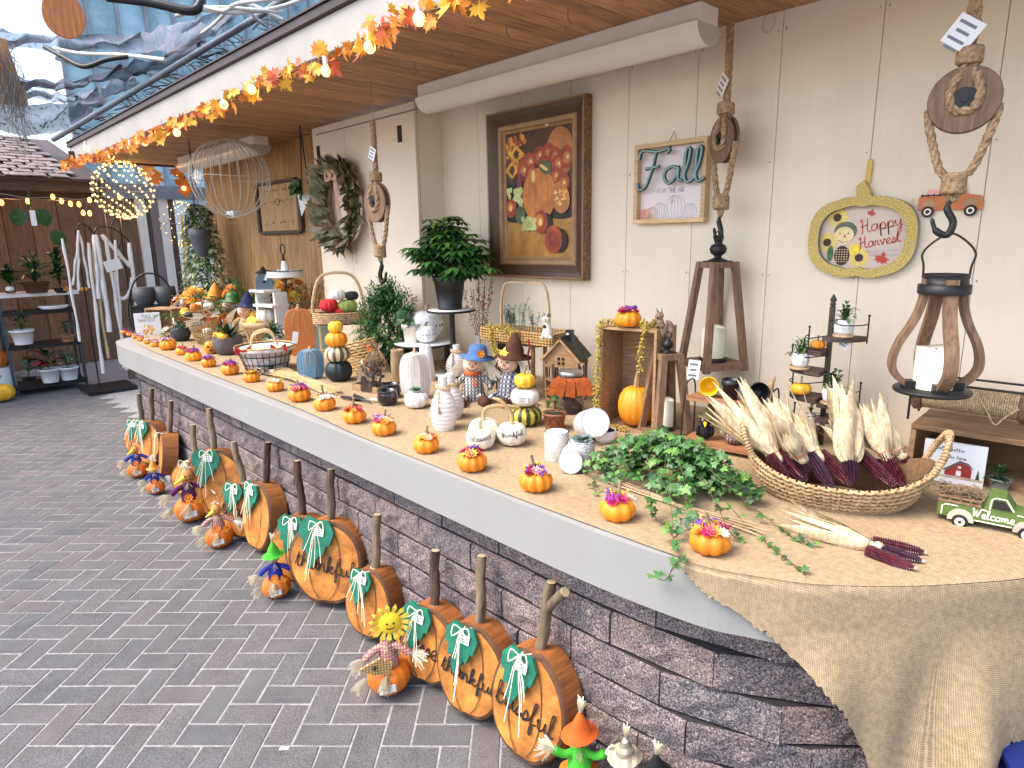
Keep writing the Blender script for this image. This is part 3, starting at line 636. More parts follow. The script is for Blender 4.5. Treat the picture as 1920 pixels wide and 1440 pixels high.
def pot_plant_leaves(parent,n,R,H,L,W,ms,base=0,droop=.4,el=(.1,1.4),name='foliage'):
 mb=MB()
 for i in range(n):
  a=RU(0,2*pi);e=RU(*el);d=Vector((cos(a)*cos(e),sin(a)*cos(e),sin(e)));l=RU(.4,1);p=Vector((d.x*R*l*.6,d.y*R*l*.6,base+d.z*H*l*.8))
  mb.tube([(0,0,base),p*.5+Vector((0,0,base*.5)),p],[.0018,.0014,.001],3,len(ms)-1,cap=False)
  leaf(mb,p,(d+rdir(-.3,.6)*.5),L*RU(.7,1.2),W*RU(.8,1.2),random.randrange(max(1,len(ms)-1)),droop)
 return obj(name,mb,ms,parent)
def rosette(parent,r,ms,z=0,n=(5,7,9),name='rosette',M=None):
 mb=MB()
 for k,c in enumerate(n):
  for j in range(c):
   a=2*pi*j/c+k*.4;e=1.2-k*.42;d=Vector((cos(a)*cos(e),sin(a)*cos(e),sin(e)));L=r*(.45+.28*k)
   leaf(mb,(0,0,z),d,L,L*.5,k%len(ms),.12,3,.4)
 return obj(name,mb,ms,parent)
def tuft(mb,p,d,L,n,spread=.5,w=.0022,mi=0,droop=.2):
 p=Vector(p);d=Vector(d).normalized()
 for _ in range(n):
  q=(d+Vector((RU(-1,1),RU(-1,1),RU(-1,1)))*spread*.6).normalized();l=L*RU(.7,1.1)
  mb.ribbon([p,p+q*l*.5,p+q*l-Vector((0,0,droop*l))],w*RU(.7,1.3),(q.cross(Vector((0,0,1)))+Vector((0,.3,.1))).normalized(),mi)
  # ======================= burlap cloth =======================
DR=[(.72,.0),(.74,.02),(.8,.065),(.88,.10),(.96,.15),(1.04,.215),(1.12,.30),(1.2,.43),(1.28,.62),(1.36,.60),(1.44,.455),(1.52,.415),(1.6,.42),(1.68,.435),(1.76,.455),(2.0,.5)]
def interp(tb,s):
 if s<=tb[0][0]:return tb[0][1]
 for(a,b),(c,d)in zip(tb,tb[1:]):
  if s<=c:return b+(d-b)*(s-a)/(c-a)
 return tb[-1][1]
ed=[Vector(p)for p in path]
mb=MB();uvs=[]
FR=[(-6.45,1.56),(-6.2,1.47),(-5.5,1.41),(-4.1,1.385),(-2.9,1.370),(-2.37,1.336),(-1.8,1.328),(-1.3,1.328),(-.92,1.338),(-.79,1.345)]
front=[p for p in cr([(a,b,0)for a,b in FR],8)]
rowsN=10;vs=[];fs=[];ks=len(front)
outer=offset(edge,-.008)
eL=[0]
for a,b in zip(outer,outer[1:]):eL.append(eL[-1]+(b-a).length)
def eat(s):
 for i in range(len(eL)-1):
  if s<=eL[i+1]or i==len(eL)-2:return outer[i].lerp(outer[i+1],max(0,(s-eL[i])/(eL[i+1]-eL[i])))
s5=min(range(len(outer)),key=lambda i:abs(outer[i].x+.79));sb=eL[s5]
cur=[Vector((*eat(sb+.0+(eL[-1]-sb)*i/70),0))for i in range(1,71)]
allf=front+cur;K=len(allf);NR=16
for i,p in enumerate(allf):
 bx_=p.x if p.x<-.8 else-.8+(p.x+.8)*1.0
 q0=Vector((p.x-.02*0,YW-.01,0))
 for j in range(NR+1):
  t=(j/NR)**1.4;q=p.lerp(q0,t);w=.0009*sin(q.x*23+q.y*9)+.0012*sin(q.x*7+2*q.y)if j else 0
  vs.append((q.x,q.y,CT+.003+max(0,w)+(.002 if j else 0)))
fs=[(i*(NR+1)+j,(i+1)*(NR+1)+j,(i+1)*(NR+1)+j+1,i*(NR+1)+j+1)for i in range(K-1)for j in range(NR)]
uv=[(v[0],v[1])for v in vs]
# hanging fall
o=len(vs);ND=26;NC=len(cur)*3
T0=eL[-1]-sb
for i in range(NC+1):
 s=T0*i/NC;e=eat(sb+s);D=interp(DR,s+.72)
 a,b=eat(max(0,sb+s-.02)),eat(min(eL[-1],sb+s+.02));tg=(b-a).normalized();nn=Vector((tg.y,-tg.x))
 for j in range(ND+1):
  t=j/ND;d=D*t;z=CT+.004-d;amp=.045*min(1,max(0,d-.12)/.3)
  off=.004+(.006 if d>.01 else 0)+amp*(.75+sin(s*17+d*3.0+.6)*.8+.35*sin(s*37+1))-.0*d
  off=max(off,.004 if d<.165 else.006-min(.05,(d-.165)*.3))
  if j==ND:z+=.006*sin(s*400)+RU(-.004,.004)
  q=e+nn*off;sw=-.10*d*d*(1 if s<.62 else-.4)
  vs.append((q.x+tg.x*sw,q.y+tg.y*sw,z));uv.append((e.x*.7+s*.7,-d+e.y*.3))
fs+=[(o+i*(ND+1)+j,o+i*(ND+1)+j+1,o+(i+1)*(ND+1)+j+1,o+(i+1)*(ND+1)+j)for i in range(NC)for j in range(ND)]
me=bpy.data.meshes.new('burlap_runner');me.from_pydata(vs,[],fs);me.materials.append(M_BURLAP)
ul=me.uv_layers.new(name='UVMap')
for L_ in me.loops:ul.data[L_.index].uv=uv[L_.vertex_index]
me.polygons.foreach_set('use_smooth',[True]*len(fs));bo=bpy.data.objects.new('burlap_runner',me);COL.objects.link(bo)
tag(bo,'tan burlap runner covering the counter and hanging down over its rounded right end','burlap cloth')
# loose threads under the hem
t=MB()
for(a,b,L)in((1868,1372,.2),(1902,1362,.16)):
 p=ony(a,b,1.78);t.tube(cr([p,p+Vector((-.004,0,-L*.3)),p+Vector((.008,0,-L*.55)),p+Vector((-.006,0,-L*.7)),p+Vector((.0,0,-L))],4),.0012,4)
obj('loose_thread',t,M_TWINE,bo)
# ======================= mini pumpkins in the front row =======================
row=[(1329,1046,78,'pmyow','purple and white straw flowers, nearest the burlap drape'),(1157,983,68,'ymwp','a cream daisy and dark red blooms by the ivy'),(1005,927,64,'rkyp','a wine red bloom before the tipped white pots'),(886,888.5,57,'pmroy','magenta blooms before the lettered white pumpkins'),(800,853.5,49,'kyo','pink flowers before the tasselled white vase'),(721,820,47,'wmop','orange flowers before the black cauldron pots'),(665.6,797,45,'rmo','dark red flowers, just right of the garden tools'),(610,773,41,'rwy','white and yellow flowers, left of the garden tools'),(563,756,41,'pmy','violet and yellow flowers, in front of the wheat bundle stalks'),(517,736,32,'wmy','magenta and cream flowers, beside the wheat ears'),(472.5,719,31,'rmy','wine red and yellow flowers, left of the wheat bundle'),(433,705,33,'pm','purple flowers, in front of the small white pumpkin'),(392,690,27,'pr','violet and red flowers, in front of the grey agave bowl'),(364,679,30,'mp','violet flowers, below the little jack-o-lantern'),(342.5,667,24,'ym','yellow green flowers, left of the jack-o-lantern'),(316,658,30,'ypk','yellow flowers, below the dark succulent pot'),(292,652,18,'pk','purple flowers, sixth from the far counter corner'),(277,646,14,'wk','pale flowers, fifth from the far counter corner'),(265,641,14,'pk','lilac flowers, fourth from the far counter corner'),(255,636,13,'wp','whitish flowers, third from the far counter corner'),(244.6,631,13,'mp','plum flowers, second from the far counter corner'),(234,627,13,'rp','dark flowers, right at the far counter corner')]
for(a,b,w,pal,l)in row:mini(a,b,w,'mini orange pumpkin topped with '+l,pal,RU(.3,.9))
# ======================= hanging pulleys and lanterns =======================
def pulley(px,ytop,y,disc,rloop,rz,hookpy,label,wheelR,ropeR,topz=ZC,slabs=2,flip=1,wire=None,tagp=None):
 top=ony(px[0],ytop,y);cz=ony(px[1],disc,y);hz=ony(px[2],hookpy,y);X,Y=cz.x,y
 t=thing('rope_pulley',label,'rope pulley',(X,Y,cz.z),rz,'rope pulleys with black hooks')
 zt=top.z-cz.z;zb=hz.z-cz.z;W=wheelR;r=ropeR
 dx=(top.x-X)*.9
 mb=MB();
 zs=W*1.35
 rope(mb,[(dx+.004,0,zt),(dx*.6-.002,.006,(zt+zs)/2),(0,0,zs+.02)],r*.8);rope(mb,[(dx-.006,.004,zt),(dx*.6+.008,-.004,(zt+zs)/2),(.0,.005,zs+.02)],r*.8)
 coil(mb,(0,0,zs-W*.25),r*1.5,W*.38,6,r*.5)
 yo=-W*.22
 rope(mb,[(-.004,0,zs-W*.2),(-W*.36,yo,W*.4),(-W*.38,yo,0),(-W*.22,yo,-W*.32),(W*.22,yo,-W*.32),(W*.38,yo,0),(W*.36,yo,W*.4),(.004,0,zs-W*.2)],r*.75)
 rope(mb,[(-.004,0,zs-W*.2),(-W*.36,-yo,W*.4),(-W*.38,-yo,0),(0,-yo,-W*.36),(W*.38,-yo,0),(W*.36,-yo,W*.4),(.004,0,zs-W*.2)],r*.7)
 zn=zb+(-W*1.2-zb)*.28
 rope(mb,[(-W*.93,0,-W*.2),(-W*.88,0,-W*.65),(-W*.45,0,(-W+zn)/2-W*.3),(-.006,0,zn+.02)],r*.72);rope(mb,[(W*.93,0,-W*.2),(W*.88,0,-W*.65),(W*.45,0,(-W+zn)/2-W*.3),(.006,0,zn+.02)],r*.72)
 coil(mb,(0,0,zn-W*.25),r*1.45,W*.55,7,r*.5)
 rope(mb,[(-.005,0,zn-W*.2),(-.01,0,(zn+zb)/2),(-.004,0,zb+.004),(.006,0,zb+.004),(.01,0,(zn+zb)/2),(.005,0,zn-W*.2)],r*.6)
 obj('rope',mb,M_ROPE,t)
 for k,(yy,th)in enumerate(((-W*.14,W*.10),(W*.14,W*.10))):
  m=MB();m.lathe([(W*.97,-th/2),(W,-th/4),(W,th/4),(W*.97,th/2)],32,M=TR((0,yy,0),pi/2));obj('wheel_cheek',m,M_WOODX,t)
 m=MB();m.lathe([(W*.8,-W*.08),(W*.8,W*.08)],28,M=TR((0,0,0),pi/2));obj('wheel_core',m,M_WOODX,t)
 m=MB();m.lathe([(W*.34,-W*.26),(W*.36,-W*.22),(W*.36,W*.22),(W*.34,W*.26)],24,M=TR((0,0,0),pi/2))
 m.lathe([(W*.1,-W*.33),(W*.1,W*.33)],10,M=TR((0,0,0),pi/2));obj('hub',m,M_BLACK,t)
 m=MB();s=W*.8;z0=zb+.012
 m.tube(cr([(0,0,z0),(-.12*s*flip,0,z0-s*.45),(.15*s*flip,0,z0-s*1.0),(0,0,z0-s*1.5),(-.42*s*flip,0,z0-s*1.32),(-.62*s*flip,0,z0-s*.8)],4),[s*.10]*4+[s*.15]*13+[s*.09]*3+[s*.03],8);obj('hook',m,M_BLACK,t)
 if tagp:q,ang,sz=tagp;q=Vector((q[0]*W,-.02,q[1]*W));price_tag(t,TR(q,0,ang,0),sz,sz*1.1,4)
 if wire:
  m=MB();w0=Vector((0,0,zt));wt=Vector((0,0,ZC-cz.z));m.tube(cr([wt,wt*.5+w0*.5+Vector((.004,0,0)),w0+Vector((.006,0,.01)),w0+Vector((0,0,-.02)),w0+Vector((-.012,0,0))],4),.0022,5);obj('wire_hanger',m,M_HOOK,t)
 return t,Vector((X,Y,cz.z+z0-s*1.5))
y3=2.2;s3=mpp(ony(1808,190,y3))
p3=ony(1808,188,y3)
_,e3=pulley((1832,1808,1788),-60,y3,188,0,face(p3),378,'rope pulley with a large round wood wheel facing out, holding the onion shaped lantern',59*s3,11.5*s3,tagp=((-.25,1.95),.62,48*s3))
y2=2.58;s2=mpp(ony(1360,260,y2));p2=ony(1358,262,y2)
_,e2=pulley((1370,1358,1353),42,y2,262,0,face(p2)-1.05,405,'rope pulley seen edge on beside the Fall sign, holding the tapered lantern',42*s2,8.5*s2,flip=1,tagp=((0,2.3),.7,30*s2))
y1=2.08;s1=mpp(ony(707,380,y1));p1=ony(708,380,y1)
_,e1=pulley((698,707,714),228,y1,380,0,face(p1)-1.0,490,'rope pulley with empty hook hanging on a wire in front of the dried wreath',36*s1,6.5*s1,wire=True,flip=-1,tagp=((.1,2.4),.5,20*s1))
# onion lantern
def onion():
 base=ony(1746,733,y3);s=mpp(base);top=ony(1768,520,y3);H=top.z-base.z;rz=face(base)
 t=thing('onion_lantern','onion shaped hanging lantern with curved wood straps, black rings and ivory candle','lantern',base,rz)
 Rb=64*s;m=MB();m.lathe([(Rb*.97,-.004),(Rb,0),(Rb,.006),(Rb*.97,.009),(1e-5,.009)],36);obj('base_plate',m,M_BLACK,t)
 prof=[(.52,0),(.74,.035),(1.06,.14),(1.13,.26),(1.0,.42),(.74,.58),(.56,.74),(.49,.88),(.47,1.0)]
 for a in(.35,.35+pi/2,.35+pi,.35+1.5*pi):
  pts=[(cos(a)*r*Rb,sin(a)*r*Rb,.012+z*H*.95)for r,z in prof];m=MB();c=cr(pts,4)
  nr=Vector((cos(a),sin(a),0));tn=Vector((-sin(a),cos(a),0));k=len(c);vs=[]
  for i,p in enumerate(c):
   tt=(c[min(i+1,k-1)]-c[max(i-1,0)]).normalized();o_=tt.cross(tn).normalized();w,th=10.5*s,5*s
   vs+=[p-tn*w-o_*th,p+tn*w-o_*th,p+tn*w+o_*th,p-tn*w+o_*th]
  m.add(vs,[(i*4+j,i*4+(j+1)%4,i*4+4+(j+1)%4,i*4+4+j)for i in range(k-1)for j in range(4)]+[(0,1,2,3),(4*k-4,4*k-3,4*k-2,4*k-1)]);obj('strap',m,M_WOODX,t)
  m=MB();m.box((cos(a)*Rb*.66,sin(a)*Rb*.66,.022),(.03,11*s*2,.028),0,None);m2=MB();m2.box((0,0,0),(20*s,23*s,17*s),0,TR((cos(a)*Rb*.62,sin(a)*Rb*.62,.018),0,0,a));obj('bracket',m2,M_BLACK,t)
 m=MB();Rt=42*s
 m.lathe([(Rt*.98,H*.86),(Rt,H*.87),(Rt,H*.94),(Rt*.84,H*.945),(Rt*.84,H*1.02),(Rt*.88,H*1.03),(Rt*.8,H*1.03),(Rt*.78,H*.87),(Rt*.98,H*.86)],28);obj('top_collar',m,M_BLACK,t)
 m=MB();zt=(e3.z-base.z);m.tube(cr([(-Rt*.83,0,H*.99),(-Rt*.86,0,H*1.1),(-Rt*.95,0,H*1.2),(-Rt*.6,0,zt-.02),(0,0,zt+.004),(Rt*.6,0,zt-.02),(Rt*.95,0,H*1.2),(Rt*.86,0,H*1.1),(Rt*.83,0,H*.99)],4),2.2*s,6);obj('wire_bail',m,M_BLACK,t)
 candle(t,33*s,78*s,.01)
onion()
def obelisk(base,s,W,H,label,top=None,rz=0,cw=24,ch=55,wt=.36,legw=11):
 t=thing('wooden_lantern',label,'lantern',base,rz);W2,T2=W*s/2,W*s*wt/2;h=H*s;lw=legw*s/2
 for(a,b)in((-1,-1),(1,-1),(1,1),(-1,1)):
  m=MB();vs=[(a*W2+i*lw,b*W2+j*lw,0)for i,j in((-1,-1),(1,-1),(1,1),(-1,1))]+[(a*T2+i*lw,b*T2+j*lw,h)for i,j in((-1,-1),(1,-1),(1,1),(-1,1))]
  m.add(vs,[(3,2,1,0),(4,5,6,7)]+[(i,(i+1)%4,4+(i+1)%4,4+i)for i in range(4)]);obj('leg',m,M_WOODX,t)
 zz=.045*h
 for k in range(4):
  m=MB();m.box((0,-W2*.97,zz),(W2*1.9-lw*1.2,lw*1.6,lw*2),0,TR(rz=k*pi/2));obj('base_rail',m,M_WOODX,t)
  m=MB();m.box((0,-T2,h-lw),(T2*2+lw*1.8,lw*1.7,lw*1.9),0,TR(rz=k*pi/2)@TR((0,.001,0)));obj('top_rail',m,M_WOODX,t)
 m=MB();m.box((0,0,zz+lw*.6),(W2*1.85,W2*1.85,lw*.5));obj('floor_board',m,M_WOODX,t)
 m=MB();R=T2;m.lathe([(R*.85,h),(R*.8,h+R*.12),(R*.35,h+R*.3),(R*.28,h+R*.45),(R*.62,h+R*.7),(R*.72,h+R*1.05),(R*.6,h+R*1.35),(R*.3,h+R*1.5),(R*.36,h+R*1.62),(R*.15,h+R*1.7),(1e-5,h+R*1.7)],16)
 m.box((0,0,h-lw*.2),(T2*2-lw,T2*2-lw,lw));obj('finial',m,M_BLACK,t)
 m=MB();m.tube([(R*.45*cos(a),0,h+R*2.0+R*.5*sin(a))for a in[2*pi*i/14 for i in range(14)]],R*.06,5,closed=True);obj('ring',m,M_BLACK,t)
 m=MB();m.lathe([(cw*s*1.08,zz+lw),(cw*s*1.1,zz+lw+6*s),(cw*s,zz+lw+7*s),(1e-5,zz+lw+7*s)],20);obj('candle_dish',m,M_BLACK,t)
 candle(t,cw*s*.93,ch*s,zz+lw+6*s);return t
b2_=ony(1335,690,y2);sL=mpp(b2_)
obelisk(b2_,sL,82,(e2.z-b2_.z-.055)/sL*.93,'tapered wooden hanging lantern with ivory candle, below the edge on pulley',rz=face(b2_)+.62,cw=23,ch=58,wt=.52,legw=11)
b4,s4=at(1222,826);b4=b4+Vector((0,.09,0));s4=mpp(b4)
tl=obelisk(b4,s4,66,158,'tapered wooden lantern standing on the counter right of the pumpkin crate',rz=face(b4)+.5,cw=16,ch=52,wt=.46,legw=12)
price_tag(tl,TR((.075,-.075,130*s4),0,.1,-.5),21*s4,36*s4,3)
# ======================= wall decorations =======================
def wallp_(px,py,dy=0):return ony(px,py,YW-dy)
# --- big framed painting
pa,pb=wallp_(925,215),wallp_(1108,525);pt_,pbm=wallp_(1108,178),wallp_(935,516)
W,Hh=pb.x-pa.x,pt_.z-pb.z;cx,cz=(pa.x+pb.x)/2,(pt_.z+pb.z)/2
t=thing('framed_painting','large harvest still life painting in a carved brown frame hung on the white wall','painting',(cx,YW-.005,cz));t['kind']='thing'
fw=W*.16;M_FR1=mat('carved_bronze_frame',(.10,.05,.025),.5,.4,60,(.26,.14,.06),bump=.9,bs=120);M_FR2=mat('frame_inner_gold',(.33,.19,.09),.45,.2,20)
for k,(L,a)in enumerate(((W,0),(Hh,pi/2),(W,pi),(Hh,3*pi/2))):
 m=MB();o_=(Hh if k%2==0 else W)/2;Rm=TR(ry=-a)
 pr=[(0,0,0),(0,.045,0),(.12,.055,0),(.3,.05,1),(.62,.03,1),(.68,.036,2),(.85,.034,2),(.9,.02,2),(1,.012,2),(1,0,2)]
 vs=[]
 for d,y,_ in pr:ins=d*fw;vs+=[(-L/2+ins,-y,-o_+ins),(L/2-ins,-y,-o_+ins)]
 for i in range(len(pr)-1):m.add([vs[2*i],vs[2*i+1],vs[2*i+3],vs[2*i+2]],[(0,1,2,3)],0 if pr[i+1][2]==0 else(1 if pr[i+1][2]==1 else 2),False,Rm)
 # carved rope bead along the rim
 nb=int(L/.012)
 for i in range(nb):m.box((-L/2+.012*(i+.5),-.056,-o_+fw*.07),(.009,.006,.009),3,Rm@TR((0,0,0)))
 obj('frame_side',m,[M_FR1,mat('frame_dark_cove',(.07,.035,.018),.4,.2),M_FR2,M_FR2],t)
m=MB();w2,h2=W/2-fw,Hh/2-fw
def pain(name,c,c2=None):return mat(name,c,.5,.18,14,c2,bump=.25,bs=90)
PM=[pain('paint_ochre',(.33,.16,.03),(.45,.23,.05)),pain('paint_umber',(.045,.02,.012),(.10,.035,.015)),pain('paint_orange',(.5,.15,.025),(.62,.22,.04)),pain('paint_red',(.25,.03,.015),(.42,.07,.02)),pain('paint_grape',(.4,.42,.12),(.6,.6,.25)),pain('paint_sunflower',(.62,.25,.02),(.8,.4,.05)),pain('paint_shade',(.015,.01,.008)),pain('paint_dark_grape',(.14,.02,.02),(.28,.05,.04)),pain('paint_green',(.05,.08,.03),(.12,.16,.06)),pain('paint_tan',(.38,.14,.04),(.5,.2,.06)),pain('paint_glint',(.85,.55,.2))]
m.box((0,-.006,0),(w2*2.02,.008,h2*2.02),0);
_dl=[0]
def disc(m,x,z,rx,rz_,mi,n=18,a=0):
 _dl[0]+=1;y=-.0102-_dl[0]*.00004;X,Z=(x*2-1)*w2,(1-z*2)*h2
 pts=[]
 for i in range(n):
  q=2*pi*i/n;u,v=cos(q)*rx*2*w2,sin(q)*rz_*2*w2;uu,vv=u*cos(a)-v*sin(a),u*sin(a)+v*cos(a);pts.append((max(-w2,min(w2,X+uu)),y,max(-h2,min(h2,Z+vv))))
 m.add([(X if abs(X)<w2 else X,y,Z)]+pts,[(0,i+1,(i+1)%n+1)for i in range(n)],mi)
def quadp(m,x0,z0,x1,z1,mi):
 _dl[0]+=1;y=-.0102-_dl[0]*.00004;A=lambda x,z:((x*2-1)*w2,y,(1-z*2)*h2);m.add([A(x0,z1),A(x1,z1),A(x1,z0),A(x0,z0)],[(0,1,2,3)],mi)
quadp(m,0,0,1,.64,1);disc(m,.55,.22,.42,.3,1);disc(m,.82,.2,.2,.26,9);quadp(m,0,.4,.25,.66,6);disc(m,.14,.66,.2,.08,6);disc(m,.85,.66,.2,.06,6)
rq=random.Random(4)
for i in range(46):disc(m,rq.uniform(.01,.3),rq.uniform(.02,.3),.03,.035,(5,3,9,2)[i%4],7)
for(x,z)in((.17,.17),(.1,.29)):
 for j in range(11):disc(m,x+.07*cos(j*.571),z+.045*sin(j*.571),.045,.016,5,6,j*.571)
 disc(m,x,z,.04,.045,1,12)
for i,(x,z)in enumerate(((.28,.3),(.38,.24),(.52,.2),(.66,.2),(.75,.22),(.8,.28),(.92,.24),(.4,.33),(.76,.37),(.87,.43),(.6,.27))):
 r=.085 if i%3 else.1;disc(m,x,z,r,r*1.15,3);disc(m,x+.01,z+.005,r*.55,r*.6,9);disc(m,x+.02,z+.0,r*.18,r*.22,10)
for i in range(26):disc(m,rq.uniform(.2,.34),rq.uniform(.34,.52),.024,.028,7,8)
disc(m,.52,.51,.25,.29,2,30)
for a in(-.14,-.05,.05,.14):disc(m,.52+a,.51,.016,.26*(1-abs(a)),9,14)
disc(m,.44,.36,.03,.07,10,8);disc(m,.62,.3,.1,.07,8,14,-.5);disc(m,.6,.3,.07,.02,10,8,-.5)
for i in range(34):disc(m,rq.uniform(.03,.26),rq.uniform(.45,.6),.027,.032,4,8)
disc(m,.84,.54,.13,.17,9,16,.4);
for i in range(30):disc(m,.84+rq.uniform(-.09,.09),.54+rq.uniform(-.06,.06),.012,.02,(10,5)[i%2],5,i)
for(x,z,r,c)in((.08,.6,.09,3),(.55,.72,.11,3),(.74,.86,.13,3)):
 disc(m,x+r*.7,z+.01,r*.9,r,6,16);disc(m,x,z,r,r*1.15,c,20);disc(m,x-r*.1,z-.01,r*.55,r*.6,2 if r<.12 else 7,14);disc(m,x,z,r*.25,r*.4,10 if r<.12 else 3,10)
disc(m,.24,.66,.08,.1,8,14)
for i in range(32):disc(m,rq.uniform(.27,.47),rq.uniform(.69,.77),.027,.032,4,8)
obj('canvas',m,PM,t);m=MB();m.box((w2*.32,-.024,h2+fw*.12),(.022,.002,.014));obj('price_label',m,M_CARD,t)
# --- Fall sign
c0,c1=wallp_(1193,418),wallp_(1330,262);s=mpp(c0);W=wallp_(1327,340).x-wallp_(1194,340).x;Hh=wallp_(1262,266).z-wallp_(1262,418).z;cz=(wallp_(1262,266).z+wallp_(1262,418).z)/2;cx=wallp_(1262,340).x
t=thing('fall_sign','square wood framed sign reading Fall in raised teal script','sign',(cx,YW-.002,cz))
b=.02
for(x,z,w,h)in((0,Hh/2-b/2,W,b),(0,-Hh/2+b/2,W,b),(-W/2+b/2,0,b,Hh-2*b),(W/2-b/2,0,b,Hh-2*b)):
 m=MB();m.box((x,-.02,z),(w,.04,h),bev=.001);obj('frame_side',m,M_LWOOD,t)
m=MB();m.box((0,-.006,0),(W-2*b,.006,Hh-2*b),0);MT=TR((0,-.0095,0))
write(m,'IS IN THE AIR',TR((0,-.0102,-Hh*.12)),.011,.0022,'print',1)
for(x,r,mi)in((0.02,.062,2),(-.10,.035,3),(-.06,.045,2),(.1,.04,2)):
 for k in range(-3,4):m.ribbon([(x+k*r/3.3*sin(a),0,-Hh*.46+r*1.1*(1-cos(a))/2*2*.8)for a in[pi*i/8 for i in range(9)]],.0022,(0,-1,0),mi,TR((0,-.0096-.0001*(k+4),0)))
m.add([(-W/2+b,-.0098,-Hh/2+b),(-W*.25,-.0098,-Hh/2+b),(-W*.3,-.0098,-Hh*.3),(-W/2+b,-.0098,-Hh*.32)],[(0,1,2,3)],3)
m.add([(0,-.0108,-Hh*.25),(.012,-.0108,-Hh*.25),(.006,-.0108,-Hh*.14)],[(0,1,2)],3)
obj('printed_panel',m,[mat('pinkish_panel',(.76,.68,.66),.6,.05),M_GINK,mat('pale_pumpkin_line',(.45,.47,.5),.6),mat('blush_print',(.66,.36,.26),.6,.3,40)],t)
m=MB();M_TEAL=mat('teal_wood_lettering',(.25,.42,.39),.5,.12,20)
for k in range(2):write(m,'Fall',TR((.012,-.045-.0062*k,-Hh*.02),s=(1.2,1,.95)),.078,0,tube=.0085-.004*k,mi=k)
obj('raised_script',m,[mat('dark_lettering_edge',(.05,.08,.08),.6),M_TEAL],t)
m=MB();m.tube([(-.02,-.01,Hh/2),(0,-.004,Hh/2+.045),(.02,-.01,Hh/2)],.0014,4);obj('hanging_string',m,M_STEM,t)
# --- gold pumpkin sign
cx,cz=wallp_(1617,450).x,wallp_(1617,445).z;s=mpp(wallp_(1617,445));a_,b_2=100*s*1.0,82*s
W2=(wallp_(1716,440).x-wallp_(1515,440).x)/2;H2=(wallp_(1617,372).z-wallp_(1617,525).z)/2
t=thing('pumpkin_sign','gold glitter pumpkin shaped sign reading Happy Harvest with a scarecrow picture','sign',(cx,YW-.002,cz))
def pout(k=1,wv=.06,n=64):
 o_=[]
 for i in range(n):
  a=2*pi*i/n;r=1;x=abs(cos(a))**.8*(1 if cos(a)>0 else-1);z=abs(sin(a))**.72*(1 if sin(a)>0 else-1)
  z*=1-wv*math.exp(-(x/.12)**2)-.02*math.exp(-((abs(x)-.5)/.1)**2);o_.append((x*W2*k,z*H2*(k if k==1 else k*.97)))
 return o_
M_GLIT=mat('gold_glitter',(.50,.28,.06),.45,.35,200,(.95,.60,.2),bump=.7,bs=350)
o1,o2=pout(1),pout(.80);n=len(o1);m=MB()
vs=[(x,-.03,z)for x,z in o1]+[(x,-.03,z)for x,z in o2]+[(x,0,z)for x,z in o1]+[(x,0,z)for x,z in o2]
for i in range(n):
 j=(i+1)%n;m.add([vs[i],vs[j],vs[n+j],vs[n+i]],[(0,1,2,3)],0);m.add([vs[i],vs[2*n+i],vs[2*n+j],vs[j]],[(0,1,2,3)],1);m.add([vs[n+i],vs[n+j],vs[3*n+j],vs[3*n+i]],[(0,1,2,3)],1)
m.ext([(-.022,H2*.9),(.03,H2*.9),(.016,H2*1.15),(-.004,H2*1.36),(-.03,H2*1.22)],.03,0,TR((0,-.0302,0)));obj('pumpkin_frame',m,[M_GLIT,mat('grey_sign_edge',(.28,.26,.25),.6)],t)
m=MB();P_=pout(.81);m.add([(0,-.004,0)]+[(x,-.004,z)for x,z in P_],[(0,i+1,(i+1)%n+1)for i in range(n)],0)
write(m,'Happy',TR((W2*.34,-.0055,H2*.18),0,-.2),.026,.0035,mi=1);write(m,'Harvest',TR((W2*.34,-.0055,-H2*.2),0,-.2),.022,.0035,mi=1)
for k in range(3):m.ribbon([(W2*(.1+.03*i),0,-H2*(.33+.05*k)+.002*sin(i*1.3))for i in range(11)],.0012,(0,-1,0),6,TR((0,-.0052,0)))
for(x,z)in((.52,-.31),(.52,-.43),):m.ribbon([(W2*(x-.12),0,H2*z),(W2*(x+.14),0,H2*z)],.0014,(0,-1,0),6,TR((0,-.0052,0)))
def pdisc(m,x,z,rx,rz_,mi,k,n=14):m.add([(x,-.005-.0003*k,z)]+[(x+rx*cos(2*pi*i/n),-.005-.0003*k,z+rz_*sin(2*pi*i/n))for i in range(n)],[(0,i+1,(i+1)%n+1)for i in range(n)],mi)
u=W2
for(x,z)in((-.5,.5),(-.66,-.12),(-.02,-.5)):
 for j in range(14):a=j*2*pi/14;m.add([(x*u+.02*u*cos(a),-.0053,z*H2+.02*u*sin(a)),(x*u+.16*u*cos(a-.15),-.0053,z*H2+.16*u*sin(a-.15)),(x*u+.22*u*cos(a),-.0053,z*H2+.22*u*sin(a)),(x*u+.16*u*cos(a+.15),-.0053,z*H2+.16*u*sin(a+.15))],[(0,1,2,3)],3)
 pdisc(m,x*u,z*H2,.08*u,.08*u,2,2)
pdisc(m,-.32*u,.16*H2,.22*u,.24*H2,5,3);pdisc(m,-.34*u,.05*H2,.19*u,.22*H2,4,4);m.add([(-.35*u,-.0068,.0),(-.30*u,-.0068,.0),(-.33*u,-.0068,.09*H2)],[(0,1,2)],1);pdisc(m,-.42*u,.1*H2,.015*u,.015*u,2,6,6);pdisc(m,-.26*u,.1*H2,.015*u,.015*u,2,6,6)
m.ribbon([(-.45*u,0,-.06*H2),(-.35*u,0,-.13*H2),(-.24*u,0,-.08*H2)],.002,(0,-1,0),2,TR((0,-.0068,0)))
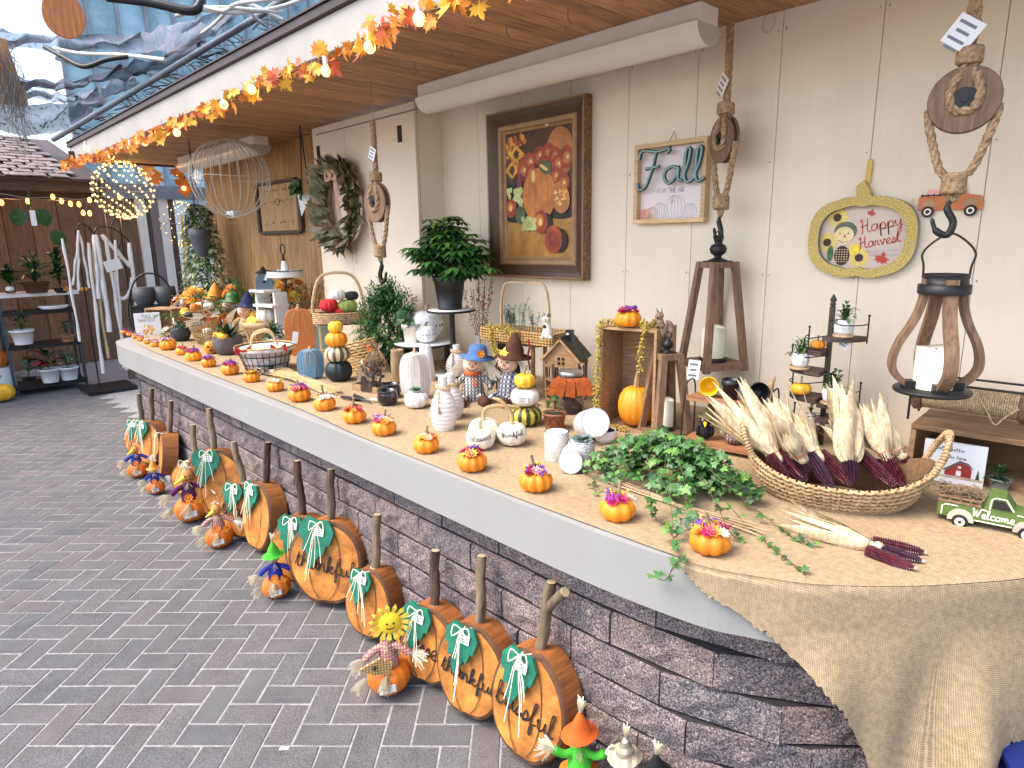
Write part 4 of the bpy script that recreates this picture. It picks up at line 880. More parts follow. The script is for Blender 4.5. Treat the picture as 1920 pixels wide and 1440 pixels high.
pdisc(m,-.35*u,-.45*H2,.15*u,.25*H2,2,5);pdisc(m,-.12*u,-.3*H2,.1*u,.16*H2,3,6);pdisc(m,-.58*u,-.4*H2,.06*u,.2*H2,7,6)
for k in range(-2,3):
 for q in range(6):pdisc(m,(-.35+k*.05)*u,(-.3-q*.06)*H2,.014*u,.012*u,4,7,6)
for(x,z,r)in((.12,.55,.10),(.38,-.58,.17)):flatleaf(m,[(a*r*u,b*r*u)for a,b in MAPLE],TR((x*u,-.0056,z*H2),pi/2,.3),1,0)
obj('picture_panel',m,[mat('blush_card',(.62,.50,.42),.6,.05),mat('rust_script',(.5,.06,.03),.6,.1),mat('dark_brown_print',(.05,.02,.015),.6),M_YP,mat('scarecrow_cream',(.75,.6,.3),.6,.2,40),mat('grey_green_print',(.12,.13,.09),.6,.3,40),M_GINK,M_G2],t)
m=MB();m.ribbon([(-.002,-.01,H2*1.25),(-.004,-.006,H2*1.5),(.0,-.006,H2*1.85),(.006,-.008,H2*1.85),(.004,-.01,H2*1.3)],.012,(0,-1,.1));obj('ribbon_loop',m,mat('gold_ribbon',(.6,.4,.05),.35,.1),t)
# --- orange truck ornament on the wall
cx,cz=wallp_(1782,382).x,wallp_(1782,380).z;W=wallp_(1843,380).x-wallp_(1722,380).x
t=thing('truck_ornament','flat orange wooden pickup ornament with cream pumpkins, hung behind the round pulley','ornament',(cx,YW-.004,cz))
body=[(-.5,-.12),(-.5,.1),(-.46,.14),(.02,.14),(.05,.3),(.2,.32),(.25,.14),(.46,.1),(.5,.0),(.5,-.14)]
m=MB();m.ext([(a*W,b*W)for a,b in body],.006,0,TR((0,-.006,0)),1);obj('truck_body',m,[mat('orange_stain',(.55,.17,.06),.6,.15,20),M_LWOOD],t)
for x in(-.33,.33):
 m=MB();m.ext([(x*W+.12*W*cos(a),-.06*W+.13*W*sin(a))for a in[pi*i/8 for i in range(9)]],.001,0,TR((0,-.0075,0)));obj('fender',m,mat('tan_fender',(.4,.24,.11),.6),t)
 m=MB()
 for r,mi,y in((.1,0,-.0095),(.06,1,-.0105),(.035,0,-.011)):m.ext([(x*W+r*W*cos(a),-.15*W+r*W*sin(a))for a in[2*pi*i/16 for i in range(16)]],.002,mi,TR((0,y,0)))
 obj('wheel',m,[M_INK,M_WP],t)
m=MB()
for(x,r)in((-.28,.12),(-.1,.09)):m.ext([(x*W+r*W*cos(a),.15*W+r*W*.9*sin(a))for a in[2*pi*i/16 for i in range(16)]],.004,0,TR((0,-.005-x*.005,0)))
obj('pumpkin_load',m,M_PINK,t);m=MB()
for i in range(6):m.box((-.44*W+i*.09*W,-.0075,.14*W),(.02*W,.002,.05*W))
m.box((-.24*W,-.0085,.14*W),(.46*W,.001,.018*W));obj('bed_rail',m,M_INK,t)
m=MB();m.tube(cr([(-.5*W,-.004,0),(-.62*W,-.004,-.06*W),(-.6*W,-.004,.1*W),(-.56*W,-.004,-.3*W),(-.7*W,-.004,-.38*W)],4),.0008,4);obj('string',m,M_TWINE,t)
# ======================= counter: right half =======================
TT=lambda*a,**k:TR(*a,**k)
def slatbox(t,W,D,H,th,ns,m,open_='front',back=True,zrot=0):
 """crate lying on its side, open towards -y: ns boards per face, each board a part named plank"""
 w=D/ns
 for k in range(ns):
  y=-D/2+w*(k+.5)
  for z in(th/2,H-th/2):m_=MB();m_.box((0,y,z),(W,w-.003,th),bev=.001);obj('plank',m_,m,t)
  for x in(-W/2+th/2,W/2-th/2):m_=MB();m_.box((x,y,H/2),(th,w-.003,H-2*th-.001),bev=.001);obj('plank',m_,m,t)
 if back:
  h=(H-2*th)/3
  for k in range(3):m_=MB();m_.box((0,D/2-th/2-.001,th+h*(k+.5)),(W-2*th,th,h-.003));obj('plank',m_,m,t)
def berries(mb,pts,r,br,n,mi=0,mi2=1):
 c=cr(pts,8);mb.tube(c,br*.4,4,mi2)
 for i in range(n):
  p=c[int(RU(0,len(c)-1))];v=rdir(-1.5,1.5)*r*RU(.25,1);mb.sph(p+v,br*RU(.8,1.15),5,mi)
M_BERRY=mat('mustard_berry',(.33,.23,.03),.6,.25,60,(.52,.38,.07),rnd=.05);M_RBERRY=mat('rust_berry',(.34,.07,.015),.5,.3,60,(.5,.14,.03))
# --- ivy
ivl,si=at(1232,925);ivl=ivl+Vector((.0,.06,0))
t=thing('ivy_plant','big trailing ivy spilling from a tan pot over the burlap beside the corn basket','potted plant',ivl,0)
pot(t,.052,.085,mat('tan_ceramic',(.5,.34,.14),.5,.15,20),bowl_prof(.055,.085))
ivm=[]
for k in range(4):
 q=MB();
 if k<3:flatleaf(q,[(a*1.0,b)for a,b in IVY],TR(),0,-.18)
 me=bpy.data.meshes.new('leaf');
 if k<3:me.from_pydata(q.v,[],q.f);me.materials.append((M_G2,M_G1,M_G3)[k]);ivm.append(me)
rest=MB();vine=MB();cnt=[0]
def putleaf(P,size,nrm=None,near=True,tone=None):
 d=(nrm or(Vector((RU(-.5,.5),RU(-.9,.1),RU(.4,1.2))))).normalized();q=d.to_track_quat('Z','Y').to_matrix().to_4x4()
 M=Matrix.Translation(P)@q@TR(rz=RU(0,6),s=size);k=tone if tone is not None else random.choice((0,0,0,1,1,2))
 if near and cnt[0]<290:cnt[0]+=1;inst('leaf',ivm[k],t,M)
 else:flatleaf(rest,IVY,M,k,-.18)
def trail(px,sz=.02,rad=.012,hang=False,step=.016,heights=None):
 pts=[]
 for i,p in enumerate(px):
  z=p[2]if len(p)>2 else CT+.012
  if len(p)>3:w=ony(p[0],p[1],p[3])
  else:w=onz(p[0],p[1],z)
  pts.append(w-ivl)
 c=cr(pts,6);vine.tube(c,.0013,4,0,cap=False);L=0;last=0
 for i in range(1,len(c)):
  L+=(c[i]-c[i-1]).length
  if L-last>step:
   last=L;v=Vector((RU(-1,1),RU(-1,1),RU(-.1,.9)))*rad;putleaf(c[i]+v,sz*RU(.7,1.3),tone=2 if i>len(c)-4 else None);vine.tube([c[i],c[i]+v],.0008,3,0,cap=False)
H0=CT+.12
# trailing vines seen running over the cloth
trail([(1290,880,H0),(1350,930,CT+.08),(1400,985),(1440,1020),(1500,1068),(1510,1080)],.016,.008,step=.02)
trail([(1330,880,H0),(1400,940,CT+.06),(1455,985),(1500,1015),(1535,1020)],.018,.01,step=.018)
trail([(1250,900,H0),(1260,960,CT+.07),(1262,1010,CT+.03),(1275,1040,CT+.02),(1262,1062,CT+.01),(1248,1088,.80,1.305),(1222,1078,.80,1.3)],.021,.012,step=.016)
trail([(1190,860,H0),(1150,870,CT+.08),(1110,885,CT+.03),(1085,880)],.017,.012)
trail([(1230,890,H0),(1215,940,CT+.07),(1222,960,CT+.03),(1240,985)],.026,.014)
trail([(1180,880,H0),(1140,900,CT+.06),(1110,905,CT+.02),(1120,925)],.018,.012)
trail([(1320,900,H0),(1350,960,CT+.08),(1370,1000,CT+.03),(1395,1015)],.02,.014)
trail([(1300,860,H0),(1350,880,CT+.1),(1390,900,CT+.06),(1400,950,CT+.02)],.019,.016)
trail([(1290,960,CT+.05),(1300,985,CT+.05),(1275,1000,CT+.03),(1262,1010,CT+.02)],.03,.018)
for i in range(60):
 a=RU(0,2*pi);R0=RU(.10,.25);c0=Vector((0,0,.09));x,y=cos(a)*R0*1.2,sin(a)*R0*.7
 pts=cr([c0,c0+Vector((x*.4,y*.4,RU(.03,.07))),Vector((x*.8,y*.8,RU(.05,.10))),Vector((x,y,RU(.012,.06)))],4);vine.tube(pts,.0012,3,0,cap=False)
 for j,p in enumerate(pts[2:]):
  for _ in range(2):putleaf(p+Vector((RU(-1,1),RU(-1,1),RU(-.2,1)))*.02,RU(.016,.031),near=(p.y<.02 and random.random()<.35))
obj('vine_stems',vine,mat('ivy_stem',(.12,.09,.04),.7),t,kind=None);obj('crown_leaves',rest,[M_G2,M_G1,M_G3],t,kind='stuff')
# --- dry sticks on the cloth
pa_,pb_=onz(1145,905,CT+.01),onz(1425,1003,CT+.01);c_=(pa_+pb_)/2;m=MB()
for i in range(9):o_=Vector((RU(-.012,.012),RU(-.012,.012),RU(0,.012)));m.tube([pa_-c_+o_*1.5,o_*.4,pb_-c_+o_*1.8],[.0022,.002,.0015],5,0)
for i in range(22):leaf(m,pa_-c_+Vector((RU(-.01,.03),RU(-.01,.02),.008)),Vector((-1,RU(-.3,.6),RU(.0,.5))),.035,.010,1)
o=obj('dried_stalks',m,[mat('pale_stalk',(.5,.34,.2),.7,.2,30),mat('dark_seedhead',(.06,.035,.03),.8)],None,c_);tag(o,'bundle of thin dried stalks lying under the trailing ivy','dried stalks')
# --- corn cobs
M_CORN=[]
for nm,c1,c2 in(('dark_maroon_kernels',(.03,.005,.01),(.09,.014,.022)),('purple_kernels',(.018,.006,.016),(.055,.018,.04)),('red_kernels',(.06,.006,.014),(.13,.016,.026))):M_CORN.append(mat(nm,c1,.22,.3,90,c2,coat=.4))
def cob(parent,p,d,L,r,mi=0,tip=True):
 """cob pointing from p along d: rows of raised kernels"""
 mb=MB();q=Vector(d).to_track_quat('Z','Y').to_matrix().to_4x4();M=Matrix.Translation(Vector(p))@q
 k,nr=14,22;prof=lambda t:r*(1-.45*max(0,t-.6)/.4-.25*max(0,t-.9)/.1)*(.9+.1*min(1,t*6))
 vs,fs=[],[]
 N,Rr=k*2,nr*2
 for i in range(Rr+1):
  t=i/Rr;rr=prof(t)
  for j in range(N):
   a=2*pi*(j+.0*i)/N;up=1.06 if(i%2 and j%2)else.78 if(i%2 or j%2)else.7;vs.append((rr*up*cos(a),rr*up*sin(a),L*t))
 fs=[(i*N+j,i*N+(j+1)%N,(i+1)*N+(j+1)%N,(i+1)*N+j)for i in range(Rr)for j in range(N)]
 [mb.add([vs[q]for q in f],[(0,1,2,3)],0 if(f[0]//N//2*7+(f[0]%N)//2*3)%5 else 2,False,M)for f in fs];mb.sph((0,0,L),prof(1)*.9,8,1 if tip else 0,(1,1,1.6 if tip else.6),M=M);return obj('cob',mb,[M_CORN[mi],M_HUSK,M_CORN[(mi+2)%3]],parent)
def husk(parent,p,d,L,W,n,spread=.45,curl=.35,up=(0,0,1),neck=.012):
 mb=MB();p=Vector(p);d=Vector(d).normalized();a1=d.orthogonal().normalized();a2=d.cross(a1)
 for i in range(n):
  a=2*pi*i/n+RU(-.3,.3);rad=a1*cos(a)+a2*sin(a);s=spread*RU(.3,1.2);l=L*RU(.6,1.1);w=W*RU(.6,1.3);cu=curl*RU(-.6,1.2)
  pts=[p+rad*neck*.9-d*.03,p+rad*neck,p+d*l*.3+rad*(neck+s*l*.22),p+d*l*.65+rad*(s*l*.42+cu*l*.08),p+d*l*.95+rad*(s*l*.5+cu*l*.25)]
  c=cr(pts,3);k=len(c);vs=[];tw=RU(-.8,.8);bt=rad.cross(d)
  for j,q in enumerate(c):
   u_=j/(k-1);ww=w/2*(.35+1.1*sin(pi*min(1,u_*.9+.08))**.8)*(1 if u_<.75 else max(.03,(1-u_)/.25));b=(bt*cos(tw*u_)+rad*sin(tw*u_));f=rad*(ww*.45)
   rp_=.0016*sin(u_*23+i)
   vs+=[q-b*ww-f*.5,q-b*ww*.45+f*.25+rad*rp_,q+f*.0+rad*rp_*-1,q+b*ww*.45+f*.25,q+b*ww-f*.5]
  mb.add(vs,[(5*j+x,5*j+x+1,5*j+6+x,5*j+5+x)for j in range(k-1)for x in range(4)],0,True)
 mb.sph(p-d*.02,neck*1.5,8,0,(1,1,1));mb.tube([p+(a1*cos(x)+a2*sin(x))*neck*1.75 for x in[2*pi*i/12 for i in range(12)]],.0012,4,1,closed=True)
 return obj('husk',mb,[M_HUSK,mat('red_rubber_band',(.45,.08,.05),.6)],parent)
 # --- woven basket
A0,A1=onz(1400,870,CT),onz(1742,895,CT)
bc=Vector(((onz(1395,900,CT).x+onz(1700,930,CT).x)/2,0,CT));bl,sb_=at(1560,905);bl.z=CT;rzb=-.38+.62
bl=onz(1562,934,CT);sB=mpp(bl);rzb=.40
t=thing('woven_basket','long oval water hyacinth basket with loop handle holding husked dark corn','basket',bl,rzb)
La,Lb,Hb=156*sB,100*sB,50*sB*1.1
M_HYA=mat('braided_hyacinth',(.34,.20,.09),.75,.25,50,(.56,.38,.2),bump=.5,bs=120,rnd=.1)
def bz(a,u):return Hb*u*(1+.75*abs(cos(a))**3*u)
NS=7
for k in range(NS):
 u=(k+.5)/NS;fl=.66+.34*u**.7;m=MB();n=58
 for j in range(n):
  for sgn in(-1,1):
   a0=2*pi*(j+(.5 if sgn>0 else 0))/n;a1_=a0+2*pi/n*1.25;q=[]
   for f in(0,.5,1):
    a=a0+(a1_-a0)*f;rr=1+.0;z=bz(a,u)+Hb/NS*(.42*sgn*(1-2*f)*1+0);out_=1.0+.03*sin(pi*f)
    q.append(Vector((La*fl*out_*cos(a),Lb*fl*out_*sin(a),z)))
   m.tube(q,[Hb/NS*.22,Hb/NS*.42,Hb/NS*.2],5,0,cap=False)
 obj('braid_row',m,M_HYA,t)
m=MB();k=40;vs=[(La*f*cos(2*pi*j/k),Lb*f*sin(2*pi*j/k),z if z<.01 else bz(2*pi*j/k,1)*.96)for f,z in((.62,.004),(.97,1))for j in range(k)]+[(0,0,.004)]
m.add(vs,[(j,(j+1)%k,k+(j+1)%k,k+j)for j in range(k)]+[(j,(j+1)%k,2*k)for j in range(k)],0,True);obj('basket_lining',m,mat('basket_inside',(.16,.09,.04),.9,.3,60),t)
for sx in(1,-1):
 m=MB();x0=La*.97;z0=Hb*1.62
 hp=cr([(x0*.95*sx,-Lb*.42,z0*.86),(x0*1.05*sx,-Lb*.38,z0*1.25),(x0*1.12*sx,0,z0*1.62),(x0*1.05*sx,Lb*.38,z0*1.25),(x0*.95*sx,Lb*.42,z0*.86)],8)
 m.tube(hp,.007,7)
 for i in range(0,len(hp)-1):
  tdir=(hp[i+1]-hp[i]).normalized();a_=tdir.orthogonal().normalized();b__=tdir.cross(a_)
  m.tube([hp[i]+(a_*cos(x)+b__*sin(x))*.0085+tdir*x*.0008 for x in[2*pi*q/8 for q in range(8)]],.0028,4,closed=True)
 obj('loop_handle',m,M_HYA,t)
 # --- corn in the basket: each husked bunch is a thing
def corn(px,z,vec,L,R,label,hl,hn=16,mi=0,spread=.45,tip=False,n=2,base=None,hw=.03):
 p=onz(px[0],px[1],z)if base is None else base;d=Vector(vec).normalized();t=thing('dried_corn',label,'dried corn',p,0,'husked dark corn cobs')
 b=d.cross(Vector((0,0,1))).normalized()
 for i in range(n):o_=(b*(i-(n-1)/2)*R*1.9);cob(t,o_,d+o_*6,L*RU(.92,1.05),R,(mi+i)%3,tip)
 husk(t,(0,0,0),-d,hl,hw,hn,spread);return t
zb_=CT+.085
corn((1450,852),zb_+.045,(.6,-.1,-.5),.11,.020,'leftmost corn bunch in the woven basket, long ragged husks leaning far left',.27,30,2,.62,n=2,hw=.024)
corn((1528,850),zb_+.05,(.65,-.25,-.5),.13,.021,'corn bunch with yellow tinged husks, second from the basket left end',.21,26,0,.65,n=2,hw=.024)
corn((1592,850),zb_+.055,(.25,-.4,-.6),.10,.023,'corn bunch with the tallest upright pink husk, middle of the woven basket',.25,12,1,.3,n=1,hw=.05)
corn((1606,845),zb_+.05,(.75,-.2,-.45),.15,.022,'corn cob lying right across the middle of the woven basket',.14,10,0,.5,n=1)
corn((1660,850),zb_+.05,(.45,-.25,-.55),.115,.021,'rightmost corn bunch in the woven basket beside the loop handle',.19,22,2,.7,n=1,hw=.03)
corn((1500,850),zb_+.06,(.2,.2,-.5),.07,.014,'pale short husks at the back of the basket below the metal plant stand',.13,12,0,.7,n=1)
corn((1486,845),zb_+.05,(.4,-.2,-.5),.10,.019,'slim corn bunch between the two leftmost ones, husks standing up',.2,16,1,.4,n=1,hw=.026)
corn((1684,846),zb_+.05,(.5,-.1,-.5),.10,.018,'brown tipped corn bunch at the back right of the woven basket',.15,18,0,.8,n=1,hw=.022)
p=onz(1630,1023,CT+.018)
t=corn(None,0,(.93,.08,-.03),.118,.0165,'bunch of three dark corn cobs with pale husks lying on the burlap before the basket',.23,20,0,.42,True,3,base=p,hw=.022)
# --- green truck
tl_,st=at(1838,997);t=thing('toy_truck','green wooden pickup with Welcome in white script and a slatted bed of straw','toy truck',onz(1850,990,CT),face(tl_)*.35+.1)
W=.235;u=W;dp=.062
body=[(-.5,.1),(-.5,.27),(-.06,.27),(-.02,.43),(.0,.455),(.14,.455),(.24,.31),(.42,.28),(.5,.22),(.5,.1)]
M_TG=mat('olive_green_paint',(.09,.15,.035),.5,.15,12);m=MB();m.ext([(a*u,b*u)for a,b in body],dp,0,TT((0,-dp/2,0)),bev=.02);obj('body',m,M_TG,t)
m=MB();m.ext([(.02*u,.3*u),(.03*u,.4*u),(.13*u,.4*u),(.2*u,.3*u)],.002,1,TT((0,-dp/2-.003,0)))
for pts in([(-.45,.12),(-.45,.22),(-.42,.25),(-.3,.25)],[(.0,.28),(.01,.4),(.04,.425),(.14,.425),(.22,.3)],[(.25,.27),(.4,.26),(.47,.22)],[(-.17,.115),(.22,.115)],[(-.07,.26),(-.02,.255)]):m.ribbon([(a*u,0,b*u)for a,b in pts],.0035,(0,-1,0),0,TT((0,-dp/2-.0015,0)))
write(m,'Welcome',TT((.045*u,-dp/2-.0016,.155*u)),.0125,.0035,mi=0);obj('painted_trim',m,[M_WP,M_INK],t)
for x in(-.26,.36):
 m=MB();m.ext([(x*u+.13*u*cos(a),.09*u+.13*u*sin(a))for a in[-.1+(pi+.2)*i/12 for i in range(13)]],.006,0,TT((0,-dp/2-.005,0)));obj('fender',m,mat('whitewashed_fender',(.5,.42,.34),.7,.2,20),t)
 for sg in(-1,1):
  m=MB();Mx=TT((x*u,sg*(dp/2+.004),.075*u),pi/2)
  m.lathe([(.075*u,-.006),(.08*u,-.004),(.08*u,.004),(.075*u,.006)],24,0,Mx);m.lathe([(.05*u,-.0075),(.05*u,.0075)],20,1,Mx);m.lathe([(.018*u,-.009),(.018*u,.009)],12,0,Mx);obj('wheel',m,[M_INK,M_WP],t)
for sg in(-1,1):
 for z in(.29,.345):
  m=MB();m.box((-.29*u,sg*dp/2,z*u),(.42*u,.004,.028*u));obj('bed_rail',m,M_WOODX,t)
 for x in(-.48,-.38,-.28,-.18,-.1):m=MB();m.box((x*u,sg*(dp/2-.002),.315*u),(.02*u,.003,.09*u));obj('bed_post',m,M_WOODX,t)
m=MB()
for i in range(150):p=Vector((RU(-.47,-.12)*u,RU(-.4,.4)*dp,.34*u+RU(0,.015)));m.tube(cr([p,p+rdir(0,1)*.012,p+rdir(0,1.3)*.02,p+rdir(-.3,.8)*.026],3),.0008,3,0,cap=False)
o=obj('straw_load',m,mat('brown_crinkle_straw',(.30,.21,.13),.9,.4,60),t)
# --- long crate with spool and farm sign
cl,sc=at(1690,880);D=.26;W=.62;H=.155;cp=Vector((onz(1696,885,CT).x,onz(1696,885,CT).y,CT));H=ony(1694,790,cp.y).z-CT
t=thing('wooden_crate','weathered wooden crate lying on its side at the right wall, twine spool on top','crate',cp+Vector((W/2,.13,0)),.04)
for k in range(2):m=MB();m.box((0,-.13+D*(k+.5)/2,H-.008),(W,D/2-.004,.018),bev=.002);obj('plank',m,woodm('weathered_crate_board',(.14,.075,.035),(.34,.2,.1),'x',1.4),t)
for x in(-W/2+.008,W/2-.008):m=MB();m.box((x,0,H/2-.01),(.016,D-.004,H-.02));obj('side_panel',m,M_CRATE,t)
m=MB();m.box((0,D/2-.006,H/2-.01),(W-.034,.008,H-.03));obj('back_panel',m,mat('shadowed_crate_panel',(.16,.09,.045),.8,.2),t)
m=MB();m.box((0,0,.006),(W-.034,D-.01,.01));obj('bottom_panel',m,M_CRATE,t)
# farm sign
p=onz(1770,930,CT);p=Vector((onz(1765,925,CT).x,cp.y-.012,CT));W=(ony(1832,860,p.y).x-ony(1716,860,p.y).x);Hs=ony(1770,826,p.y).z-CT
t=thing('farm_sign','white block sign with red barn, reading fall is better on the farm','sign',p+Vector((0,-.01,.001)),.12,None,-.06)
m=MB();m.box((0,0,Hs/2),(W,.014,Hs),0,bev=.001);y=-.0075
write(m,'fall is better',TT((-.01,y-.0006,Hs*.80)),.0062,.0016,'print',1);write(m,'on the farm',TT((.0,y-.0006,Hs*.62)),.0062,.0016,'print',1)
A=lambda pts,k,mi:m.add([(a*W,y-.0005*k,b*Hs)for a,b in pts],[tuple(range(len(pts)))],mi)
A([(-.12,.22),(.30,.22),(.30,.42),(.22,.52),(.12,.58),(-.02,.48),(-.12,.36)],1,2);A([(-.16,.34),(.1,.6),(.24,.56),(.34,.42),(.22,.50),(.11,.54),(-.10,.32)],2,3);A([(.06,.24),(.14,.24),(.14,.36),(.06,.36)],3,0);A([(.08,.41),(.13,.41),(.13,.47),(.08,.47)],3,0)
for(x,h)in((-.4,.42),(-.33,.34),(-.27,.4),(.4,.36)):A([(x-.035,.2),(x+.035,.2),(x,.2+h*.7)],2,4)
A([(-.48,.16),(.48,.16),(.48,.22),(-.48,.2)],2,5)
obj('printed_block',m,[M_CARD,M_INK,mat('barn_red',(.36,.03,.02),.6,.25,60),mat('barn_roof',(.14,.10,.10),.6),mat('print_pine',(.03,.05,.04),.7),mat('print_straw',(.5,.42,.28),.7,.3,50)],t)
# small grey pots in the crate behind the truck
p=cp+Vector((.26,.0,.012));t=thing('small_succulent','little grey pot of dark grassy succulent inside the crate behind the green truck','potted plant',p);pot(t,.03,.035,mat('grey_clay',(.25,.27,.26),.7));
pot_plant_leaves(t,30,.03,.05,.05,.007,[M_G1,M_G1],.03)
# spool on metal stand
yS=cp.y+.11;ps=ony(1822,750,yS);t=thing('twine_spool','large spool of jute twine on a black metal stand on the crate','twine spool',ps,.03)
L=.26;m=MB()
for i in range(44):a=-L/2+L*i/43;m.tube([(a,.043*cos(x),.043*sin(x))for x in[2*pi*k/18 for k in range(18)]],.0034,4,0,closed=True)
obj('twine',m,M_TWINE,t)
for x in(-L/2-.02,L/2+.012):m=MB();m.lathe([(.047,-.014),(.055,-.008),(.055,.008),(.047,.014)],20,0,TT((x,0,0),0,pi/2));obj('end_flange',m,M_WOODX,t)
m=MB();rope(m,[(L*.1,-.046,.02),(L*.2,-.05,-.02),(L*.3,-.065,-.055),(L*.38,-.06,-.03),(L*.5,-.05,.0),(L*.62,-.04,.01)],.0028);obj('loose_end',m,M_TWINE,t)
m=MB();zz=CT+H-ps.z;
for x in(-L*.5-.03,L*.5+.04):
 for y in(-.07,.07):m.tube([(x,y,zz+.002),(x,y,.055)],.004,6)
m.tube([(-L*.5-.03,-.07,.055),(L*.5+.2,-.07,.055)],.004,6);m.tube([(-L*.5-.03,.07,.055),(L*.5+.2,.07,.055)],.004,6);m.tube([(-L*.5-.04,0,0),(L*.5+.06,0,0)],.006,6)
for x in(-L*.5-.03,L*.5+.04):m.tube([(x,-.07,.0),(x,.07,.0)],.003,6)
obj('metal_stand',m,M_BLACK,t)
# --- spiral plant stand
bs_=onz(1545,822,CT);yb=2.50;base=Vector((ony(1540,812,yb).x,yb,CT));s=mpp(base)
t=thing('spiral_plant_stand','dark metal and wood spiral plant stand with stepped corner shelves by the wall','plant stand',base,0)
ztop=ony(1549,550,yb).z-CT;m=MB();m.box((0,0,ztop*.46),(.016,.016,ztop*.92));m.lathe([(.006,ztop*.92),(.012,ztop*.935),(.007,ztop*.945),(.013,ztop*.96),(.004,ztop*.99),(1e-5,ztop)],10);obj('post',m,mat('dark_bronze',(.045,.032,.028),.5,.3,30),t)
M_DSH=woodm('dark_shelf_wood',(.04,.026,.022),(.10,.065,.055),'x',2)
def shelf(pxl,pxr,py,dirx,extra=.0,depth=.085):
 z=ony((pxl+pxr)/2,py,yb).z-CT;xa_,xb_=ony(pxl,py,yb).x-base.x,ony(pxr,py,yb).x-base.x;m=MB()
 pts=[(xa_,-.01),(xb_,-.01)]+[((xa_ if dirx<0 else xb_)*cos(a)*1.0,-.01-depth*sin(a))for a in[pi/2*i/6 for i in range(7)]][::1]
 W=abs(xb_-xa_);c=[(0,.03)]+[(dirx*W*cos(a),.03-(depth+.02)*sin(a))for a in[pi/2*i/8 for i in range(9)]]
 vs=[(a,b,z-.012)for a,b in c]+[(a,b,z+.006)for a,b in c];n=len(c)
 m.add(vs,[tuple(range(n)),tuple(range(n,2*n))[::-1]]+[(i,n+i,n+(i+1)%n,(i+1)%n)for i in range(n)]);obj('corner_shelf',m,M_DSH,t)
 m=MB();x=dirx*W;m.tube([(x,.03,z-.02),(x,.03,z+.075)],.003,5);m.sph((x,.03,z+.08),.0055,6)
 m.tube(cr([(x,.03,z+.05),(x*.9,-.03,z+.05),(x*.5,-.07,z+.052),(0,-.01,z+.06)],4),.0022,5);obj('rail',m,M_BLACK,t);return Vector((base.x+dirx*W*.5,yb-.025,CT+z+.006))
h1=shelf(1549,1613,632,1);h2=shelf(1467,1540,690,-1);h3=shelf(1472,1540,738,-1,depth=.10);h4=shelf(1546,1606,756,1);h5=shelf(1549,1600,785,1);h6=shelf(1480,1540,800,-1);h0=shelf(1500,1545,655,-1)
tg_=MB();q=ony(1585,643,yb-.03)-base;price_tag(t,TT(q,0,.6,.2),.035,.04,3)
def facet(r,h):return[(r*.55,0),(r*.9,h*.2),(r,h*.55),(r*.86,h),(r*.76,h*.97),(1e-5,h*.86)]
def wpot(p,r,h,label,leaves,saucer=True,n=46,L=.028,mats_=None,W=.014):
 t=thing('potted_plant',label,'potted plant',p,RU(0,3),'small plants in white pots on the spiral stand');mb=MB();mb.lathe(facet(r,h),11,c=(0,0,.006),sm=False);obj('pot',mb,M_WGLAZE,t);mb=MB();mb.lathe([(r*.7,h*.9),(1e-5,h*.96)],10);obj('soil',mb,M_SOIL,t)
 if saucer:mb=MB();mb.lathe([(r*1.0,0),(r*1.1,.006),(r*.9,.0065)],18);obj('saucer',mb,M_LWOOD,t)
 pot_plant_leaves(t,n,r*1.5,h*1.5,L,W,mats_ or[M_G2,M_G1,M_G3,M_G2],h,.5);return t
wpot(h1+Vector((-.005,0,0)),.034,.055,'faceted white pot with upright leafy plant on the top step of the spiral stand',0)
wpot(h2+Vector((-.01,-.02,0)),.034,.055,'white pot with drooping fern on the left step of the spiral stand',0,n=60,L=.03,W=.008)
wpot(h4+Vector((-.01,-.03,.0)),.036,.058,'white pot with dark ruffled leaves on the lower right step of the spiral stand',0,mats_=[M_G1,M_G2,M_G1])
wpot(h6+Vector((.02,.01,0)),.024,.05,'slim white pot half hidden low on the spiral stand',0,n=14,L=.015)
def plain(p,r,label,m=None,hh=1.3,lob=8):
 t=thing('mini_pumpkin',label,'mini pumpkin',p,RU(0,6),'plain mini pumpkins');mb=MB();pumpkin(mb,r,r*hh,lob,.15);obj('pumpkin_body',mb,m or M_YEL,t)
 mb=MB();mb.tube(cr([(0,0,r*hh*.75),(0,0,r*hh*1.1),(r*.3,0,r*hh*1.45)],3),r*.1,6);obj('stem',mb,M_STEM,t);return t
plain(h3+Vector((.0,-.03,0)),.038,'striped yellow mini pumpkin on the middle left step of the spiral stand');plain(h0+Vector((.01,.005,0)),.028,'orange mini pumpkin tucked behind the fern on the spiral stand',M_ORANGE)
pq=onz(1492,818,CT+.03);plain(Vector((base.x-.075,yb-.06,CT+.05)),.034,'yellow mini pumpkin low on the left of the spiral stand above the corn');m=MB();m.lathe([(.05,CT),(.05,CT+.05)],12);
o=obj('dark_block',MB().box((0,0,.025),(.09,.08,.05),bev=.003),M_DSH,None,Vector((base.x-.075,yb-.06,CT+.001)));tag(o,'small dark wooden block under the yellow mini pumpkin by the spiral stand','wooden block')
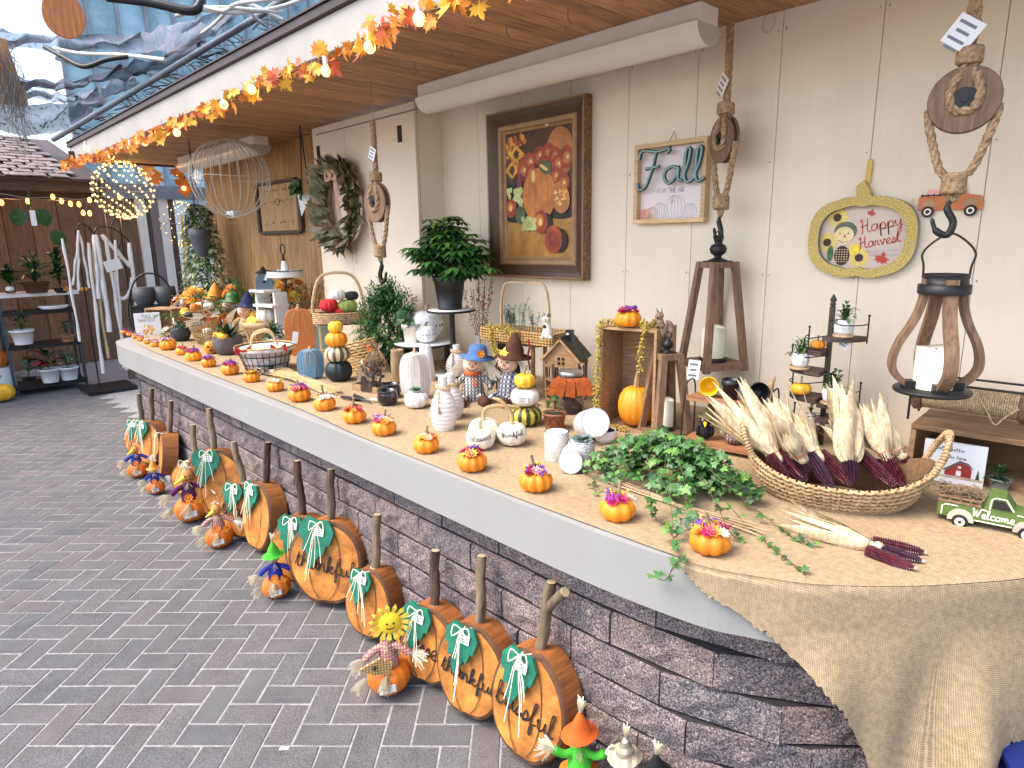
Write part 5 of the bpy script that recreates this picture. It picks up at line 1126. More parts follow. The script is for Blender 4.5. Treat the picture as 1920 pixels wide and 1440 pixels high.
# --- two tier wire shelf with pots and plush
pl_,pr_=onz(1262,845,CT),onz(1420,868,CT);base=Vector((onz(1275,840,CT).x,onz(1275,840,CT).y,CT));rz=math.atan2(pr_.y-pl_.y,pr_.x-pl_.x)*.55
W=.315;s=mpp(base);t=thing('tabletop_shelf','two tier shelf of orange brown boards on black wire legs by the wall','shelf',base,rz)
z2=ony(1280,745,base.y+.02).z-CT;D=.13
for z,w,d in((.028,W,D),(z2,W*.93,D*.72)):
 m=MB();m.box((W/2,D/2,z),(w,d,.013),bev=.001);obj('shelf_board',m,woodm('cherry_board',(.25,.10,.04),(.42,.2,.09),'x',2),t)
 m=MB();m.box((W/2,D/2-d/2-.003,z+.004),(w,.006,.022));obj('front_lip',m,_M['cherry_board'],t)
m=MB()
for x in(.0,W):
 m.tube(cr([(x,0,0),(x,.01,.1),(x,.03,z2+.03),(x,D*.5,z2+.06),(x,D*.97,z2+.03),(x,D,0)],4),.003,6)
 m.tube([(x,.005,.026),(x,D,.026)],.0025,5);m.tube([(x,.03,z2-.008),(x,D*.95,z2-.008)],.0025,5)
obj('wire_leg',m,M_BLACK,t,kind='stuff')
def on_shelf(x,y,z):return base+Matrix.Rotation(rz,3,'Z')@Vector((x,y,z))
M_YPOT=mat('yellow_glaze',(.8,.5,.01),.35,.05);M_BPOT=mat('black_satin_pot',(.012,.012,.014),.35,.1)
def emptypot(p,r,h,m,label,tilt=None,rz=0,grp='empty pots on the wire shelf',prof=None):
 t=thing('flower_pot',label,'flower pot',p,rz,grp);mb=MB();pr=[(1e-5,0),(r*.66,0),(r*.68,.003),(r*.88,h*.68),(r*.96,h*.7),(r,h*.74),(r,h),(r*.92,h*.99),(r*.86,h*.72),(r*.62,h*.1),(1e-5,h*.08)]if prof is None else prof
 mb.lathe(pr,26,M=TR((0,0,0),*tilt)if tilt else None);obj('pot_body',mb,m,t);return t
zt=z2+.008
emptypot(on_shelf(.07,D*.72,zt+.036),.036,.06,M_YPOT,'yellow pot lying on its side with open mouth on the wire shelf',(pi/2-.1,0),face(base)-rz*0-.1)
emptypot(on_shelf(.16,D*.5,zt),.035,.075,M_BPOT,'upright black flower pot in the middle of the wire shelf')
emptypot(on_shelf(.245,D*.62,zt+.038),.038,.06,M_BPOT,'black pot lying on its side at the right end of the wire shelf',(pi/2-.1,0),face(base)+.1)
# crow plush
p=on_shelf(.075,D*.4,.036);t=thing('crow_plush','black crow plush in a green felt hat sitting on the lower wire shelf','plush toy',p,face(p))
m=MB();m.sph((0,0,.03),.03,12,0,(1,.9,1));m.sph((0,-.004,.072),.022,12);m.sph((-.026,-.01,.035),.014,8,0,(.6,1,1.6));m.sph((.026,-.01,.035),.014,8,0,(.6,1,1.6));obj('body',m,mat('black_plush',(.012,.012,.014),.95,bump=.4,bs=200),t)
m=MB();m.cyl((0,-.02,.07),(0,-.045,.06),.009,.001,8);obj('beak',m,M_YPOT,t);m=MB();[m.sph((a,-.021,.082),.006,8)for a in(-.008,.008)];obj('eyes',m,M_WGLAZE,t);m=MB();[m.sph((a,-.0265,.082),.0025,6)for a in(-.007,.009)];obj('pupil',m,M_INK,t)
m=MB();m.lathe([(.042,.088),(.04,.091),(.024,.093),(.018,.12),(.006,.145),(1e-5,.15)],14,M=TT(ry=.12));obj('hat',m,mat('olive_felt',(.10,.09,.03),.9),t)
# scarecrow plush with checked pumpkin body
p=on_shelf(.185,D*.45,.036);t=thing('scarecrow_plush','straw haired scarecrow plush hugging a red checked pumpkin on the lower wire shelf','plush toy',p,face(p))
def check_mat(name,a,b_,sc=120):
 m_,n,l,bb=_nt(name,.9);tc=n.new('ShaderNodeTexCoord');ws=[]
 for d in 'XZ':w=n.new('ShaderNodeTexWave');w.bands_direction=d;w.inputs['Scale'].default_value=sc/10;l.new(tc.outputs['Object'],w.inputs['Vector']);ws.append(_ramp(n,l,w.outputs['Fac'],[(.48,g(0)),(.52,g(1))]))
 c=_mix(n,l,ws[0],a,b_);c2=_mix(n,l,ws[1],c,_mix(n,l,.5,c,b_),'MIX');l.new(_mix(n,l,ws[1],c,tuple(x*.35 for x in a)if True else a),bb.inputs['Base Color']);return m_
m=MB();pumpkin(m,.036,.05,9,.1);obj('checked_pumpkin',m,check_mat('wine_check_cloth',(.45,.35,.35),(.14,.02,.05),260),t)
m=MB();m.sph((0,-.004,.062),.024,14,0,(1,.85,1));obj('head',m,M_FACE,t);m=MB();m.cyl((0,-.023,.06),(0,-.034,.058),.004,.001,6);[m.sph((a,-.023,.067),.0022,6,1)for a in(-.008,.008)];m.ribbon([(-.008,-.025,.053),(0,-.027,.049),(.008,-.025,.053)],.0015,(0,-1,0),1);obj('face_features',m,[M_RED,M_INK],t)
m=MB();[tuft(m,(a,-.004,.07),(a*40,-.3,-.4),.035,14,.6,.0025)for a in(-.02,.02)];tuft(m,(0,-.01,.084),(0,-.6,.2),.02,14,1);obj('straw_hair',m,M_RAFFIA,t);m=MB();m.lathe([(.05,.078),(.048,.081),(.024,.086),(.018,.1),(1e-5,.108)],14,M=TT(ry=-.15));obj('hat',m,mat('straw_hat_brown',(.28,.16,.08),.9,.2,60),t)
# burlap hat gnome
p=onz(1428,880,CT)+Vector((.02,.1,0));p=Vector((ony(1430,800,2.32).x,2.32,CT));t=thing('gnome_plush','gnome plush with a tall pointed burlap hat behind the corn husks','plush toy',p,0);hh=ony(1455,705,2.32).z-CT
m=MB();m.lathe([(.045,0),(.05,.02),(.045,.06),(.03,.09),(1e-5,.1)],16);obj('body',m,check_mat('brown_check_cloth',(.5,.4,.28),(.2,.08,.04),200),t)
m=MB();m.tube(cr([(0,0,.07),(.005,0,hh*.5),(.016,0,hh*.8),(.034,0,hh)],4),[.052,.048,.044,.04,.035,.03,.025,.02,.015,.011,.008,.005,.001],14);obj('pointed_hat',m,burlap_mat('hat_burlap',(.42,.28,.14),(.55,.4,.22),uv=False),t)
m=MB()
for i in range(26):m.sph((.026+RU(-.012,.012),-.034+RU(-.004,.004),hh*.63+RU(-.02,.02)),.004,5,0)
[flower(m,(-.004+.018*k,-.044,hh*.47),.014,1,d=Vector((0,-1,.3)))for k in range(2)];obj('hat_trim',m,[M_TAN,mat('coral_flower',(.75,.12,.05),.7)],t)
# --- tall pumpkin crate
cl=onz(1118,803,CT);rz=face(cl)*.25;s=mpp(cl);Wc=(onz(1240,812,CT)-cl).length*.93;Hc=ony(1115,612,cl.y).z-CT;D=.2
Rz=Matrix.Rotation(rz,3,'Z');cc=cl+Rz@Vector((Wc/2,D/2+.02,0))
t=thing('pumpkin_crate','upright wooden slat crate standing on its side, garlanded with mustard berries','crate',cc,rz)
slatbox(t,Wc,D,Hc,.012,2,M_CRATE)
m=MB();W2=Wc/2
berries(m,[(-W2*.3,-D/2+.02,Hc+.012),(-W2*.95,-D/2,Hc+.01),(-W2*1.0,-D/2-.012,Hc*.8),(-W2*1.02,-D/2-.014,Hc*.45),(-W2*.95,-D/2-.02,.1),(-W2*.6,-D/2-.02,.02),(W2*.2,-D/2-.02,.015)],.02,.0042,620)
berries(m,[(W2*.25,-D/2+.03,Hc+.015),(W2*.62,-D/2,Hc+.015),(W2*.5,-D/2-.012,Hc*.8),(W2*.52,-D/2-.012,Hc*.62)],.019,.0042,190);berries(m,[(W2*.5,-D/2+.02,Hc+.012),(W2*.8,0,Hc+.02)],.018,.0042,60)
o=obj('berry_garland',m,[M_BERRY,M_STEM],None,cc,rot=(0,0,rz));tag(o,'mustard yellow berry garland wound round the upright pumpkin crate','berry garland')
pp=cc+Rz@Vector((W2*.1,-.03,.012));t=thing('pie_pumpkin','tall orange pumpkin with a long curved stem inside the upright crate','pumpkin',pp,RU(0,3));rr=33*s
m=MB();pumpkin(m,rr*1.02,rr*2.35,16,.06,dent=.1);obj('pumpkin_body',m,M_ORANGE,t);m=MB()
for k in range(5):a=k*1.256;m.tube(cr([(.008*cos(a),.008*sin(a),rr*2.1),(.006*cos(a)-.01,.006*sin(a),rr*2.6),(.005*cos(a)-.035,.005*sin(a),rr*3.2)],4),[.006]*6+[.0045]*3,6)
obj('stem',m,M_TAN,t)
pz=ony(1177,616,cc.y-.04).z;mini(1177,616,50,'mini orange pumpkin with purple and red flowers sitting on top of the upright crate','pkrm',.15,z=CT+Hc)
# squirrel ornament
p=cc+Rz@Vector((W2*.93,-D/2+.06,Hc));t=thing('squirrel_ornament','small brown carved squirrel perched on the right corner of the pumpkin crate','figurine',p+Vector((0,0,-.04)),face(p));M_SQ=mat('squirrel_brown',(.16,.10,.06),.7,.35,50,(.32,.22,.15),bump=.4)
m=MB();m.tube(cr([(.0,0,-.0),(.004,-.002,.03),(-.002,-.006,.06),(-.006,-.012,.08)],4),[.018,.022,.025,.025,.024,.021,.019,.017,.014,.014,.014,.012,.008],12);m.sph((-.008,-.016,.092),.016,12,0,(1.1,1,.95));m.sph((-.018,-.026,.088),.008,8)
m.tube(cr([(.012,.006,0),(.034,.006,.02),(.034,.006,.055),(.018,.004,.07)],4),[.008]+[.013]*8+[.011,.009,.006,.003],10);obj('body',m,M_SQ,t)
m=MB();[m.cyl((a,-.01,.104),(a*1.5,-.01,.124),.005,.001,6)for a in(-.014,.0)];obj('ear',m,M_SQ,t);m=MB();[m.tube(cr([(a,-.02,.05),(a-.006,-.034,.048),(a-.004,-.04,.058)],3),.005,6)for a in(-.012,.008)];obj('paw',m,M_SQ,t);m=MB();m.sph((-.018,-.028,.094),.002,6);m.sph((-.004,-.03,.096),.002,6);obj('eyes',m,M_INK,t)
# --- white pots, succulents
M_DIMP=mat('dimpled_white_ceramic',(.70,.68,.64),.45,.12,120,bump=.9,bs=170);M_INW=mat('glossy_white_inside',(.80,.82,.86),.2,.02)
def wcup(p,r,h,label,rot=(0,0,0),filled=False):
 t=thing('ceramic_pot',label,'ceramic pot',p,0,'dimpled white ceramic pots');M=Euler(rot).to_matrix().to_4x4();m=MB();m.lathe([(r*.93,0),(r,.004),(r,h),(r*.99,h+.002)],28,0,M);obj('outer_wall',m,M_DIMP,t)
 m=MB();m.lathe([(r*.99,h+.0025),(r*.9,h+.0025),(r*.88,h*.9),(r*.86,h*.08),(1e-5,h*.06)],28,0,M);obj('inner_wall',m,M_INW,t);return t
p,s=at(1030,868);wcup(p+Vector((0,.04,0)),23*s,56*s,'upright empty dimpled white pot, left of the three white pots')
q,s=at(1085,828);dd=(CAM-q);vv=Vector((dd.x,dd.y,0)).normalized();ang=math.atan2(vv.y,vv.x)
wcup(q+Vector((-.0,.05,25*s))-vv*.02,27*s,62*s,'tipped over white pot leaning up and facing out, above the others',(0,pi/2-.35,ang+.25))
q,s=at(1047,878);wcup(q+Vector((.02,.06,23*s)),22*s,55*s,'white pot lying flat with its round mouth facing out, lowest of the group',(0,pi/2-.05,ang-.1))
p,s=at(1090,884);p=push(p,.04);t=wcup(p,25*s,52*s,'dimpled white pot planted with a spreading grey green echeveria')
rosette(t,.052,[M_GREY,mat('purple_grey_succulent',(.13,.14,.15),.5,.25,30,(.24,.27,.25))],52*s*1.02,(6,8,9))
p,s=at(1134,834);p=push(p,.03);t=thing('succulent_bowl','dark green echeveria in a low white bowl left of the ivy','potted plant',p);pot(t,22*s,28*s,M_WGLAZE,bowl_prof(22*s,26*s));rosette(t,.028,[M_G1,M_G2],26*s,(5,6,8))
# copper pot with bumpy plant
p,s=at(1040,812);p=push(p,.04);t=thing('potted_plant','curly green plant in a hammered copper pot before the ribbon jar','potted plant',p)
pot(t,22*s,36*s,mat('hammered_copper',(.14,.05,.03),.35,.4,90,(.4,.17,.1),metal=.6,bump=.8,bs=130));m=MB()
for i in range(130):v=rdir(-.2,1.5);pt=Vector((v.x*16*s,v.y*16*s,36*s+abs(v.z)*32*s))*1;leaf(m,pt*.96,(v+rdir(-.5,.8)*.6),.011,.008,random.randrange(2),.3,2)
obj('foliage',m,[M_G2,M_G1],t)
# three white pumpkins
def wpump(px,py,w,label,txt=None,stemto=None,hs=.8):
 p,s=at(px,py);r=w*s/2;p=p+Vector((0,r*.6,0));t=thing('white_pumpkin',label,'white pumpkin',p,face(p),'small white pumpkins');m=MB();random.seed(px);pumpkin(m,r,r*2*hs,9,.09);obj('pumpkin_body',m,M_CREAM,t)
 if stemto:m=MB();c=cr([(0,0,r*1.3),(0,0,r*1.9)]+[Vector(q)*r for q in stemto],4);m.tube(c,[r*.13]*(len(c)-3)+[r*.1,r*.09,r*.07],7);obj('stem',m,M_TAN,t)
 if txt:
  m=MB();st,L=word(txt);sz=r*1.15/L*1.2
  for q in st:
   pts=[]
   for a,b in q:x=(a-L/2)*sz;z=r*1.08*hs+b*sz+x*.1;th=min(1.3,abs(x)/r);y=-r*.99*cos(th)*(1-.25*max(0,(z-r*hs)/(r*hs))**2);pts.append(Vector((x,y,z)))
   m.tube(pts,r*.018,4)
  obj('lettering',m,M_INK,t)
 return t
wpump(895,833,60,'white pumpkin behind the two lettered ones, with stem bent right',None,[(.3,-.1,2.3),(1.3,-.1,2.35),(2.2,0,2.2)])
wpump(889,846,56,'white pumpkin lettered blessed, directly behind the front row flowers','blessed',[(.15,0,2.0)])
wpump(948,839,58,'white pumpkin lettered thankful with an arching tan stem','thankful',[(-.1,0,2.3),(-.7,0,3.0),(-1.25,.1,3.2)])
# stack: green striped, white, yellow
p,s=at(985,806);p=push(p,.07);M_GRN=mat('dark_green_gourd',(.02,.04,.015),.4,.2,20)
def stripe_mat(name,a,b_,lob,sharp=.1,nz=30):
 m_,n,l,bb=_nt(name,.42);tc=n.new('ShaderNodeTexCoord');gr=n.new('ShaderNodeTexGradient');gr.gradient_type='RADIAL';l.new(tc.outputs['Object'],gr.inputs[0])
 m1=n.new('ShaderNodeMath');m1.operation='MULTIPLY_ADD';m1.inputs[1].default_value=lob;l.new(gr.outputs['Fac'],m1.inputs[0]);nn=n.new('ShaderNodeMath');nn.operation='MULTIPLY';nn.inputs[1].default_value=sharp*4;l.new(_noise(n,l,tc.outputs['Object'],nz*3,4),nn.inputs[0]);l.new(nn.outputs[0],m1.inputs[2])
 fr=n.new('ShaderNodeMath');fr.operation='FRACT';l.new(m1.outputs[0],fr.inputs[0]);l.new(_ramp(n,l,fr.outputs[0],[(.0,a),(.42,a),(.5,b_),(.92,b_),(1,a)]),bb.inputs['Base Color']);return m_
t=thing('striped_gourd','squat dark green gourd with yellow speckled stripes under the labelled white pumpkin','gourd',p,1);m=MB();pumpkin(m,33*s,40*s,12,.08);obj('gourd_body',m,stripe_mat('green_yellow_stripe',(.02,.04,.012),(.6,.48,.06),12,.12),t)
z=38*s;t=thing('white_pumpkin','white pumpkin with a price sticker, middle of the stack of three','white pumpkin',p+Vector((0,0,z)),face(p));m=MB();pumpkin(m,28*s,38*s,10,.07);obj('pumpkin_body',m,M_CREAM,t);price_tag(t,TT((-.01,-27.5*s,19*s)),.045,.028)
m=MB();
for i in range(90):a=RU(0,6.3);q=Vector((cos(a)*26*s,sin(a)*26*s,RU(-.004,.006)));m.tube(cr([q,q+rdir(-.6,.6)*.014,q+rdir(-.8,.6)*.026],3),.0007,3,cap=False)
for i in range(50):a=RU(0,6.3);q=Vector((cos(a)*16*s,sin(a)*16*s,37*s+RU(-.004,.006)));m.tube(cr([q,q+rdir(-.6,.6)*.01,q+rdir(-.8,.6)*.02],3),.0007,3,cap=False)
obj('raffia_nest',m,_M['brown_crinkle_straw'],t)
plain(p+Vector((0,0,73*s)),20.5*s,'bright yellow mini pumpkin on top of the labelled white pumpkin',M_YEL,1.45)
# jar with ribbon
p,s=at(1070,780);p=push(p,.06);t=thing('glass_jar','tall glass jar of orange pumpkins with silver lid and rust ribbon','jar',p,face(p));r=26*s;h=82*s
m=MB();m.lathe([(r*.9,0),(r,.008),(r,h*.8),(r*.86,h*.9),(r*.84,h*.93)],24,0);obj('glass',m,mat('jar_glass',(.9,.9,.9),.03,.01,trans=.95,ior=1.12),t)
m=MB();m.lathe([(r*.88,h*.9),(r*.9,h*.92),(r*.9,h*.99),(r*.84,h*1.0),(r*.8,h*.985),(1e-5,h*.985)],28);obj('lid',m,mat('brushed_silver',(.5,.5,.5),.3,.05,metal=.9),t)
for(x,y,z,q)in((-.3,-.2,.03,.55),(.35,-.2,.05,.5),(0,.3,.1,.55),(-.2,-.25,.32,.5),(.35,0,.36,.5),(0,.1,.58,.5)):m=MB();pumpkin(m,r*q,r*q*1.3,8,.15,c=(x*r,y*r,h*z));obj('pumpkin_filling',m,M_ORANGE2,t)
m=MB();M_RIB=mat('rust_mesh_ribbon',(.45,.10,.015),.8,.25,90,bump=.4,bs=200)
m.lathe([(r*.98,h*.68),(r*1.08,h*.72),(r*1.02,h*.84),(r*.9,h*.87)],20)
for(a,b)in((-.9,-.5),(-.5,-1.1),(.5,-1.1),(.9,-.6),(0,-1.2)):
 q0=Vector((a*r*.6,-r*1.0,h*.76));m.ribbon(cr([q0,q0+Vector((a*r*.5,-.006,.012)),q0+Vector((a*r*.9,-.008,-.03)),q0+Vector((a*r*1.1-.004,-.01,b*.05))],3),[.014,.03,.036,.038,.04,.04,.042,.044,.045,.046][:10],(.1,-1,.3))
obj('ribbon',m,M_RIB,t)
# house lantern
p=onz(1058,770,CT);p=Vector((ony(1062,765,2.36).x,2.36,CT));s=mpp(p);t=thing('house_lantern','wooden house shaped lantern with pitched black roof and chimney','lantern',p,face(p)-.35)
M_HW=woodm('warm_house_wood',(.33,.17,.07),(.5,.3,.14),'x',2);W=62*s;zb1,ze,zp=0,ony(1062,668,2.36).z-CT,ony(1062,635,2.36).z-CT;D=W*.95
zc_=ze*.82
for(a,b)in((-1,-1),(1,-1),(1,1),(-1,1)):m=MB();m.box((a*(W/2-.006),b*(D/2-.006),zc_/2),(.012,.012,zc_));obj('corner_post',m,M_WOODX,t)
m=MB();m.box((0,0,.006),(W,D,.012));obj('floor',m,M_WOODX,t)
for k in range(4):
 for i in range(3):m=MB();m.box((-W/4+W/4*i,-D/2+.004,zc_/2),(.005,.005,zc_-.01),0,TT(rz=k*pi/2));obj('spindle',m,M_BLACK,t)
for sg in(-1,1):
 m=MB();m.ext([(-W/2-.004,zc_),(W/2+.004,zc_),(W/2+.004,ze),(0,zp),(-W/2-.004,ze)],.01,0,TT((0,sg*D/2-(.0 if sg<0 else.01),0)))
 for(x,z)in((-.011,.0),(.011,0),(-.011,-.022),(.011,-.022)):m.box((x,sg*D/2-.0016 if sg<0 else D/2,ze+.0+z),(.013,.002,.015),1)
 obj('gable',m,[M_HW,M_INK],t)
for sg in(-1,1):
 m=MB();L=math.hypot(W/2+.02,zp-ze+.01);a=math.atan2(zp-ze,W/2);m.box((0,0,0),(L+.008,D+.03,.007),0,TT((sg*(W/4+.006),0,(zp+ze)/2+.004),0,sg*a));m.box((0,-D/2-.017,0),(L+.008,.006,.01),1,TT((sg*(W/4+.006),0,(zp+ze)/2+.002),0,sg*a));obj('roof_panel',m,[mat('matte_black_roof',(.016,.017,.017),.6),M_HW],t)
m=MB();m.box((.012,.01,zp+.012),(.034,.034,.06),0);m.tube(cr([(.03,.01,zp+.02),(.045,.01,zp+.015),(.055,.01,zp),(.04,.01,zp-.012)],3),.0015,4);obj('chimney',m,M_BLACK,t);price_tag(t,TT((.008,-.0085,zp+.025)),.014,.01,1)
# little brown ladder chair
p=onz(1012,775,CT)+Vector((0,.08,0));s=mpp(p);t=thing('toy_ladder','small dark brown wooden step ladder behind the pumpkin stack','toy ladder',p,-.2,None,.06)
for x in(-.028,.028):m=MB();m.box((x,0,.115),(.010,.014,.23));obj('side_rail',m,M_WOODX,t)
for z in(.05,.1,.15,.215):m=MB();m.box((0,0,z),(.048,.010,.012));obj('rung',m,M_WOODX,t)
# ======================= counter: left half =======================
def vase(px,py,w,hpx,label,topw=.30,tas=True,up=0):
 p,s=at(px,py);p=p+Vector((0,w*s*.3,up));r=w*s/2;h=hpx*s;t=thing('ridged_vase',label,'vase',p,face(p),'white ridged vases');m=MB();pr=[(r*.66,0)];k=13
 prof=lambda u:(.34+.66*sin(pi*(.18+.76*u/.74)))if u<.74 else topw*(1.5-6*(u-.74))if u<.8 else topw*1.12
 n=44
 for i in range(n+1):u=i/n;pr.append((r*prof(u)*(1+.055*sin(2*pi*k*u)),h*(.01+.98*u)))
 pr+=[(r*topw*.8,h*.985),(r*topw*.7,h*.9),(1e-5,h*.88)];m.lathe(pr,24);obj('vase_body',m,mat('chalk_white_ridges',(.74,.70,.66),.7,.1,20,bump=.2),t)
 if tas:
  m=MB()
  for i in range(15):a=2*pi*i/15;m.sph((r*topw*1.5*cos(a),r*topw*1.5*sin(a),h*(.78-.03*sin(a+1.57)*1)),r*.15,7)
  for i in range(4):m.sph((-r*.35-i*.001,-r*(.5+.12*i),h*(.72-.045*i)),r*.10,7)
  obj('wood_beads',m,mat('natural_wood_bead',(.62,.42,.24),.5,.12,30),t);m=MB();q=Vector((-r*.37,-r*.98,h*.56));m.sph(q,r*.08,6)
  for i in range(16):a=2*pi*i/16;m.tube([q,q+Vector((cos(a)*r*.13,sin(a)*r*.08,-h*.2))],.001,3)
  obj('tassel',m,M_TWINE,t)
 return t
vase(822,809,50,105,'front tasselled white ridged vase, nearest the counter edge',up=0);vase(834,788,50,88,'white ridged vase just behind the front tasselled one',up=0)
vase(848,708,42,62,'small tasselled white ridged vase left of the blue hatted doll');pv_=vase(892,700,26,72,'slim white ridged vase holding berry stems behind the blue hat',tas=False)
p,s=at(895,700);p=p+Vector((0,26*s*.3,0));m=MB()
for i in range(9):
 a=RU(-.16,.16);d=Vector((a,RU(-.08,.08),1));L=190*s*RU(.8,1.05);m.tube([(0,0,50*s),d*L*.6,d*L+Vector((a*.05,0,0))],.0015,4,1)
 for k in range(34):u=RU(.45,1);m.sph(d*L*u+rdir(-1,1)*.012,.0042,5,0 if RU(0,1)<.85 else 2)
o=obj('berry_spray',m,[M_RBERRY,M_STEM,mat('olive_berry',(.15,.16,.05),.6)],None,p);tag(o,'tall rust red berry stems standing in the slim white vase','berry stems')
# white ceramic pumpkin pot with echeveria
p,s=at(782,770);p=push(p,.05);t=thing('pumpkin_planter','white pumpkin shaped pot planted with a blue green echeveria','planter',p);m=MB();pumpkin(m,24*s,34*s,10,.1);obj('pot',m,M_WGLAZE,t);rosette(t,18*s,[M_GREY,M_G2],33*s,(5,7,9))
# flat wooden pumpkins
def woodpump(px,py,wpx,hpx,m_,label,D=.03,rings=5,twine=True,stem=None,rz=None,z=CT,tilt=0,fat=.42,back=.0):
 p,s=at(px,py,z);p=push(p,back);s=mpp(p);W,Hh=wpx*s,hpx*s;t=thing('wood_pumpkin',label,'wooden pumpkin',p,face(p)if rz is None else rz,'flat wooden pumpkins',-.03+tilt)
 def el(k,q=1.0):return[(W/2*k*abs(cos(a))**fat*(1 if cos(a)>0 else-1)*(1+0*a),Hh/2+Hh/2*(abs(sin(a))**.8)*(1 if sin(a)>0 else-1))for a in[2*pi*i/40 for i in range(40)]]
 if rings>1:
  for i in range(rings):
   k=1-(i/rings)*.82;m=MB();m.ext([(x,zz)for x,zz in el(k)],.012+.009*i*2,0,TT((0,-.006-.009*i,0)),bev=.06);obj('layer',m,m_,t)
 else:m=MB();m.ext(el(1),D,0,TT((0,-D/2,0)),bev=.02);obj('board',m,m_,t)
 m=MB();m.cyl((0,0,Hh*.97),(.002,0,Hh*1.1),W*.045,W*.035,8);obj('stem',m,stem or M_LWOOD,t)
 if twine:
  m=MB();y=-.006-.009*max(1,rings)-.003
  for x in(-.22,-.02,.2):m.tube(cr([(0,y,Hh*.97),(x*W*.7,y-.004,Hh*.9),(x*W,y-.003,Hh*.7),(x*W*1.05,y,Hh*.5)],4),.0018,4)
  for k in range(3):m.tube([(W*.07*cos(a),.004+W*.07*sin(a),Hh*(1.0+.012*k))for a in[2*pi*i/10 for i in range(10)]],.002,4,closed=True)
  obj('twine_bow',m,M_TWINE,t)
 return t
woodpump(781,752,58,88,mat('whitewashed_wood',(.68,.63,.57),.7,.1,14,stretch=(8,8,1)),'white wooden pumpkin of nested ovals with twine bow behind the echeveria pot',back=.04,fat=.5)
woodpump(585,712,49,58,mat('dusty_blue_wood',(.15,.27,.36),.7,.15,14,stretch=(8,8,1)),'dusty blue wooden pumpkin of nested ovals right of the wheat',back=.0,fat=.5,rings=4,twine=True)
woodpump(566,668,54,88,mat('orange_stained_board',(.52,.17,.04),.6,.12,10,stretch=(6,6,1)),'tall plain orange wooden pumpkin with twine bow',rings=1,fat=.55,back=.02)
woodpump(602,660,44,62,mat('sage_teal_board',(.24,.36,.34),.65,.1,10),'sage green wooden pumpkin behind the thin wood frame',rings=1,fat=.55,back=.12)
woodpump(603,610,38,84,M_CREAM,'tall cream wooden pumpkin behind the orange one',rings=1,fat=.6,back=.2,z=CT)
# stacked pumpkins
p,s=at(637,718);p=push(p,.05);M_BLKP=mat('dark_teal_black_skin',(.012,.022,.022),.5,.2,20)
zz=0
for(r,h,mt,nm,lb,cat)in((26,42,M_BLKP,'black_pumpkin','matte black pumpkin at the bottom of the stack of four','pumpkin'),(24.5,32,stripe_mat('cream_green_stripe',(.08,.07,.03),(.74,.62,.4),10,.03),'striped_pumpkin','cream pumpkin with thin dark stripes, second from bottom of the stack','pumpkin'),(21,30,M_ORANGE,'orange_pumpkin','round orange pumpkin, third up in the stack of four','pumpkin'),(14,24,M_YEL,'mini_pumpkin','tiny orange yellow pumpkin crowning the stack of four','mini pumpkin')):
 t=thing(nm,lb,cat,p+Vector((0,0,zz)),1);m=MB();pumpkin(m,r*s,h*s,11,.1);obj('pumpkin_body',m,mt,t);zz+=h*s*.88
m=MB();m.tube(cr([(0,0,20*s),(0,0,26*s),(4*s,0,32*s)],3),1.6*s,6);obj('stem',m,M_STEM,t)
# wheat bundle
a_,b_e=onz(500,693,CT+.012),onz(625,738,CT+.012);c_=(a_+b_e)/2;m=MB();dv=(b_e-a_);pr_=dv.cross(Vector((0,0,1))).normalized()
for i in range(70):w0,w1=RU(-.085,.085),RU(-.05,.05);q0,q1=-dv*RU(.35,.6)+pr_*w0,dv*RU(.4,.55)+pr_*w1;q0.z,q1.z=RU(0,.03),RU(0,.02);m.tube([q0,(q0+q1)/2*.7+Vector((0,0,.012)),q1],.0014,4,0,cap=False)
for i in range(240):q=-dv*RU(.2,.62)+pr_*RU(-.075,.075)+Vector((0,0,RU(0,.03)));leaf(m,q,(-dv.normalized()+rdir(-.2,.6)*.6),.02,.006,1 if RU(0,1)<.65 else 2,.1,2)
o=obj('wheat_bundle',m,[mat('straw_stalk',(.62,.48,.24),.7,.2,20),M_TAN,mat('pinkish_seed',(.45,.22,.18),.8)],None,c_);tag(o,'dried wheat bundle lying on the burlap behind the front mini pumpkins','wheat bundle')
# garden tools
p,s=at(672,750,CT+.012);t=thing('garden_tools','bundle of small black handled garden tools with white tags tied together','garden tools',p,-.05);m=MB()
for k,(a,dy)in enumerate(((.12,0),(-.1,.02),(.28,-.015))):
 M=TT((0,dy,.004*k),0,0,a);o_=MB();o_.tube([(-.10,0,0),(-.02,0,.002),(.03,0,.004)],[.008,.007,.005],8,0,M=M);o_.tube([(.03,0,.004),(.11,0,.002)],[.003,.002],6,1,M=M);o_.sph((-.10,0,0),.009,8,2,M=M);obj('tool',o_,[M_BLACK,mat('tool_steel',(.1,.12,.12),.35,metal=.8),mat('red_cap',(.4,.03,.03),.5)],t)
m=MB();m.box((.09,.02,.01),(.05,.02,.001),0,TT(rz=.3));obj('tag',m,M_CARD,t)
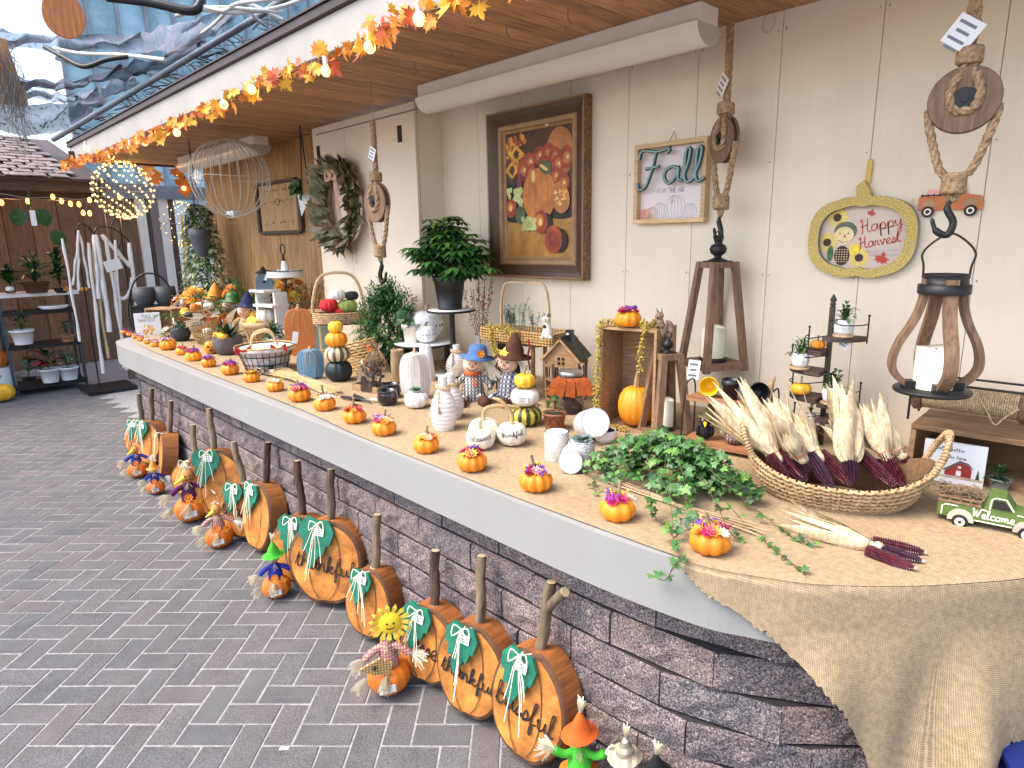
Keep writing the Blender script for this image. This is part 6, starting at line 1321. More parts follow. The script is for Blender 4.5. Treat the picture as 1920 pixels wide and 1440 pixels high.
# cauldron pots
def cauldron(px,py,w,label,sau):
 p,s=at(px,py);p=push(p,.04);r=w*s/2;t=thing('cauldron_pot',label,'flower pot',p,0,'glossy black cauldron pots');m=MB();m.lathe([(r*.4,.004),(r*.85,r*.3),(r,r*.75),(r*.9,r*1.25),(r*.86,r*1.4),(r*.93,r*1.5),(r*.84,r*1.5),(r*.8,r*1.3),(1e-5,r*.6)],28);obj('pot_body',m,mat('glossy_black_glaze',(.006,.006,.01),.08,.01,coat=.6),t)
 if sau:m=MB();m.lathe([(r*1.05,0),(r*1.1,.003),(r*1.02,.005),(1e-5,.004)],24);obj('wood_saucer',m,M_LWOOD,t)
cauldron(728,764,40,'front glossy black cauldron pot on a round wood saucer',1);cauldron(734,750,38,'black cauldron pot partly hidden behind the front one',0)
# cork/wood cylinder
p,s=at(748,724);p=push(p,.08);r=13*s;t=thing('wood_vase','tan turned wood cylinder vase behind the wrapped gift basket','vase',p);m=MB();m.lathe([(r*.85,0),(r,r*1),(r*1.02,r*3),(r*.9,r*4.8),(r*.95,r*5),(r*.8,r*5),(1e-5,r*4.2)],20);obj('vase_body',m,woodm('turned_tan_wood',(.25,.16,.08),(.42,.29,.15),'z',2),t)
# wicker basket behind and cellophane gift basket
p,s=at(690,708);p=push(p,.12);t=thing('wicker_basket','honey coloured wicker basket tipped up behind the cellophane wrapped gift','basket',p,.3);M_WIC=mat('honey_wicker',(.42,.24,.08),.6,.2,50,(.6,.38,.15),bump=.4)
for k in range(12):m=MB();z=.004+k*.018;r=.085+.002*k;m.tube([(r*cos(a),r*.7*sin(a),z+.004*sin(12*a+k*pi))for a in[2*pi*i/48 for i in range(48)]],.005,5,closed=True,M=TT(ry=-.25));obj('woven_row',m,M_WIC,t)
p,s=at(702,738);p=push(p,.06);t=thing('gift_basket','cellophane wrapped gift of cinnamon and dried orange in a small wood tray','gift basket',p,.15);W=70*s
m=MB();m.box((0,0,.025),(W,.12,.005),0);
for(x,y,a,b)in((0,-.06,W,.006),(0,.06,W,.006),(-W/2,0,.006,.126),(W/2,0,.006,.126)):m.box((x,y,.022),(a,b,.04),0)
obj('wood_tray',m,M_CRATE,t);m=MB();H=84*s;n=18
pr=[(1.0,.04),(1.04,.3),(.85,.6),(.5,.85),(.22,.96),(.45,1.1)]
vs=[(W*.5*r*cos(2*pi*j/n)*(1+.1*(j%2))+.03*z,.065*r*sin(2*pi*j/n)*(1+.12*(j%2)),H*z)for r,z in pr for j in range(n)]
m.add(vs,[(i*n+j,i*n+(j+1)%n,(i+1)*n+(j+1)%n,(i+1)*n+j)for i in range(len(pr)-1)for j in range(n)]);obj('cellophane',m,mat('clear_cellophane',(.95,.93,.92),.08,.01,trans=.97,ior=1.04),t)
M_POT2=[M_SOIL,mat('cinnamon_brown',(.14,.05,.025),.8,.3,40),M_PINK,M_TAN,mat('dried_orange',(.5,.2,.05),.6,.3,40),M_CREAM]
m=MB()
for i in range(90):v=Vector((RU(-.42,.42)*W,RU(-.045,.045),RU(.04,.7)*H));v.x*=1-.6*v.z/H;v.x+=.02*v.z/H;k=random.randrange(6);m.sph(v,RU(.006,.013),6,k,(1,.7,RU(.5,1.3)))
for i in range(26):v=Vector((RU(-.1,.35)*W,-.04,RU(.3,.5)*H));m.tube([v,v+Vector((RU(.02,.07),RU(-.01,.02),RU(.04,.10)))],.0014,4,1)
obj('potpourri',m,M_POT2,t)
for(x,z,r)in((.12,.52,.018),(-.05,.3,.022),(.02,.72,.014)):m=MB();m.lathe([(r,0),(r*1.05,.003),(r,.006)],16,M=TT((x*W,-.052,z*H),pi/2));m.lathe([(r*.8,-.001),(r*.8,.007)],14,1,TT((x*W,-.052,z*H),pi/2));obj('orange_slice',m,[M_POT2[4],M_POT2[1]],t)
m=MB()
for i in range(18):m.ribbon(cr([(0,0,H*.97),(RU(-.03,.03),-.01,H*1.02),(RU(-.05,.05),-.02,H*RU(.9,1.1))],3),.008,(RU(-1,1),-1,.5))
obj('rust_bow',m,M_RIB,t)
# three level round stand
def rstand():
 p,s=at(838,715);p=push(p,.17);s=mpp(p);t=thing('tiered_stand','black rimmed white two level round display stand','display stand',p,0);z1=ony(800,640,p.y).z-CT;z2_=ony(840,581,p.y).z-CT
 x1,x2=ony(803,640,p.y).x-p.x,ony(840,581,p.y).x-p.x
 def disk(x,y,z,r):m=MB();m.lathe([(r*.97,z-.012),(r,z-.01),(r,z),(r*.96,z+.001)],36,0,c=(x,y,0));obj('tray_rim',m,M_BLACK,t);m=MB();m.lathe([(r*.955,z),(r*.95,z+.0025),(1e-5,z+.0025)],36,0,c=(x,y,0));obj('tray_top',m,M_WGLAZE,t)
 disk(x1,-.03,z1,60*s);disk(x2,.02,z2_,44*s);disk(0,-.02,.012,40*s)
 m=MB();m.box((x2+.01,.02,z2_/2),(.022,.022,z2_-.03));m.box((x2-.05,.02,z1/2),(.03,.02,z1-.03));obj('post',m,M_BLACK,t)
 return p,s,x1,x2,z1,z2_
ps_,ss,X1,X2,Z1,Z2=rstand()
p,s=at(801,724);p=push(p,.14);t=thing('white_planter','tall white tapered planter standing upside down beneath the round stand','planter',p);m=MB();m.lathe([(17*s,0),(18*s,.004),(11*s,70*s),(10*s,71*s),(1e-5,71*s)],28);obj('planter_body',m,M_WGLAZE,t)
# schefflera
p=ps_+Vector((X2-.004,.02,Z2+.003));s=mpp(p);t=thing('schefflera_plant','bushy umbrella plant in a black nursery pot on the top of the round stand','potted plant',p);r=30*s;h=62*s
m=MB();m.lathe([(r*.74,0),(r*.76,h*.12),(r*.74,h*.13),(r*.95,h*.84),(r*1.03,h*.85),(r*1.06,h),(r*.98,h),(r*.95,h*.88),(1e-5,h*.88)],26,fn=lambda a,z:1+.012*(sin(12*a)>0));obj('pot',m,mat('black_plastic_pot',(.012,.012,.013),.4,.1),t);m=MB();m.lathe([(r*.94,h*.89),(1e-5,h*.91)],12);obj('soil',m,M_SOIL,t)
m=MB();rs=random.Random(11)
for i in range(100):
 a=rs.uniform(0,2*pi);e=rs.uniform(.15,1.5);R_1=82*s;d=Vector((cos(a)*cos(e),sin(a)*cos(e)*.8,sin(e)));L=R_1*rs.uniform(.55,1.12)*(1+.25*sin(e));c0=Vector((0,0,h*.9));tip=c0+d*L;mid=c0+d*L*.5+Vector((0,0,.015))
 m.tube([c0,mid,tip],[.003,.0022,.0014],4,3,cap=False)
 for w in(tip,mid.lerp(tip,.55)):
  nl=8
  for j in range(nl):b=2*pi*j/nl+i;q=Vector((cos(b),sin(b),.15))*1;leaf(m,w,q+d*.3+Vector((0,0,-.2)),27*s*rs.uniform(.8,1.15),11*s,2 if(e>1.0 and j%2)else(1 if(i+j)%3 else 2 if i%4==0 else 0),.5,3,.15)
obj('foliage',m,[M_G1,M_G2,M_G3,mat('green_stem',(.06,.08,.02),.6)],t)
# ceramic cut-out pumpkins on lower disk
p=ps_+Vector((X1-.05,.03,Z1+.003));s=mpp(p)
def cutp(p,r,label,hh):
 t=thing('ceramic_pumpkin',label,'ceramic pumpkin',p,face(p),'white pierced ceramic pumpkins');m=MB();pumpkin(m,r,hh,10,.05);obj('pumpkin_body',m,M_WGLAZE,t);m=MB();m.tube(cr([(0,0,hh*.86),(0,0,hh*.98),(r*.15,0,hh*1.15)],3),[r*.14]*4+[r*.11]*3,7);obj('stem',m,M_STEM,t)
 m=MB()
 for zf in(.3,.5,.7):
  for j in range(9):a=-pi/2+(j-4)*.3;rr=r*sin(pi*(.5+(zf-.5)*.9))**.75*.985;m.sph((rr*cos(a),rr*sin(a),hh*zf),r*.045,5,0,(1,1,1.8))
 obj('pierced_holes',m,mat('dark_hole',(.03,.025,.02),.9),t);return t
cutp(p,31*s,'large pierced white ceramic pumpkin on the lower disc of the round stand',58*s);cutp(ps_+Vector((X1+.052,-.05,Z1+.003)),19*s,'small pierced white ceramic pumpkin right of the clay pot',34*s)
p=ps_+Vector((X1-.035,-.10,Z1+.003));t=thing('potted_plant','broad leaved alocasia in a cream clay pot on the lower disc','potted plant',p);pot(t,16*s,34*s,mat('cream_clay',(.74,.66,.56),.7,.06),pot_prof(16*s,34*s,.22,.7));m=MB()
for(a,e,L,W)in((2.7,.5,34,22),(3.0,1.2,30,20),(.3,.6,32,12),(.7,1.1,26,18),(1.2,.3,20,15),(-1.2,.5,20,16)):
 d=Vector((cos(a)*cos(e),-.35,sin(e)));q=Vector((0,0,34*s))+d*14*s;m.tube([(0,0,30*s),q],.0012,4,1);leaf(m,q,d+Vector((0,-.3,-.5)),L*s,W*s,0,.35,4,.2,up=(0,-1,.6))
obj('foliage',m,[M_G1,M_G2],t)
# dark green asparagus fern
p=Vector((ony(728,600,2.27).x,2.27,CT));s=mpp(p);t=thing('asparagus_fern','large dark feathery asparagus fern standing against the white pillar','potted plant',p);pot(t,.09,.14,M_BLACK);m=MB();rq=random.Random(17)
for i in range(1500):
 a,e=rq.uniform(0,6.28),rq.uniform(-1.2,1.5);f=rq.uniform(.45,1.0)*(1+.16*sin(5*a+3*e));d=Vector((cos(a)*cos(e),sin(a)*cos(e),sin(e)));q=Vector((d.x*58*s*f,d.y*44*s*f,72*s+d.z*74*s*f));v=(d+Vector((rq.uniform(-.5,.5),rq.uniform(-.5,.5),rq.uniform(-.2,.5)))).normalized()
 for k in range(7):b=v.orthogonal().normalized();b=Matrix.Rotation(k*2.4,3,v)@b;leaf(m,q+v*(.008*k),v*.8+b,.036,.009,0 if f<.75 else(1 if i%3 else 0),.2,2)
obj('foliage',m,[M_G1,M_G2],t)
# basket with soft cushions (behind frame) on a small wood stand
p,s=at(632,640);p=Vector((ony(640,640,2.28).x,2.28,CT));s=mpp(p);zB=ony(640,595,2.28).z-CT
t=thing('handled_basket','tan wicker basket with arched wooden handle holding red and green cloth bundles','basket',p+Vector((0,0,zB-.04)),face(p));W=62*s;m=MB()
for k in range(6):m.tube([(W*.75*cos(a),W*.42*sin(a),.006+k*.013)for a in[2*pi*i/40 for i in range(40)]],.0075,5,closed=True)
m.lathe([(W*.72,.002),(1e-5,.002)],20);obj('woven_body',m,M_HYA,t);m=MB();m.tube(cr([(-W*.72,0,.04),(-W*.74,0,.14),(-W*.5,0,82*s),(0,0,92*s),(W*.5,0,82*s),(W*.74,0,.14),(W*.72,0,.04)],5),.012,6,flat=.35);obj('handle',m,M_LWOOD,t)
for(x,z,r,c,cc)in((-.28,.13,.07,(.6,.03,.03),'red'),(.25,.12,.075,(.25,.32,.08),'olive'),(0,.2,.06,(.7,.66,.6),'white'),(.05,.08,.06,(.62,.06,.05),'red'),(.4,.19,.05,(.03,.03,.03),'black')):m=MB();pumpkin(m,r*.95,r*1.35,11,.16,c=(x*W,0,z-r*.75),M=None);obj('cloth_bundle',m,mat(cc+'_cloth_bundle',c,.9,.1,bump=.3,bs=90),t)
t=thing('basket_stand','slim pale wooden stand carrying the arched handle basket','stand',p,face(p))
for x in(-W*.6,W*.6):
 for y in(-.05,.05):m=MB();m.box((x,y,(zB-.05)/2),(.014,.014,zB-.05));obj('leg',m,M_LWOOD,t)
m=MB();m.box((0,0,zB-.046),(W*1.4,.13,.01));obj('stand_top',m,M_LWOOD,t)
# thin frame
p,s=at(612,662);p=push(p,.06);s=mpp(p);t=thing('picture_frame','empty carved light wood picture frame standing before the sage pumpkin','picture frame',p,face(p),None,-.08);W,Hh=50*s,80*s
for(x,z,w,h)in((-W/2,Hh/2,.016,Hh),(W/2,Hh/2,.016,Hh),(0,.008,W-.017,.016),(0,Hh-.016,W-.017,.032)):m=MB();m.box((x,0,z),(w,.014,h),bev=.002);obj('frame_side',m,M_LWOOD,t)
# seasonal flowers bouquet
def bouquet(px,py,back,R,n,label,pals,z0=.05,r=.02,vas=True,hh=1.0):
 p,s=at(px,py);p=push(p,back);s=mpp(p);z0=(ony(px,z0,p.y).z-CT-.5*R*s)if z0>5 else z0;t=thing('flower_bouquet',label,'bouquet',p);m=MB()
 if vas:v=MB();v.lathe([(.04,0),(.05,.06),(.04,.12),(1e-5,.11)],14);obj('vase',v,M_WGLAZE,t)
 for i in range(n):d=rdir(-.2,1.4);q=Vector((d.x*R*s,d.y*R*s*.7,z0+(.4+d.z)*R*s*hh));flower(m,q,r*RU(.7,1.2),random.randrange(len(pals)),n=8,d=(d+Vector((0,-.4,.2))).normalized())
 obj('blooms',m,pals,t);m=MB()
 for i in range(40):d=rdir(-.4,1);leaf(m,Vector((0,0,z0+R*s*.2))+d*R*s*.7,d,.04,.018,random.randrange(2))
 obj('greenery',m,[M_G2,M_G1],t);return t
bouquet(553,640,.12,32,42,'bright orange artificial mum bouquet behind the orange wooden pumpkin',[M_OP,M_ORANGE,M_YP,M_OP],552,.04)
# cloth-lined wire basket
p,s=at(502,700);p=push(p,.1);s=mpp(p);t=thing('lined_basket','round wire basket lined with printed cloth, twin loop handles and red bows','basket',p,face(p));R1,R0,Hb_=50*s,36*s,46*s
m=MB()
for i in range(26):a=2*pi*i/26;m.tube([(R0*cos(a),R0*sin(a),.004),(R1*cos(a),R1*sin(a),Hb_)],.0025,4)
for k in range(4):rr=R0+(R1-R0)*k/3;m.tube([(rr*cos(a),rr*sin(a),.004+(Hb_-.004)*k/3)for a in[2*pi*i/32 for i in range(32)]],.003 if k<3 else.006,5,closed=True)
obj('wire_frame',m,M_BLACK,t);m=MB();m.lathe([(R0*.95,.01),(R1*.95,Hb_*.98),(R1*1.06,Hb_*1.02),(R1*1.08,Hb_*.9),(R1*.99,Hb_*.86)],30);m.lathe([(R1*.92,Hb_*.96),(R0*.8,.02),(1e-5,.015)],24);obj('cloth_lining',m,mat('printed_lining',(.58,.50,.52),.9,.25,30,(.75,.72,.72)),t);m=MB();m.tube([(R1*1.05*cos(a),R1*1.05*sin(a),Hb_*1.03)for a in[2*pi*i/32 for i in range(32)]],.006,6,closed=True);obj('rim',m,M_WIC,t)
for y in(-.3,.35):m=MB();m.tube(cr([(-R1*.5,R1*y,Hb_*.95),(-R1*.35,R1*y,Hb_*1.5),(R1*.2,R1*y,Hb_*1.6),(R1*.45,R1*y,Hb_)],4),.008,6,flat=.5);obj('handle',m,M_LWOOD,t)
for x in(-.75,.45):
 m=MB();[m.add([(x*R1,-R1*.85,Hb_*1.0),(x*R1+sg*.045,-R1*.88,Hb_*1.22),(x*R1+sg*.05,-R1*.88,Hb_*.85)],[(0,1,2)])for sg in(-1,1)];m.sph((x*R1,-R1*.87,Hb_),.01,6);obj('red_bow',m,mat('red_satin',(.5,.015,.02),.4),t)
m=MB();m.box((R1*.8,-R1*.5,Hb_*1.55),(.035,.001,.075),0,TT(ry=.2));obj('price_tag',m,M_CARD,t)
# basket of gourds
p,s=at(500,648);p=push(p,.22);s=mpp(p);R1=38*s;t=thing('gourd_basket','round light splint basket with a single rim band','basket',p,0);Hq=40*s
for i in range(20):a=2*pi*i/20;m=MB();m.tube([(R1*.75*cos(a),R1*.75*sin(a),.002),(R1*.98*cos(a),R1*.98*sin(a),Hq)],.013,4,flat=.15,ref=(0,0,1));obj('splint',m,M_LWOOD,t)
m=MB();m.lathe([(R1,Hq*.75),(R1*1.04,Hq*.76),(R1*1.05,Hq),(R1,Hq),(R1*.97,Hq*.9),(R1*.7,.02),(1e-5,.02)],28);obj('rim_band',m,M_LWOOD,t)
for i,(x,y,z,r,mt,l)in enumerate(((-.45,-.1,.95,.42,M_YEL,'yellow striped gourd on the left of the splint basket'),(.45,-.05,.95,.5,M_CREAM,'white gourd with a curved stem in the splint basket'),(-.1,-.45,.8,.36,M_YP,'bright yellow gourd at the front of the splint basket'),(-.3,.3,1.3,.4,M_CREAM,'cream orange gourd at the back of the splint basket'),(.15,-.5,.82,.3,M_YP,'small yellow gourd between the others in the splint basket'))):plain(p+Vector((x*R1,y*R1,z*Hq-.01)),r*R1,l,mt,1.5)
# little white pumpkin with black bow
p,s=at(455,690);plain(p+Vector((0,.07,0)),14*s,'small white pumpkin beside the black bow in front of the lined basket',M_CREAM,1.5)
p=onz(488,706,CT)+Vector((0,.05,.0));m=MB()
for i in range(40):q=Vector((RU(-.06,.06),RU(-.04,.04),RU(.005,.05)));leaf(m,q,rdir(-.2,.8),.05,.03,0 if RU(0,1)<.7 else 1,.5)
o=obj('ribbon_bow',m,[M_BLACK,M_CREAM],None,p);tag(o,'black and cream fabric bow lying at the foot of the lined wire basket','bow')
# concrete bowl with agave
p,s=at(430,670);p=push(p,.13);s=mpp(p);t=thing('agave_bowl','dark agave in a round grey concrete bowl with mini pumpkins','potted plant',p);m=MB();r=27*s;m.lathe(bowl_prof(r,36*s),28);obj('bowl',m,mat('grey_concrete',(.12,.105,.1),.9,.2,20,bump=.4),t);m=MB();m.lathe([(r*.9,31*s),(1e-5,32*s)],14);obj('soil',m,M_SOIL,t)
m=MB()
for i in range(15):a=i*2.4;e=.35+.9*(i/15);leaf(m,(0,0,30*s),(cos(a)*cos(e),sin(a)*cos(e),sin(e)),42*s,11*s,i%2,.15,4,.35)
obj('agave',m,[M_G1,mat('agave_grey',(.03,.06,.05),.5,.2,20)],t)
for x in(-.45,.1,.55):m=MB();pumpkin(m,r*.34,r*.45,8,.15,c=(x*r,-r*.45,31*s));obj('tiny_pumpkin',m,M_YEL,t)
# jack-o-lantern
p,s=at(397,667);p=push(p,.07);t=thing('jack_o_lantern','small ceramic jack-o-lantern with black face left of the grey agave bowl','jack-o-lantern',p,face(p));r=12*s;m=MB();pumpkin(m,r,r*2.2,8,.08);obj('pumpkin_body',m,M_ORANGE,t);m=MB();y=-r*1.02
for x in(-.4,.35):m.add([(x*r-.25*r,y,r*1.2),(x*r+.25*r,y,r*1.2),(x*r,y,r*1.65)],[(0,1,2)])
m.add([(-r*.5,y*.97,r*.9),(0,y*1.02,r*.55),(r*.5,y*.97,r*.9),(0,y*1.02,r*.8)],[(0,1,2,3)]);m.add([(-.1*r,y*1.03,r),(.1*r,y*1.03,r),(0,y*1.03,r*1.2)],[(0,1,2)]);obj('face',m,M_INK,t)
# horn basket with scarecrow gourds
p,s=at(385,652);p=push(p,.2);s=mpp(p);t=thing('harvest_basket','conical twig basket overflowing with striped gourds, straw and scarecrow dolls','basket',p,0);m=MB()
for i in range(28):a=2*pi*i/28;m.tube([(.05*cos(a),.05*sin(a),0),(27*s*cos(a),27*s*sin(a),44*s)],.003,4)
for k in range(5):rr=.05+(27*s-.05)*k/4;m.tube([(rr*cos(a),rr*sin(a),44*s*k/4+.003)for a in[2*pi*i/24 for i in range(24)]],.004,4,closed=True)
obj('twig_body',m,M_TAN,t);M_STR=stripe_mat('tan_black_stripe',(.03,.025,.015),(.6,.45,.2),8,.05)
rq=random.Random(8)
for i in range(12):v=Vector((rq.uniform(-.13,.13),rq.uniform(-.1,.05),48*s+rq.uniform(-.01,.09)));m=MB();pumpkin(m,rq.uniform(.03,.055),rq.uniform(.05,.08),8,.12,c=v);obj('gourd',m,[M_STR,M_ORANGE2,M_CREAM,M_YEL][i%4],t)
m=MB();[tuft(m,(RU(-.13,.13),RU(-.1,.06),46*s+RU(0,.08)),rdir(0,1),.09,10,1,.004)for _ in range(16)];obj('straw',m,M_RAFFIA,t)
# row of plush scarecrows behind (leaning together)
def doll(p,H,label,hat,shirt,hair=M_RAFFIA,faceM=M_FACE,rz=None,legs=None,pants=None,cone=False,sz=1.0,hatw=1.0,arms=True,grp=None,lean=0):
 t=thing('scarecrow_doll',label,'scarecrow doll',p,face(p)if rz is None else rz,grp,0,lean);h=H
 m=MB();m.lathe([(h*.17,0),(h*.2,h*.06),(h*.15,h*.32),(h*.09,h*.44),(1e-5,h*.46)],16);obj('shirt',m,shirt,t)
 m=MB();m.sph((0,-h*.02,h*.58),h*.155,16,0,(1,.85,1));obj('head',m,faceM,t)
 m=MB();y=-h*.148;[m.sph((a*h,y,h*.61),h*.014,6,0)for a in(-.05,.05)];m.add([(-h*.03,y-h*.012,h*.555),(h*.03,y-h*.012,h*.555),(0,y-h*.004,h*.61)],[(0,1,2)],1);m.tube([(h*.09*sin(a),y+h*.03*(1-cos(a))+.001,h*.56-h*.055*cos(a))for a in[-1.1+.22*i for i in range(11)]],h*.006,4,0);[m.sph((a*h,y+h*.022,h*.555),h*.02,6,2,(1,.3,1))for a in(-.09,.09)]
 obj('face_features',m,[M_INK,mat('rust_nose',(.45,.12,.03),.8),M_PINK],t)
 m=MB();[tuft(m,(a*h,-h*.02,h*.66),(a*6,-.2,-1),h*.36,26,.35,h*.014,droop=.1)for a in(-.15,.15)];tuft(m,(0,-h*.12,h*.71),(0,-.6,-.3),h*.08,16,1,h*.012);obj('straw_hair',m,hair,t)
 m=MB();b=h*.26*hatw
 pr=[(b,h*.68),(b*1.02,h*.70),(h*.16,h*.71),(h*.15,h*.8)]+([(h*.1,h*.92),(h*.02,h*1.06)]if cone else[(h*.13,h*.87),(h*.08,h*.9)])+[(1e-5,h*(1.07 if cone else.905))]
 k=24;m.lathe(pr,k,0,TT((0,.0,0),.0,.12),fn=lambda a,z:1+(.08*sin(3*a)if z<h*.705 else 0));obj('hat',m,hat,t)
 if arms:
  m=MB();[m.tube(cr([(a*h*.1,0,h*.4),(a*h*.24,-h*.04,h*.3),(a*h*.27,-h*.12,h*.2)],3),[h*.05]*4+[h*.045]*3,8)for a in(-1,1)];obj('sleeve',m,shirt,t);m=MB();[tuft(m,(a*h*.27,-h*.12,h*.2),(a*.4,-.5,-.8),h*.1,12,.5,h*.01)for a in(-1,1)];obj('straw_hand',m,hair,t)
 if legs:
  for a in(-1,1):
   m=MB();m.tube(cr([(a*h*.08,-h*.06,h*.07),(a*h*.13,-h*.26,h*.1),(a*h*.17,-h*.42,h*.06)],3),h*.055,8,0);obj('trouser_leg',m,pants or shirt,t)
   m=MB();m.sph((a*h*.18,-h*.48,h*.075),h*.085,10,0,(1,1.15,1.1));obj('boot',m,legs,t)
 return t
M_DEN=mat('blue_denim_felt',(.07,.15,.32),.9,.15,50,bump=.3);M_CHK=check_mat('black_white_check_cloth',(.72,.7,.66),(.03,.03,.035),190);M_RSC=mat('rust_scarf',(.5,.12,.03),.9,.15,60)
p,s=at(888,765);p=push(p,.16);s=mpp(p);t=doll(p,118*s,'scarecrow doll in a blue denim hat and black white check shirt with brown boots',M_DEN,M_CHK,legs=M_FELT_BR,hatw=1.05)
m=MB();h=118*s;m.lathe([(h*.13,h*.42),(h*.15,h*.45),(h*.12,h*.48)],14);m.add([(0,-h*.16,h*.45),(h*.07,-h*.19,h*.27),(h*.0,-h*.19,h*.25)],[(0,1,2)]);m.add([(0,-h*.16,h*.45),(-h*.08,-h*.17,h*.41),(-h*.07,-h*.16,h*.47)],[(0,1,2)]);obj('scarf',m,M_RSC,t)
m=MB();flower(m,(h*.13,-h*.14,h*.76),h*.07,0,d=Vector((.3,-1,.2)));obj('hat_flower',m,M_OP,t)
m=MB();pumpkin(m,h*.1,h*.15,7,.15,c=(-h*.33,-h*.2,h*.18));obj('held_pumpkin',m,mat('knit_rust_pumpkin',(.42,.08,.02),.9,.2,60),t)
p,s=at(955,765);p=push(p,.16);s=mpp(p);t=doll(p,122*s,'scarecrow doll in a tall brown witch hat with yellow leaf and long straw hair',M_FELT_BR,check_mat('navy_check_cloth',(.6,.58,.6),(.03,.04,.12),150),legs=M_FELT_BR,cone=True,rz=face(p)-.5,lean=.0)
h=122*s;m=MB();flatleaf(m,[(a*h*.1,b*h*.1)for a,b in MAPLE],TT((.0,-h*.17,h*.74),pi/2-.3,.2),0,0);obj('hat_leaf',m,M_YP,t)
for i,(px,py,H,l,hat,sh)in enumerate(((400,600,52,'small scarecrow doll with orange hat in the twig basket pile, left one',M_OP,M_RSC),(433,604,50,'small scarecrow doll with green hat in the crowd behind the agave',M_G2,M_OP),(460,610,44,'small scarecrow doll with navy hat beside the dark agave',mat('navy_felt',(.02,.025,.08),.9),M_TWINE),(352,600,50,'small striped orange doll behind the far wooden crate',M_OP,check_mat('orange_stripe_cloth',(.5,.13,.03),(.12,.03,.02),90)))):
 p=Vector((ony(px,py,2.1).x,2.1,CT));s=mpp(p);doll(p+Vector((0,0,.06)),(ony(px,py-H*.8,2.1).z-CT)*1.15,l,hat,sh,cone=i%2==0,sz=1,grp='small dolls crowded behind the gourds')
for(a,b,bk,R,n,l,pl,z)in((372,615,.15,28,40,'orange and rust artificial leaf spray behind the twig basket',[M_OP,M_RIB,M_YP,M_OP],568),(445,625,.2,26,36,'mixed orange and yellow flower spray behind the agave bowl',[M_OP,M_YP,M_RIB],562),(345,615,.15,18,22,'small red orange flower spray beside the far crate',[M_RIB,M_OP,M_PINK],575)):bouquet(a,b,bk,R,n,l,pl,z,.045)
rq=random.Random(31)
for i,(a,b,w,mt,l)in enumerate(((365,632,22,M_CREAM,'cream gourd lying left of the twig basket'),(418,628,26,M_STR,'striped tan gourd lying between basket and agave bowl'),(470,640,22,M_YEL,'yellow gourd lying right of the agave bowl'),(352,625,16,M_ORANGE2,'small deep orange pumpkin left of the cream gourd'),(448,625,20,M_ORANGE2,'small deep orange pumpkin behind the agave bowl'),(487,622,18,M_STR,'little striped gourd behind the splint basket'),(532,622,22,M_ORANGE,'orange pumpkin tucked right of the splint basket'))):q=onz(a,b,CT)+Vector((0,.12,0));plain(q,w*mpp(q)/2,l,mt,1.4)
# far left of the counter
p,s=at(341,643);p=push(p,.1);t=thing('succulent_pot','round dark grey pot with trailing string succulent near the far crate','potted plant',p);r=18*s;m=MB();m.lathe(bowl_prof(r,27*s),24);obj('bowl',m,mat('dark_slate_glaze',(.04,.042,.045),.6),t);pot_plant_leaves(t,70,r,r,.03,.014,[M_G1,M_GREY,M_G1],26*s,1.2);m=MB();m.box((-r*.5,-r*.4,40*s),(.035,.001,.05));obj('plant_tag',m,M_CARD,t)
p,s=at(317,630);p=push(p,.2);s=mpp(p);t=thing('small_crate','small pale wooden crate lying on its side at the far end of the counter','crate',p,.5);slatbox(t,62*s,.18,48*s,.012,2,M_CRATE)
p2=onz(318,633,CT)+Vector((0,.05,0));t=bouquet(318,633,.04,12,16,'little cream and pink flower posy before the small far crate',[M_WP,M_PINK,M_TAN],.01,.022,False)
p,s=at(254,624);p=Vector((onz(254,626,CT).x+.25,onz(254,626,CT).y+.05,CT));s=mpp(p);t=thing('harvest_sign','square white sign reading FALL HARVEST over orange pumpkins at the far corner','sign',p,face(p),None,-.1);W=43*s;m=MB();m.box((0,0,W/2),(W,.012,W),0,bev=.002)
write(m,'FALL',TT((0,-.0072,W*.80)),.014,.004,'print',1);write(m,'HARVEST',TT((0,-.0072,W*.62)),.014,.005,'print',2)
for i in range(22):a=RU(0,6.3);rr=RU(0,.3);m.sph((W*rr*cos(a),-.006,W*.28+W*rr*.8*sin(a)),W*.06,8,3+i%3,(1,.15,1))
obj('sign_board',m,[M_CARD,M_GINK,M_TAN,M_OP,M_PINK,M_YP],t)
p,s=at(293,618);p=push(p,.35);s=mpp(p);t=thing('pot_holder','black wire arch holder with grey heart shaped pots at the counter far end','plant holder',p,face(p));m=MB();R1=40*s;m.tube(cr([(-R1,0,0),(-R1,0,40*s),(-R1*.6,0,84*s),(0,0,97*s),(R1*.6,0,84*s),(R1,0,40*s),(R1,0,0)],5),.01,6);obj('wire_arch',m,M_BLACK,t)
for x in(-.3,.55):m=MB();m.lathe([(R1*.3,38*s),(R1*.5,52*s),(R1*.46,72*s),(1e-5,66*s)],16,c=(x*R1,0,0));obj('grey_pot',m,mat('slate_grey_pot',(.06,.065,.075),.6,.2),t)
m=MB();m.box((0,0,20*s),(R1*1.7,.2,38*s));obj('black_box',m,M_BLACK,t)
